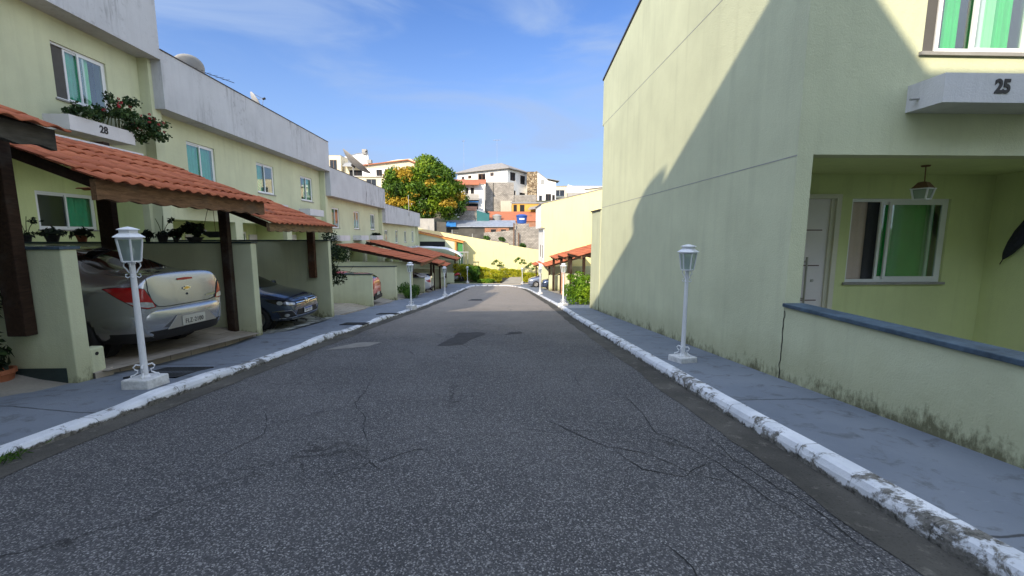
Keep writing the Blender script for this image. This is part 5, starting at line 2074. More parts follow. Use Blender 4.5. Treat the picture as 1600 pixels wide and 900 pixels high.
carport_wall(29.1, 29.3, 4.6, 9.5, -1.35, 'sunlit yellow wall behind the pink post', cap=None)
carport_wall(33.4, 33.6, 4.15, 9.5, -1.75, 'sunlit low yellow wall in front of the black car', cap=None)
carport_wall(39.6, 39.8, 4.2, 9.5, -1.45, 'tall sunlit yellow wall between the black car and the slate blue car', cap=None)
for i in range(3):
    mb = MB()
    y0 = (20.6, 29.3, 33.6)[i]
    y1 = (29.2, 33.4, 41.0)[i]
    rows = []
    for y in frange(y0, y1, 4):
        rows.append([mb.v((x, y, zr(y) + 0.10)) for x in (4.14, 9.2)])
    for r0, r1 in zip(rows, rows[1:]):
        mb.face([r0[0], r0[1], r1[1], r1[0]])
    mb.build('driveway', ('concrete_floor', 'path', 'concrete_floor')[i], kind='structure')
mb = MB()
rows = [[mb.v((x, y, zr(y) + 0.10)) for x in (4.14, 9.2)] for y in frange(16.0, 20.6, 4)]
for r0, r1 in zip(rows, rows[1:]):
    mb.face([r0[0], r0[1], r1[1], r1[0]])
mb.build('driveway', 'path', kind='structure')
t = root('gate_post', 'pinkish square post beside the garden lamp and the big lime-green shrub', 'post', (4.3, 27.2, -2.4))
mb = MB()
mb.box(4.22, 4.42, 27.1, 27.3, -2.6, -0.35)
mb.build('post', stucco('pink_post_paint', (0.62, 0.33, 0.20)), t, bevel=0.01)
t = root('bollard', 'short white post with a low plant beside it', 'post', (4.25, 24.3, -2.1))
mb = MB()
mb.lathe([(0.07, -0.2), (0.07, 0.55), (0.05, 0.60)], (4.22, 25.0, -2.25), 12)
mb.build('post', 'planter', t)

# houses of that side: facade set back behind the carports, then the big yellow gable
def simple_house(name, label, x0, x1, y0, y1, z0, z1, mat, wins=(), roof=None, group=None, over=0.0, cat='house'):
    """wins: (face 'w'|'e'|'s', u0, u1, z0, z1[, frame material])"""
    h = root(name, label, cat, ((x0 + x1) / 2, (y0 + y1) / 2, z0), group)
    mb = MB()
    ws = [w for w in wins if w[0] == 's']
    ww = [w for w in wins if w[0] == 'w']
    we = [w for w in wins if w[0] == 'e']
    mb.wall_y(y0, y0 + 0.2, (x0, x1), (z0, z1), [w[1:5] for w in ws])
    mb.wall_x(x0 + 0.001, x0 + 0.2, (y0 + 0.201, y1), (z0, z1), [w[1:5] for w in ww])
    mb.wall_x(x1 - 0.2, x1 - 0.001, (y0 + 0.201, y1), (z0, z1), [w[1:5] for w in we])
    mb.box(x0 + 0.201, x1 - 0.201, y1 - 0.2, y1, z0, z1)
    mb.build('wall', mat, h)
    for f, a, b, c, d, *m in wins:
        pl = {'s': Plane('y', y0, -1), 'w': Plane('x', x0 + 0.001, -1), 'e': Plane('x', x1 - 0.001, 1)}[f]
        fm = m[0] if m else 'white_pvc'
        mb = MB()
        e = 0.06
        pl.box(mb, a, b, -0.12, -0.07, d - e, d)
        pl.box(mb, a, b, -0.12, -0.07, c, c + e)
        pl.box(mb, a, a + e, -0.12, -0.07, c + e, d - e)
        pl.box(mb, b - e, b, -0.12, -0.07, c + e, d - e)
        if b - a > 0.8:
            pl.box(mb, (a + b) / 2 - 0.03, (a + b) / 2 + 0.03, -0.12, -0.07, c + e, d - e)
        w = mb.build('window', fm, h)
        mb = MB()
        pl.box(mb, a + e, b - e, -0.110, -0.10, c + e, d - e)
        mb.build('pane', 'car_glass' if fm != 'open' else 'dark_room', w)
    if roof is None:
        mb = MB()
        mb.box(x0 - over, x1 + over, y0 - over, y1 + over, z1 + 0.002, z1 + 0.12)
        mb.build('roof', 'soffit', h)
    elif roof[0] == 'hip':
        _, rz, mat_r = roof
        mb = MB()
        o_ = over
        ins = min((y1 - y0) / 2, (x1 - x0) / 2)
        ym = (y0 + y1) / 2
        e0, e1, f0, f1 = x0 - o_, x1 + o_, y0 - o_, y1 + o_
        A = [(e0, f0, z1), (e1, f0, z1), (e1, f1, z1), (e0, f1, z1)]
        B_ = [(e0 + ins + o_, ym, rz), (e1 - ins - o_, ym, rz)]
        mb.quad(*[(p[0], p[1], p[2] - 0.15) for p in A[::-1]])
        for i in range(4):
            p, q = A[i], A[(i + 1) % 4]
            mb.quad((p[0], p[1], z1 - 0.15), (q[0], q[1], z1 - 0.15), q, p)
        mb.quad(A[0], A[1], B_[1], B_[0])
        mb.quad(A[2], A[3], B_[0], B_[1])
        mb.face([mb.v(A[1]), mb.v(A[2]), mb.v(B_[1])])
        mb.face([mb.v(A[3]), mb.v(A[0]), mb.v(B_[0])])
        mb.build('roof', mat_r, h)
    elif roof[0] == 'shed':     # slope along x: z at x0, z at x1
        _, za, zb_, mat_r = roof
        mb = MB()
        mb.prism([(x0 - over, za), (x1 + over, zb_), (x1 + over, zb_ + 0.12), (x0 - over, za + 0.12)], 'y', y0 - over, y1 + over)
        mb.build('roof', mat_r, h)
        mb = MB()
        mb.prism([(x0 + 0.01, z1 + 0.002), (x1 - 0.01, z1 + 0.002), (x1 - 0.01, zb_ - 0.002), (x0 + 0.01, za - 0.002)], 'y', y0 + 0.005, y0 + 0.18)
        mb.build('gable', mat, h)
    elif roof[0] == 'front':    # slope along y: z at y0 (low), z at y1 (high)
        _, za, zb_, mat_r = roof
        mb = MB()
        mb.prism([(y0 - over, za), (y1 + over, zb_), (y1 + over, zb_ + 0.10), (y0 - over, za + 0.10)], 'x', x0 - over, x1 + over)
        mb.build('roof', mat_r, h)
    return h


simple_house('row_house', 'yellow house set back behind the sunlit carports', 9.2, 15.0, 16.3, 36.0, -3.6, 4.2, 'wall', [('w', 17.5, 18.9, 1.6, 2.9), ('w', 21.5, 22.9, 1.6, 2.9), ('w', 25.6, 27.0, 1.3, 2.6), ('w', 29.6, 31.0, 1.0, 2.3)], None)
g = root('gable_house', 'house with a big blank sunlit yellow gable wall above the tiled carports', 'house', (8.0, 43.0, -4.0))
mb = MB()
mb.prism([(4.55, -4.2), (12.5, -4.2), (12.5, 6.35), (10.35, 6.0), (4.62, 4.62), (4.20, 4.50), (4.20, 2.3), (4.55, 2.22)], 'y', 40.2, 40.4)
mb.build('gable_wall', 'wall_far', g)
mb = MB()
mb.wall_x(4.55, 4.75, (40.401, 46.4), (-4.2, 2.2), [(41.6, 42.8, -0.8, 0.5), (44.0, 45.2, -0.8, 0.5)])
mb.build('facade', 'white_wall', g)
mb = MB()
mb.box(4.20, 4.40, 40.401, 46.4, 2.25, 4.55)
mb.build('parapet', 'white_wall', g)
mb = MB()
mb.box(12.3, 12.5, 40.401, 46.4, -4.2, 6.0)
mb.build('rear_wall', 'white_wall', g)
mb = MB()
mb.prism([(4.1, 4.52), (4.6, 4.64), (10.35, 6.02), (12.6, 6.37), (12.6, 6.45), (10.35, 6.1), (4.6, 4.72), (4.1, 4.60)], 'y', 40.15, 46.5)
mb.build('roof', 'asbestos', g)
for y in (41.6, 44.0):
    mb = MB()
    mb.box(4.60, 4.66, y, y + 1.2, -0.8, 0.5)
    mb.build('window', 'dark_room', g)
    mb = MB()
    mb.box(4.15, 4.549, y - 0.1, y + 1.3, -1.7, -1.35)
    mb.build('planter', 'planter', g)
mb = MB()
mb.tube([(4.48, 40.5, 2.2), (4.48, 40.5, -4.0)], 0.05, 8)
mb.build('downpipe', 'white_pvc', g)

# ------------------------------------------------------------------ garden wall closing the street, lean-to and awning
t = root('garden_wall', 'tall sunlit yellow garden wall closing the end of the street', 'wall', (0, 57, END_Z))
mb = MB()
mb.prism([(-16.0, -4.6), (14.0, -4.6), (14.0, -1.7), (6.5, -0.62), (4.56, -0.33), (1.46, 0.22), (1.45, 0.38), (-0.32, 0.66), (-10.8, 2.48), (-16.0, 3.4)], 'y', 57.0, 57.22)
mb.build('wall_face', 'wall_far', t)
mb = MB()
for k, (x, z) in enumerate([(-2.6 + 0.13 * i, -0.82 - 0.006 * i) for i in range(14)] + [(0.35 + 0.15 * i, -1.08 - 0.012 * i) for i in range(10)] + [(4.4, -1.3), (4.5, -1.31)]):
    if (k * 7) % 5 < 3:
        mb.box(x, x + 0.11, 56.994, 57.0, z - 0.02 - 0.02 * (k % 3), z + 0.03)
mb.build('stain', 'grey_wall', t)
t = root('lean_to', 'orange roofed lean-to with a long dark window at the end of the street', 'shed', (-7.5, 55.5, END_Z))
mb = MB()
mb.wall_y(54.4, 54.55, (-10.6, -5.75), (-4.2, 0.75), [(-10.3, -7.0, 0.05, 0.72)])
mb.prism([(-10.6, 0.752), (-5.75, 0.752), (-5.75, 0.92), (-10.6, 1.98)], 'y', 54.4, 54.55)
mb.box(-5.9, -5.751, 54.551, 56.9, -4.2, 0.85)
mb.build('wall', 'wall', t)
mb = MB()
mb.box(-10.3, -7.0, 54.45, 54.47, 0.05, 0.72)
mb.build('window', 'dark_room', t)
tile_slope('tile_slope', t, 54.2, 56.9, -4.55, 0.72, -10.9, 2.12)
mb = MB()
mb.prism([(-4.6, 0.52), (-4.6, 0.70), (-10.9, 2.06), (-10.9, 1.86)], 'y', 54.22, 54.30)
mb.build('verge_board', 'orange_post', t)
mb = MB()
mb.box(-5.70, -5.50, 54.3, 54.5, -4.0, 0.66)
mb.build('post', 'orange_post', t)
mb = MB()
mb.box(-5.35, -4.70, 54.6, 54.66, -4.0, 0.55)
mb.build('door', 'green_door', t)
mb = MB()
for x in (-4.65, -4.45, -4.05):
    mb.tube([(x, 54.5, -4.0), (x, 54.5, 0.45 if x < -4.5 else -0.6)], 0.04, 8)
mb.box(-5.3, -3.95, 54.44, 54.50, -0.75, -0.60)
mb.build('rail', 'plastic_grey', t)
t = root('awning', 'white sheet awning sagging over the last carport', 'awning', (-7, 50.5, -1))
mb = MB()
prev = None
prof = [(-10.2, 0.02), (-8.6, 0.0), (-7.2, -0.05), (-6.5, -0.12), (-5.8, -0.40), (-5.0, -0.72), (-4.62, -1.02), (-4.55, -1.28)]
for k in range(8):
    y = 50.4 + 3.2 * k / 7
    ring = [mb.v((x, y, z + 0.16 * math.sin(PI * k / 7) - 0.03 * math.sin(x * 2.5))) for x, z in prof]
    if prev:
        for i in range(len(prof) - 1):
            mb.face([prev[i], prev[i + 1], ring[i + 1], ring[i]])
    prev = ring
a = mb.build('sheet', 'awning', t, smooth=True)
sd = a.modifiers.new('solid', 'SOLIDIFY')
sd.thickness = 0.012
mb = MB()
for y in (50.45, 53.5):
    mb.tube([(-4.62, y, -4.0), (-4.62, y, -1.3)], 0.03, 8)
mb.build('pole', 'white_metal', t)
POLEG = 'thin posts along the garden wall'
for x, y, z0, z1, lab in ((-9.6, 57.5, -1.0, 2.85, 'thin pale post behind the garden wall under the mango tree'), (-6.4, 57.6, -1.0, 2.30, 'thin pale post behind the garden wall, next right of the orange lean-to roof'), (-3.6, 57.6, -1.0, 1.75, 'thin pale post behind the garden wall, before the tin roof'),
                          (2.25, 59.6, -1.5, 3.3, 'tall dark pole against the grey blockwork wall'), (2.95, 59.6, -1.5, 1.9, 'shorter dark pole against the grey blockwork wall')):
    t = root('wall_post', lab, 'post', (x, y, z0), POLEG)
    mb = MB()
    mb.tube([(x, y, z0), (x, y, z1)], 0.06 if y < 58 else 0.08, 8)
    mb.build('post', 'plastic_grey' if y < 58 else 'rust', t)

# garden at the end of the street
mb = MB()
mb.prism([(0.15, 44.1), (2.45, 44.1), (2.9, 47.0), (3.6, 50.0), (3.2, 55.0), (2.0, 55.0), (1.0, 49.5)], 'z', END_Z - 0.05, END_Z + 0.16)
mb.build('garden_path', 'path', kind='structure')
mb = MB()
mb.box(-5.4, 8.0, 45.3, 45.5, END_Z - 0.1, END_Z + 0.16)
mb.build('garden_edging', 'path', kind='structure', bevel=0.02)
mb = MB()
mb.box(-12, 14, 45.5, 57.0, END_Z - 0.3, END_Z + 0.06)
mb.build('garden_soil', 'ground', kind='structure')


# ------------------------------------------------------------------ leaves
def blob_pts(blobs, n, shell=0.62):
    """points in the outer shell of a union of ellipsoids, with outward normals and the blob index"""
    B_ = np.array(blobs, dtype=float)
    wgt = (B_[:, 3] * B_[:, 5])
    P, N_, I = [], [], []
    got = 0
    while got < n:
        m = n * 2
        k = RNG.choice(len(B_), m, p=wgt / wgt.sum())
        d = RNG.normal(0, 1, (m, 3))
        d /= np.linalg.norm(d, axis=1, keepdims=True)
        r_ = RNG.uniform(shell, 1.06, (m, 1))
        p = B_[k, :3] + d * r_ * B_[k, 3:6]
        keep = np.ones(m, bool)
        for j in range(len(B_)):
            q = np.linalg.norm((p - B_[j, :3]) / B_[j, 3:6], axis=1)
            keep &= ~((q < shell * 0.92) & (k != j))
        P.append(p[keep]); N_.append(d[keep]); I.append(k[keep])
        got += keep.sum()
    return np.concatenate(P)[:n], np.concatenate(N_)[:n], np.concatenate(I)[:n]


def clump_noise(p, s, seed):
    return np.array([mnoise.noise(Vector((a[0] * s + seed, a[1] * s, a[2] * s))) for a in p])


# mango tree: many clumps set on a broad dome
t = root('mango_tree', 'big round mango tree with golden new leaves above the lowest parapet', 'tree', (-11.0, 63.5, 0.3))
cx, cy, cz = -11.0, 63.5, 8.5
rg = np.random.default_rng(21)
blobs = []
for k in range(74):
    d = rg.normal(0, 1, 3)
    d /= np.linalg.norm(d)
    if d[2] < -0.55:
        d[2] *= -0.4
    rr = rg.uniform(0.72, 0.92)
    q = np.array([cx + d[0] * 5.5 * rr, cy + d[1] * 5.2 * rr, cz + d[2] * 4.1 * rr])
    s_ = rg.uniform(0.85, 1.55)
    blobs.append((q[0], q[1], q[2], s_ * 1.15, s_ * 1.15, s_ * 0.88))
blobs += [(cx + dx, cy - 3.2, cz + dz, 1.6, 1.3, 1.3) for dx in (-3.6, -1.8, 0, 1.8, 3.4) for dz in (-2.6, -0.6, 1.4)]
blobs += [(-6.2, 62.0, 5.6, 1.5, 1.4, 1.2), (-5.6, 62.6, 6.8, 1.3, 1.2, 1.2), (-7.4, 61.5, 4.8, 1.4, 1.3, 1.0), (-13.5, 61.2, 5.4, 1.4, 1.3, 1.1), (-10.2, 60.8, 4.9, 1.5, 1.3, 1.1), (-16.2, 62.8, 8.0, 1.3, 1.3, 1.2), (-15.8, 62.2, 6.6, 1.2, 1.2, 1.1)]
p, nn, kk = blob_pts(blobs, 38000, 0.45)
golden = rg.uniform(0, 1, len(blobs))
bx = np.array([b[0] for b in blobs])
isg = (golden < np.where(bx < cx + 1.0, 0.55, 0.14))
cl = rg.uniform(0.15, 0.85, len(blobs))
tint = cl[kk] + 0.28 * clump_noise(p, 1.1, 3) + RNG.normal(0, 0.13, len(p))
tint = np.clip(tint, 0, 1)
gm = isg[kk] & (clump_noise(p, 0.42, 8) > 0.0) & (nn[:, 2] > -0.3)
tint = np.where(gm, 2.0, tint)
leaves('crown', p, nn, 0.46, tint, 'leaf_mango', t, 0.42, 0.75)
mb = MB()
mb.tube([(cx + 0.4, cy, -0.6), (cx + 0.2, cy, 2.4), (cx, cy, 4.8), (cx - 0.2, cy, 7.0)], [0.62, 0.5, 0.42, 0.2], 10)
for k in range(11):
    a = 2 * PI * k / 11
    mb.tube([(cx, cy, 3.6 + 0.15 * (k % 4)), (cx + 1.8 * math.cos(a), cy + 1.7 * math.sin(a), 5.6 + 0.3 * (k % 3)), (cx + 4.2 * math.cos(a), cy + 4.0 * math.sin(a), 7.2 + 0.9 * (k % 3))], [0.26, 0.17, 0.06], 8)
mb.build('trunk', 'trunk', t)


def shrub(name, label, cat, blobs, n, size, mat, stem_base, group=None, shell=0.55, aspect=0.55, jit=0.8, extra=None):
    t = root(name, label, cat, stem_base, group)
    p, nn, kk = blob_pts(blobs, n, shell)
    cl = RNG.uniform(0.2, 0.85, len(blobs))
    ti = np.clip(cl[kk] + 0.35 * clump_noise(p, 2.2, 5) + RNG.normal(0, 0.15, len(p)), 0, 1)
    leaves('foliage', p, nn, size, ti, mat, t, aspect, jit)
    mb = MB()
    for b in blobs[:9]:
        sb = Vector(stem_base)
        tp = Vector(b[:3])
        mb.tube([sb + Vector((RNG.normal(0, 0.03), RNG.normal(0, 0.03), -0.05)), sb.lerp(tp, 0.5) + Vector((RNG.normal(0, 0.04), RNG.normal(0, 0.04), 0.03)), tp], [0.02, 0.014, 0.005], 6)
    mb.build('stem', 'stem', t)
    return t


def lumps(x0, x1, y0, y1, z0, z1, n, r0, r1, seed):
    g_ = np.random.default_rng(seed)
    return [(g_.uniform(x0, x1), g_.uniform(y0, y1), g_.uniform(z0, z1), *(lambda r_: (r_, r_, r_ * 0.85))(g_.uniform(r0, r1))) for _ in range(n)]


z18 = zr(18.6) + 0.1
shrub('lime_shrub', 'big lime-green shrub beside the far end of the corner house wall', 'shrub', lumps(3.30, 4.75, 17.9, 20.2, z18 + 0.20, z18 + 0.85, 24, 0.22, 0.40, 4) + lumps(3.55, 4.6, 18.6, 20.2, z18 + 0.8, z18 + 1.22, 8, 0.18, 0.28, 5), 6500, 0.10, 'leaf_lime', (3.9, 19.0, z18))
shrub('low_shrub', 'low dark green bush at the foot of the pale wall beside a garden lamp', 'shrub', lumps(-5.7, -4.9, 23.6, 25.0, zr(24.4) + 0.35, zr(24.4) + 0.75, 12, 0.22, 0.36, 6), 2200, 0.10, 'leaf_green', (-5.3, 24.4, zr(24.4) + 0.15))
shrub('tall_shrub', 'dark green shrub rising above the wall beyond the dark blue car', 'shrub', lumps(-6.6, -5.55, 13.8, 15.0, -0.2, 1.50, 20, 0.20, 0.34, 7), 3400, 0.085, 'leaf_dark', (-6.0, 14.4, -1.15))
shrub('low_plant', 'small green plant at the foot of the short white post', 'plant', lumps(4.35, 4.65, 24.5, 24.95, -2.0, -1.85, 5, 0.13, 0.2, 8), 500, 0.09, 'leaf_lime', (4.5, 24.7, -2.2))


def hedge(name, label, x0, x1, y0, y1, z0, z1a, z1b, n, size, mat, seed):
    """clipped hedge with an uneven face; top falls from z1a at x0 to z1b at x1"""
    t = root(name, label, 'hedge', ((x0 + x1) / 2, (y0 + y1) / 2, z0))
    g_ = np.random.default_rng(seed)
    f = g_.uniform(0, 1, n)
    u, v, w = g_.uniform(0, 1, n), g_.uniform(0, 1, n), g_.uniform(0, 1, n)
    top = lambda u_: z1a + (z1b - z1a) * u_
    front, tp, sd = f < 0.50, (f >= 0.50) & (f < 0.84), f >= 0.84
    x = x0 + (x1 - x0) * u
    y = np.where(front, y0 + 0.22 * v * v, y0 + (y1 - y0) * v)
    z = np.where(front, z0 + (top(u) - z0) * w, top(u) - 0.18 * w * w)
    x = np.where(sd, np.where(v > 0.5, x0 + 0.1 * u, x1 - 0.1 * u), x)
    y = np.where(sd, y0 + (y1 - y0) * w, y)
    z = np.where(sd, z0 + (np.where(v > 0.5, z1a, z1b) - z0) * g_.uniform(0, 1, n), z)
    p = np.stack([x, y, z], 1)
    nz1 = clump_noise(p, 1.3, seed)
    nm = np.where(front[:, None], np.array([[0, -1, 0.3]]), np.where(tp[:, None], np.array([[0, -0.2, 1]]), np.where((v > 0.5)[:, None], np.array([[-1, -0.2, 0.2]]), np.array([[1, -0.2, 0.2]]))))
    p = p + nm * (nz1[:, None] * 0.22)
    ti = np.clip(0.55 + 0.5 * clump_noise(p, 2.4, seed + 3) + g_.normal(0, 0.18, n), 0, 1)
    leaves('foliage', p, nm, size, ti, mat, t, 0.6, 0.8)
    mb = MB()
    for k in range(int((x1 - x0) / 0.4)):
        xs = x0 + 0.2 + k * 0.4
        mb.tube([(xs, (y0 + y1) / 2, z0 - 0.1), (xs + 0.1, (y0 + y1) / 2, (z0 + min(z1a, z1b)) / 2)], 0.03, 6)
    mb.build('stem', 'stem', t)
    return t


HZ = END_Z + 0.05
hedge('clipped_hedge', 'long golden-green clipped hedge before the yellow garden wall', -3.1, 0.30, 48.6, 50.2, HZ, -2.15, -2.75, 6500, 0.16, 'leaf_hedge', 11)
hedge('clipped_hedge', 'golden-green clipped hedge behind the garden path', 0.3, 3.2, 52.4, 53.6, HZ, -2.75, -2.95, 3600, 0.17, 'leaf_hedge', 12)
hedge('clipped_hedge', 'golden-green clipped hedge beside the slate blue car', 2.75, 5.2, 47.4, 48.8, HZ, -2.90, -3.05, 3600, 0.16, 'leaf_hedge', 13)
shrub('round_shrub', 'rounded golden-green shrub at the left edge of the garden path', 'shrub', lumps(-0.5, 0.25, 46.4, 47.4, HZ + 0.3, HZ + 0.9, 10, 0.25, 0.40, 14), 1800, 0.15, 'leaf_hedge', (-0.1, 46.9, HZ))
shrub('tall_garden_shrub', 'tall mixed shrub with a few pink flowers behind the far garden lamp', 'shrub', lumps(-5.2, -3.4, 48.4, 50.4, HZ + 0.5, HZ + 1.75, 26, 0.35, 0.6, 15), 4200, 0.19, 'leaf_hedge', (-4.3, 49.2, HZ))
shrub('dark_garden_shrub', 'dark green shrub between the far garden lamp and the golden hedge', 'shrub', lumps(-3.3, -2.4, 47.4, 48.4, HZ + 0.3, HZ + 1.6, 14, 0.28, 0.45, 16), 2200, 0.19, 'leaf_green', (-2.9, 47.8, HZ))
shrub('ground_cover', 'strip of bright green low plants in front of the golden hedge', 'plant', lumps(-2.2, -0.5, 46.2, 47.6, HZ + 0.1, HZ + 0.32, 26, 0.2, 0.3, 17), 2600, 0.14, 'leaf_lime', (-1.4, 46.9, HZ))
for i, (x, y, zt, lab) in enumerate(((-0.2, 55.2, -2.0, 'thin bare-stemmed shrub against the garden wall, above the golden hedge'), (2.75, 54.6, -1.65, 'taller bare-stemmed shrub against the garden wall, above the garden path'), (4.4, 54.9, -2.4, 'small sparse shrub against the garden wall near the slate blue car'))):
    shrub('sparse_shrub', lab, 'shrub', [(x + dx, y + dy, zt + dz, 0.28, 0.28, 0.18) for dx, dy, dz in ((0, 0, 0.15), (0.5, 0.1, -0.15), (-0.5, 0.0, -0.25), (0.25, -0.1, -0.5), (-0.25, 0.1, 0.0), (0.75, 0, -0.5))], 260, 0.2, 'leaf_green', (x, y, HZ))
for x, z, lab in ((0.45, 1.0, 'tuft of weeds on top of the garden wall beside the wall step'), (3.4, 0.15, 'tuft of weeds on top of the garden wall at the foot of the blockwork'), (-1.7, 1.2, 'small tuft of weeds on top of the garden wall under the tin roof')):
    shrub('weed_tuft', lab, 'plant', [(x, 58.4, z, 0.42, 0.3, 0.32), (x + 0.3, 58.5, z - 0.15, 0.3, 0.3, 0.25)], 300, 0.2, 'leaf_green', (x, 58.5, z - 0.6))

# geraniums spilling from planter 28
t = root('geranium_plant', 'leggy red geraniums spilling over the white planter numbered 28', 'plant', (-10.35, 11.6, 4.2))
gb = lumps(-10.5, -10.0, 10.5, 11.3, 4.42, 4.58, 7, 0.12, 0.18, 31) + lumps(-10.4, -9.9, 11.1, 12.2, 4.5, 5.15, 17, 0.13, 0.23, 32) + lumps(-10.2, -9.7, 12.0, 13.1, 4.25, 4.85, 20, 0.12, 0.22, 33)
p, nn, kk = blob_pts(gb, 2600, 0.3)
ti = np.clip(RNG.uniform(0.1, 0.8, len(gb))[kk] + RNG.normal(0, 0.2, len(p)), 0, 1)
leaves('foliage', p, nn, 0.075, ti, 'leaf_geranium', t, 0.9, 0.8)
mb = MB()
for b in gb:
    mb.tube([(-10.33, min(b[1], 12.0), 4.28), (-10.2, (b[1] + 11.6) / 2, (b[2] + 4.4) / 2 + 0.08), b[:3]], [0.010, 0.008, 0.004], 6)
mb.build('stem', 'stem', t)
for k in range(30):
    b = gb[7 + int(RNG.integers(0, len(gb) - 7))]
    d = RNG.normal(0, 1, 3)
    d[0] = abs(d[0]); d[2] = abs(d[2]) * 0.8
    d /= np.linalg.norm(d)
    c = np.array(b[:3]) + d * (b[3] + 0.05)
    q = RNG.normal(0, 1, (16, 3))
    q /= np.linalg.norm(q, axis=1, keepdims=True)
    leaves('flower', c + q * 0.030, q, 0.036, np.zeros(len(q)), 'petal', t, 0.9, 0.3)

# dried plant on a far planter
shrub('dried_plant', 'brownish dried plant on the planter at the far end of the third parapet', 'plant', [(-10.35, 35.3, 1.62, 0.3, 0.35, 0.12), (-10.3, 35.8, 1.60, 0.25, 0.3, 0.1)], 260, 0.14, 'leaf_dark', (-10.35, 35.5, 1.48))

# pots along the carport wall top
POTG = 'potted plants on the carport wall'


def pot(x, y, z, r_, h, lab, kind, mat='pot_dark'):
    t = root('potted_plant', lab, 'potted plant', (x, y, z), POTG)
    mb = MB()
    mb.lathe([(r_ * .68, 0.0), (r_ * .95, h * .85), (r_ * 1.08, h * .86), (r_ * 1.08, h), (r_ * .9, h), (r_ * .88, h * .9), (0.001, h * .9)], (x, y, z), 18)
    mb.build('pot', mat, t, smooth=False)
    zt = z + h
    if kind == 'bush':
        bl = lumps(x - r_ * 1.6, x + r_ * 1.6, y - r_ * .6, y + r_ * .6, zt + 0.04, zt + 0.26, 12, 0.07, 0.12, int(abs(x * 100)))
        p, nn, kk = blob_pts(bl, 700, 0.4)
        leaves('foliage', p, nn, 0.075, np.clip(RNG.normal(0.4, 0.25, len(p)), 0, 1), 'leaf_dark', t, 0.7, 0.8)
    elif kind == 'orchid':
        mb = MB()
        for dx, hh in ((-0.12, 0.34), (0.05, 0.40), (0.20, 0.30)):
            mb.tube([(x, y, zt - 0.03), (x + dx * .5, y, zt + hh * .6), (x + dx, y, zt + hh)], 0.006, 6)
        mb.build('stem', 'stem', t)
        p = np.concatenate([np.array([x + 0.20, y, zt + 0.30]) + RNG.normal(0, 0.03, (26, 3)), np.array([x, y, zt + 0.02]) + RNG.normal(0, 0.07, (60, 3)) * np.array([1, 1, 0.4])])
        leaves('foliage', p, RNG.normal(0, 1, (len(p), 3)), 0.08, np.clip(RNG.normal(0.3, 0.2, len(p)), 0, 1), 'leaf_dark', t, 0.5, 0.6)
    else:
        n = 130
        a = RNG.uniform(0, 2 * PI, n)
        rr = RNG.uniform(0.03, r_ * 2.0, n)
        p = np.stack([x + rr * np.cos(a), y + rr * np.sin(a) * .7, zt + 0.10 - rr * 0.35 + RNG.normal(0, 0.03, n)], 1)
        leaves('foliage', p, np.stack([np.cos(a), np.sin(a), np.ones(n)], 1), 0.13, np.clip(RNG.normal(0.3, 0.2, n), 0, 1), 'leaf_dark', t, 0.35, 0.4)
    return t


WT = 1.367
pot(-7.30, 9.23, WT, 0.11, 0.16, 'black pot with bare orchid stems on the carport wall', 'orchid')
pot(-6.62, 9.23, WT, 0.16, 0.10, 'bushy dark pot plant on the carport wall beside the timber post', 'bush')
pot(-7.02, 9.23, WT, 0.06, 0.10, 'tiny pot plant on the wall between the orchid and the bushy plant', 'spider')
pot(-7.62, 9.23, WT, 0.05, 0.08, 'tiny trailing plant on the wall top next to the black orchid pot', 'spider')
pot(-10.15, 9.23, WT, 0.09, 0.14, 'dark pot with a leaning stem before the ground floor window', 'orchid')
pot(-9.62, 9.23, WT, 0.13, 0.15, 'spreading leafy pot plant before the ground floor window', 'spider')
pot(-9.0, 9.23, WT, 0.10, 0.14, 'terracotta pot on the wall top in the dim carport', 'spider', 'terracotta_pot')
t = root('hanging_planter', 'dark bowl planter hung under the tiled roof beside the timber post', 'planter', (-7.1, 10.6, 1.6), None)
mb = MB()
mb.lathe([(0.12, -0.10), (0.24, -0.02), (0.29, 0.05), (0.27, 0.05), (0.001, 0.0)], (-7.1, 10.6, 1.55), 18)
mb.build('bowl', 'pot_dark', t)
mb = MB()
for a in (0, 2.1, 4.2):
    mb.tube([(-7.1 + 0.27 * math.cos(a), 10.6 + 0.27 * math.sin(a), 1.58), (-7.1, 10.6, 2.55)], 0.006, 5)
mb.build('hanging_cord', 'rust', t)
# tall plant in a clay pot at the near wall
t = root('potted_plant', 'strappy dark plant in a clay pot beside the nearest carport wall', 'potted plant', (-6.12, 5.02, zr(5.0) + 0.05), None)
px_, py_, pz_ = -6.12, 5.0, zr(5.0) + 0.05
mb = MB()
mb.lathe([(0.12, 0.0), (0.17, 0.24), (0.19, 0.25), (0.19, 0.30), (0.16, 0.30), (0.15, 0.27), (0.001, 0.27)], (px_, py_, pz_), 18)
mb.build('pot', 'terracotta_pot', t)
n = 420
hgt = RNG.uniform(0.0, 1.05, n)
a = RNG.uniform(0, 2 * PI, n)
rr = RNG.uniform(0.0, 0.13, n) + 0.06 * np.sin(hgt * 9)
p = np.stack([px_ + rr * np.cos(a), py_ + rr * np.sin(a) * 0.7, pz_ + 0.32 + hgt], 1)
leaves('foliage', p, np.stack([np.cos(a), np.sin(a), 0.4 * np.ones(n)], 1), 0.17, np.clip(RNG.normal(0.35, 0.25, n), 0, 1), 'leaf_dark', t, 0.25, 0.5)
mb = MB()
mb.tube([(px_, py_, pz_ + 0.25), (px_ + 0.02, py_, pz_ + 1.2)], [0.02, 0.008], 6)
mb.build('stem', 'stem', t)
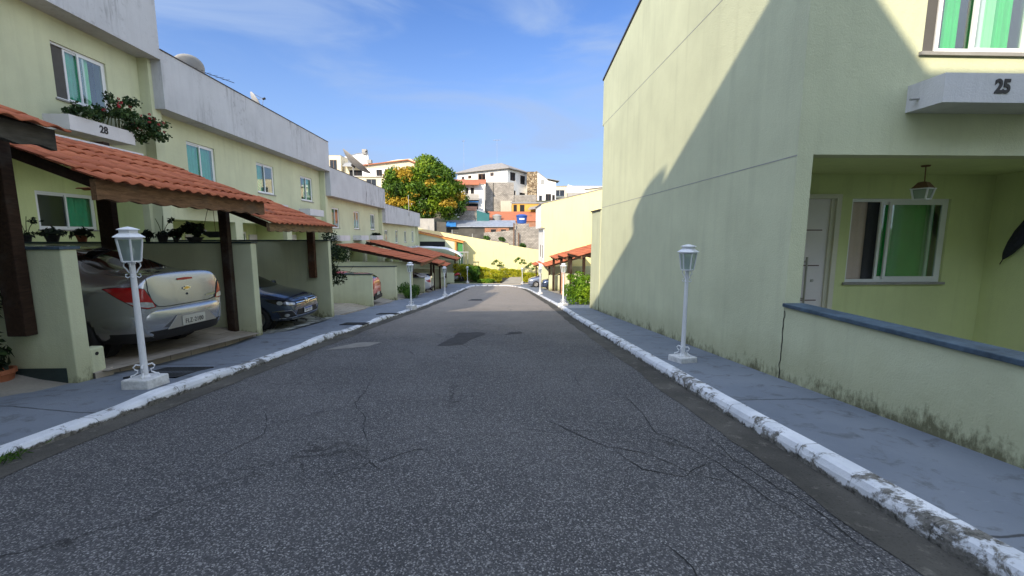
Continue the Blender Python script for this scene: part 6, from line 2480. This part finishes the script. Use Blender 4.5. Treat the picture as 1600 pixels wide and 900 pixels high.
# grass tuft growing at the kerb
n = 130
p = np.stack([RNG.normal(-3.95, 0.06, n), RNG.normal(3.14, 0.10, n), np.zeros(n)], 1)
p[:, 2] = [zr(v) + 0.05 for v in p[:, 1]]
g_ = leaves('grass_tuft', p, RNG.normal(0, 1, (n, 3)) * np.array([1, 1, 0.15]), 0.09, np.clip(RNG.normal(0.5, 0.25, n), 0, 1), 'grass', None, 0.10, 0.1)
tag(g_, 'small green grass tuft growing out of the nearest kerb', 'grass')
g_['kind'] = 'stuff'

# ------------------------------------------------------------------ hillside houses beyond the street
MAT['open'] = M('dark_window_wood', (0.09, 0.05, 0.035), 0.8)
MAT['win_brown'] = M('brown_window_wood', (0.30, 0.19, 0.13), 0.8)


def turn(h, x, y, z, deg):
    h.location = (x, y, z)
    h.rotation_euler = (0, 0, R(deg))


# big white house with a hipped grey roof: built about its near corner, then turned
h = simple_house('hillside_house', 'big white hillside house with a hipped grey roof and brown windows', -13.0, 0.0, 0.0, 8.5, 0.0, 7.6, 'white_wall',
                 [('s', -11.9, -11.1, 6.1, 6.75, 'win_brown'), ('s', -10.1, -9.2, 6.2, 6.85, 'win_brown'), ('s', -7.4, -5.5, 5.6, 7.0, 'win_brown'), ('s', -4.3, -3.4, 6.3, 7.0, 'win_brown'), ('s', -12.2, -10.8, 2.4, 3.6, 'win_brown'),
                  ('e', 1.0, 3.0, 5.3, 7.0, 'open'), ('e', 5.0, 7.0, 5.0, 6.8, 'open'), ('e', 0.8, 3.2, 2.4, 3.4, 'open'), ('e', 4.7, 7.1, 1.4, 3.2, 'open')],
                 ('hip', 9.6, 'asbestos'), over=0.7)
hl = h.location.copy()
for ch in h.children:
    ch.location = ch.location
# re-seat the pieces about the near corner so the turn pivots there
piv = Vector((1.92, 85.0, 7.4))
Rm = Matrix.Rotation(R(-34), 3, 'Z')
h.location = piv + Rm @ hl
h.rotation_euler = (0, 0, R(-34))

h = simple_house('blockwork_wall', 'tall bare grey blockwork wall in front of the big white hillside house', -2.35, 2.95, 78.0, 80.5, 4.2, 11.2, 'block', (), None, cat='wall')
mb = MB()
mb.box(-0.95, -0.80, 77.96, 78.0, 4.2, 11.2)
mb.build('seam', 'dark_wall', h)
simple_house('blockwork_wall', 'lower grey blockwork wall beneath the stone clad house', 2.96, 7.15, 78.2, 80.0, 5.5, 8.9, 'block', (), None, cat='wall')
t = root('cement_panel', 'pale rendered patch of wall at the foot of the tall blockwork', 'wall', (1.6, 77.5, 4.5))
mb = MB()
mb.box(0.45, 2.55, 77.4, 77.9, 3.6, 7.9)
mb.build('panel', stucco('pale_cement', (0.52, 0.47, 0.38), streak=0.3), t)
# balcony house left of the blockwork
MAT['tile_flat'] = tiles('far_tile_roof', (0.42, 0.15, 0.075), (0.50, 0.20, 0.10), (0.30, 0.11, 0.06))
h = simple_house('hillside_house', 'white hillside house with shaded balconies beside the tall blockwork wall', -8.0, -2.45, 75.0, 80.0, 4.0, 10.6, 'white_wall', [('s', -5.9, -5.3, 8.9, 10.0, 'open'), ('s', -4.9, -4.3, 8.9, 10.0, 'open'), ('s', -6.0, -3.6, 5.7, 7.2, 'open')], ('front', 10.6, 12.0, 'tile_flat'), over=0.25)
mb = MB()
mb.box(-7.9, -3.4, 73.9, 74.998, 7.75, 7.95)
mb.box(-7.9, -3.4, 73.85, 73.95, 7.951, 8.75)
mb.box(-6.6, -3.4, 74.0, 74.998, 4.9, 5.1)
mb.box(-6.6, -3.4, 73.9, 74.0, 5.101, 5.75)
mb.build('balcony', 'grey_wall', h)
mb = MB()
mb.hexa([(-7.9, 73.7, 10.30), (-3.3, 73.7, 10.30), (-3.3, 75.2, 10.85), (-7.9, 75.2, 10.85), (-7.9, 73.7, 10.42), (-3.3, 73.7, 10.42), (-3.3, 75.2, 10.97), (-7.9, 75.2, 10.97)])
mb.build('balcony_roof', 'tile_flat', h)
mb = MB()
mb.hexa([(-5.9, 73.8, 7.35), (-3.5, 73.8, 7.35), (-3.5, 74.99, 7.62), (-5.9, 74.99, 7.62), (-5.9, 73.8, 7.40), (-3.5, 73.8, 7.40), (-3.5, 74.99, 7.67), (-5.9, 74.99, 7.67)])
mb.build('blue_awning', 'tarp_blue', h)

# stone clad house
h = simple_house('hillside_house', 'hillside house with a tall mottled stone panel and a sloping white wall', 6.1, 12.2, 88.0, 94.0, 6.5, 12.2, 'white_wall', [('s', 8.6, 9.3, 8.6, 9.9, 'plastic_grey'), ('s', 10.0, 11.2, 8.6, 10.2, 'open'), ('s', 11.4, 12.0, 8.6, 10.0, 'open')], None)
mb = MB()
mb.box(6.1, 8.2, 87.85, 87.998, 6.5, 14.75)
mb.box(6.1, 8.2, 87.999, 89.5, 12.33, 14.75)
mb.build('stone_panel', 'stone', h)
mb = MB()
mb.prism([(8.21, 12.33), (12.2, 12.33), (12.2, 12.6), (10.7, 12.95), (8.21, 14.75)], 'y', 88.001, 88.2)
mb.build('gable', 'white_wall', h)
mb = MB()
mb.prism([(8.0, 14.98), (10.7, 13.0), (10.7, 12.88), (8.0, 14.84)], 'y', 87.9, 92)
mb.prism([(10.3, 13.35), (12.9, 12.9), (12.9, 12.8), (10.3, 13.25)], 'y', 87.5, 91)
mb.build('roof', 'soffit', h)
mb = MB()
mb.box(9.0, 9.7, 87.99, 88.0, 12.35, 13.2)
mb.build('window', 'plastic_grey', h)
t = root('blue_house', 'narrow pale blue house between the big white house and the stone panel', 'house', (5.4, 92, 7))
mb = MB()
mb.box(4.6, 6.6, 93.0, 96.0, 7.0, 15.2)
mb.build('wall', stucco('pale_blue_paint', (0.45, 0.55, 0.68)), t)

# white and cream houses behind the yellow gable
simple_house('hillside_house', 'cream hillside house with an open balcony, left of the long grey sloping wall', 12.6, 15.7, 95.0, 99.0, 6.5, 12.6, 'cream_wall', [('s', 12.9, 15.2, 10.4, 11.8, 'white_pvc')], None, over=0.1)
h = simple_house('hillside_house', 'long grey wall sloping down behind the yellow gable', 15.72, 21.6, 94.0, 98.0, 6.5, 10.9, 'grey_wall', (), None)
mb = MB()
mb.prism([(15.73, 11.03), (21.6, 11.03), (15.73, 12.9)], 'y', 94.0, 94.3)
mb.build('gable', 'white_wall', h)
simple_house('hillside_house', 'white hillside block against the sky behind the grey sloping wall', 16.0, 26.0, 103.0, 108.0, 8.0, 13.6, 'white_wall', (), None)
simple_house('hillside_house', 'cream hillside house with a brown roof edge beside the corner house', 20.2, 27.0, 96.0, 101.0, 7.0, 11.9, 'cream_wall', [('s', 21.2, 22.4, 10.3, 11.3, 'white_pvc')], ('shed', 12.0, 12.9, 'asbestos'), over=0.25)

# orange house and its grey roof
h = simple_house('hillside_house', 'bright orange house with dark openings below the lower blockwork wall', 2.4, 8.4, 71.0, 75.0, 2.5, 6.9, 'orange_wall', [('s', 2.6, 3.2, 4.9, 6.7, 'open'), ('s', 3.7, 4.5, 5.1, 6.7, 'open')], ('front', 6.92, 7.4, 'asbestos'), over=0.2)
mb = MB()
mb.hexa([(5.0, 69.4, 5.75), (9.0, 69.4, 6.3), (9.0, 70.9, 6.9), (5.4, 70.9, 6.2), (5.0, 69.4, 5.87), (9.0, 69.4, 6.42), (9.0, 70.9, 7.02), (5.4, 70.9, 6.32)])
mb.build('porch_roof', 'asbestos', h)
# long red tile roof
h = simple_house('hillside_house', 'low brick house under a long red tile roof', -1.6, 6.6, 66.0, 70.5, 0.2, 3.7, 'brick', (), ('front', 3.72, 5.45, 'tile_flat'), over=0.15)
t = root('water_tank', 'small grey water tank on the long red tile roof', 'water tank', (0.0, 66.4, 3.9))
mb = MB()
mb.lathe([(0.62, 3.85), (0.72, 4.55), (0.76, 4.56), (0.76, 4.66), (0.3, 4.85), (0.001, 4.88)], (-0.2, 66.2, 0), 18, cap=False)
mb.build('tank', 'plastic_grey', t)
t = root('water_tank', 'blue water tank with a pale band on a rough grey pillar', 'water tank', (3.45, 60.9, 3.0))
mb = MB()
mb.lathe([(0.66, 0.0), (0.80, 1.05), (0.86, 1.06), (0.86, 1.16), (0.5, 1.32), (0.001, 1.36)], (3.45, 60.95, 3.25), 22, cap=False)
mb.build('tank', 'blue_tank', t)
mb = MB()
for k in range(14):
    a = -PI / 2 - 0.5 + k / 14
    b = -PI / 2 - 0.5 + (k + 1) / 14
    mb.quad((3.45 + .775 * math.cos(a), 60.95 + .775 * math.sin(a), 3.78), (3.45 + .775 * math.cos(b), 60.95 + .775 * math.sin(b), 3.78), (3.45 + .80 * math.cos(b), 60.95 + .80 * math.sin(b), 4.0), (3.45 + .80 * math.cos(a), 60.95 + .80 * math.sin(a), 4.0))
mb.build('tank_band', 'white_pvc', t)
mb = MB()
mb.box(2.4, 4.5, 60.4, 61.6, 0.0, 3.25)
mb.build('pillar', 'block', t)
# teal shed, grey shed, tin roofs, rough walls
simple_house('shed', 'small teal shed with a slanted tin edge', -3.3, -1.4, 64.0, 66.5, 1.0, 5.0, 'teal_wall', (), ('shed', 5.35, 4.75, 'tin'), cat='shed')
simple_house('shed', 'grey block shed beside the teal shed', -6.0, -3.32, 64.3, 66.5, 1.0, 5.3, 'block', (), ('front', 5.32, 6.0, 'brick'), cat='shed')
h = simple_house('shed', 'long low shed with a crumpled tin roof and a dark front wall', -7.6, 2.3, 61.6, 64.0, -1.5, 2.7, 'dark_wall', [('s', -6.9, -6.0, 0.9, 2.0, 'plastic_grey')], ('front', 2.75, 3.75, 'tin'), over=0.35, cat='shed')
mb = MB()
mb.box(-2.0, 1.6, 61.45, 61.598, 1.5, 2.62)
mb.build('brick_front', 'brick', h)
for x in (-1.1, 0.4):
    mb = MB()
    mb.box(x, x + 0.75, 61.43, 61.449, 1.85, 2.4)
    mb.build('window', 'dark_room', h)
t = root('tarpaulin', 'bright blue tarpaulin at the edge of the tin roof under the mango tree', 'tarpaulin', (-6.9, 61.2, 2.8))
mb = MB()
mb.hexa([(-7.7, 60.9, 2.75), (-6.2, 60.9, 2.80), (-6.3, 62.0, 3.35), (-7.6, 62.0, 3.5), (-7.7, 60.9, 2.80), (-6.2, 60.9, 2.85), (-6.3, 62.0, 3.42), (-7.6, 62.0, 3.57)])
mb.build('sheet', 'tarp_blue', t)
t = root('block_wall', 'rough grey blockwork wall above the yellow garden wall', 'wall', (3.0, 60.2, -1))
mb = MB()
mb.prism([(-2.1, -3), (6.7, -3), (6.7, 2.85), (4.6, 2.75), (2.3, 2.3), (-2.1, 1.9)], 'y', 60.0, 60.2)
mb.build('wall_face', 'block', t)
t = root('dark_wall', 'stained wall coloured dark as tree shade behind the garden wall under the mango tree', 'wall', (-8.0, 60.2, -1))
mb = MB()
mb.prism([(-12.5, -3), (-2.11, -3), (-2.11, 1.6), (-7.5, 2.0), (-7.55, 3.4), (-12.5, 3.8)], 'y', 60.05, 60.25)
mb.build('wall_face', 'dark_wall', t)
t = root('lit_wall', 'plain grey wall with a pale end beside the lowest parapet', 'wall', (-10.3, 59.6, 0))
mb = MB()
mb.box(-11.9, -9.15, 59.5, 59.7, -3, 3.9)
mb.build('wall_face', 'grey_wall', t)

# houses seen over the third parapet
h = simple_house('hillside_house', 'white hillside house with an orange roof and two dark openings beside the mango tree', -25.5, -14.5, 80.0, 86.0, 6.0, 14.0, 'white_wall', [('s', -22.9, -21.8, 11.8, 14.0 - 0.2, 'open'), ('s', -21.3, -19.0, 11.4, 13.9, 'open')], None)
mb = MB()
mb.prism([(-25.8, 14.13), (-14.3, 14.13), (-14.3, 14.6), (-16.6, 15.9), (-19.2, 15.7), (-25.8, 14.4)], 'y', 80.5, 85.5)
mb.build('upper_wall', 'cream_wall', h)
mb = MB()
mb.hexa([(-25.9, 80.0, 14.45), (-17.0, 80.0, 15.55), (-17.2, 86.0, 16.6), (-25.9, 86.0, 15.5), (-25.9, 80.0, 14.62), (-17.0, 80.0, 15.72), (-17.2, 86.0, 16.75), (-25.9, 86.0, 15.7)])
mb.hexa([(-17.0, 80.0, 15.55), (-14.0, 80.0, 14.4), (-14.0, 86.0, 15.4), (-17.2, 86.0, 16.6), (-17.0, 80.0, 15.72), (-14.0, 80.0, 14.55), (-14.0, 86.0, 15.5), (-17.2, 86.0, 16.75)])
mb.build('tile_roof', 'tile_flat', h)
h = simple_house('hillside_house', 'tan hillside house with small windows beside the second parapet', -36.5, -31.2, 85.0, 90.0, 8.0, 17.2, 'cream_wall', [('s', -35.2, -34.0, 14.6, 16.2, 'open'), ('s', -33.4, -32.0, 14.6, 16.4, 'win_brown')], None)
h = simple_house('hillside_house', 'stepped white and tan hillside house behind the mesh dish', -31.1, -26.0, 86.0, 92.0, 8.0, 15.6, 'cream_wall', [('s', -30.0, -27.0, 13.3, 14.6, 'open')], None, over=0.2)
mb = MB()
mb.prism([(-33.6, 15.75), (-27.0, 15.75), (-27.0, 18.4), (-29.0, 18.3), (-33.6, 17.4)], 'y', 89.0, 89.3)
mb.build('upper_wall', 'white_wall', h)
mb = MB()
mb.box(-28.1, -27.2, 88.5, 89.5, 18.3, 19.2)
mb.box(-27.1, -26.3, 88.5, 89.5, 16.4, 17.1)
mb.build('chimney', 'grey_wall', h)
mb = MB()
mb.hexa([(-30.8, 84.6, 15.1), (-26.6, 84.6, 15.0), (-26.6, 86.2, 15.9), (-30.8, 86.2, 16.0), (-30.8, 84.6, 15.2), (-26.6, 84.6, 15.1), (-26.6, 86.2, 16.0), (-30.8, 86.2, 16.1)])
mb.build('awning', 'plastic_grey', h)
simple_house('hillside_house', 'lower tan hillside house peeping over the third parapet', -30.0, -20.5, 78.0, 84.0, 5.0, 12.2, 'cream_wall', [('s', -27.6, -26.0, 10.2, 11.3, 'open'), ('s', -24.2, -22.4, 10.6, 11.8, 'plastic_grey')], ('front', 12.2, 13.0, 'white_wall'), over=0.3)
simple_house('hillside_house', 'small pale house with a scrap roof just above the third parapet', -21.0, -17.5, 70.0, 74.0, 3.0, 9.0, 'cream_wall', [('s', -20.4, -19.2, 7.6, 8.4, 'open')], ('front', 9.0, 9.6, 'asbestos'), over=0.3)
for i, (x0, x1, y0, z1, m) in enumerate(((-48, -40, 96, 16, 'white_wall'), (30, 40, 104, 15, 'cream_wall'), (41, 52, 100, 14, 'white_wall'))):
    simple_house('hillside_house', ('white', 'cream', 'plain white')[i] + ' hillside block hidden behind the ' + ('row of terraced houses', 'corner house', 'corner house and its neighbour')[i], x0, x1, y0, y0 + 7, 7, z1, m, [('s', x0 + 1.5, x0 + 3.2, z1 - 3.2, z1 - 1.8), ('s', x0 + 4.6, x0 + 6.3, z1 - 3.2, z1 - 1.8)], None)


# ------------------------------------------------------------------ satellite dishes and aerials on the parapet roofs
def dish(name, label, c, r_, depth, aim, mat, base, group='satellite dishes on the roofs', arms=True):
    """a parabolic bowl whose open side looks along aim, on a post standing at base"""
    t = root(name, label, 'satellite dish', base, group)
    a = Vector(aim).normalized()
    q = Vector((0, 0, 1)).rotation_difference(a)
    c = Vector(c)
    mb = MB()
    rings = []
    n, m = 28, 6
    for side in (0, 1):
        for i in range(m + 1):
            rr = r_ * i / m
            h = depth * (i / m) ** 2 - depth - side * 0.02
            rings.append([mb.v(c + q @ Vector((rr * math.cos(2 * PI * k / n) + (1e-4 if i == 0 else 0), rr * math.sin(2 * PI * k / n), h))) for k in range(n)])
    for s0 in (0, m + 1):
        for i in range(m):
            for k in range(n):
                mb.face([rings[s0 + i][k], rings[s0 + i][(k + 1) % n], rings[s0 + i + 1][(k + 1) % n], rings[s0 + i + 1][k]])
    for k in range(n):
        mb.face([rings[m][k], rings[m][(k + 1) % n], rings[2 * m + 1][(k + 1) % n], rings[2 * m + 1][k]])
    mb.build('bowl', mat, t, smooth=True, merge=0)
    back = c - a * (depth + 0.02)
    mb = MB()
    mb.tube([base, (base[0], base[1], back.z), back], 0.03 if r_ < 1 else 0.05, 8)
    mb.build('mast', 'plastic_grey', t)
    mb = MB()
    mb.tube([back + a * 0.02, back - a * 0.12], r_ * 0.13, 10)
    mb.build('bracket', 'black', t)
    if arms:
        f = c + a * (r_ * 0.75)
        mb = MB()
        for k in range(3):
            e = c + q @ Vector((r_ * 0.97 * math.cos(2 * PI * k / 3 + .5), r_ * 0.97 * math.sin(2 * PI * k / 3 + .5), 0))
            mb.tube([e, f], 0.010 if r_ < 1 else 0.018, 6)
        mb.build('feed_arm', 'plastic_grey', t)
        mb = MB()
        mb.tube([f - a * 0.03, f + a * 0.10], 0.05, 10)
        mb.build('receiver', 'black', t)
    return t


dish('satellite_dish', 'wide grey satellite dish lying back on the second parapet roof near number 28', (-11.5, 16.55, 7.72), 0.50, 0.11, (-0.45, 0.50, 0.74), 'dish', (-11.5, 16.55, 6.3))
dish('satellite_dish', 'small pale satellite dish in the middle of the second parapet roof', (-11.5, 20.9, 7.85), 0.44, 0.12, (0.72, 0.50, 0.48), 'dish', (-11.6, 20.9, 6.3))
dish('satellite_dish', 'large tilted mesh satellite dish over the third parapet', (-11.2, 34.0, 7.35), 1.35, 0.42, (0.62, 0.15, 0.72), 'mesh_dish', (-11.5, 33.9, 4.8))
t = root('tv_aerial', 'thin rooftop aerial pointing over the second parapet', 'aerial', (-11.2, 16.0, 6.4), 'tv aerials on the roofs')
mb = MB()
mb.tube([(-11.3, 16.2, 6.3), (-11.3, 16.2, 7.70)], 0.012, 6)
mb.build('mast', 'rust', t)
mb = MB()
mb.tube([(-11.3, 16.1, 7.60), (-11.1, 18.6, 7.88)], 0.012, 6)
for k in range(7):
    y = 16.1 + k * 0.33
    mb.tube([(-11.28 + k * 0.027 - 0.16, y, 7.60 + k * 0.037), (-11.28 + k * 0.027 + 0.16, y, 7.60 + k * 0.037)], 0.006, 5)
mb.build('boom', 'black', t)
for x, y, z0, z1, lab in ((-9.8, 46.0, 3.6, 5.9, 'thin aerial post on the lowest parapet before the mango tree'), (-0.2, 90.0, 14.5, 21.6, 'tall thin aerial with a crossbar on the big white hillside house'), (-7.4, 92.0, 14.5, 21.8, 'tall thin aerial behind the mango tree')):
    t = root('tv_aerial', lab, 'aerial', (x, y, z0), 'tv aerials on the roofs')
    mb = MB()
    r_ = 0.03 if y < 60 else 0.022
    mb.tube([(x, y, z0), (x, y, z1)], r_, 6)
    if y > 60:
        mb.tube([(x - (0.9 if x > -5 else .3), y, z1 - 0.1), (x + (0.9 if x > -5 else .3), y, z1 - 0.05)], 0.04, 6)
        for k in range(3):
            mb.tube([(x - .3 + k * .3, y - .4, z1 - .08), (x - .3 + k * .3, y + .4, z1 - .08)], 0.02, 5)
    mb.build('mast', 'plastic_grey', t)

# ------------------------------------------------------------------ the taller houses behind the viewer, whose shade lies over the near street
t = root('apartment_building', 'tall yellow-green building across the side street, shading the near part of the road', 'building', (-8, -8, 0.3))
mb = MB()
mb.box(-22.0, -1.57, -13.0, -5.2, 0.0, 11.1)
mb.build('wall', 'wall', t)
mb = MB()
mb.box(-1.565, 16.0, -13.0, -5.2, 0.0, 9.47)
mb.build('lower_wing', 'wall', t)
for k in range(5):
    for z in (1.6, 4.4, 7.2):
        x = -19 + k * 3.6 if k < 5 else 0
        mb = MB()
        mb.box(x, x + 1.6, -5.19, -5.14, z, z + 1.3)
        mb.build('window', 'white_pvc', t)
t = root('water_tank', 'round water tank on the roof edge of the tall building across the side street', 'water tank', (-4.4, -5.7, 11.1))
mb = MB()
mb.lathe([(0.42, 0.0), (0.48, 0.55), (0.5, 0.62), (0.25, 0.78), (0.001, 0.80)], (-4.55, -5.72, 11.102), 18, cap=False)
mb.build('tank', 'blue_tank', t)
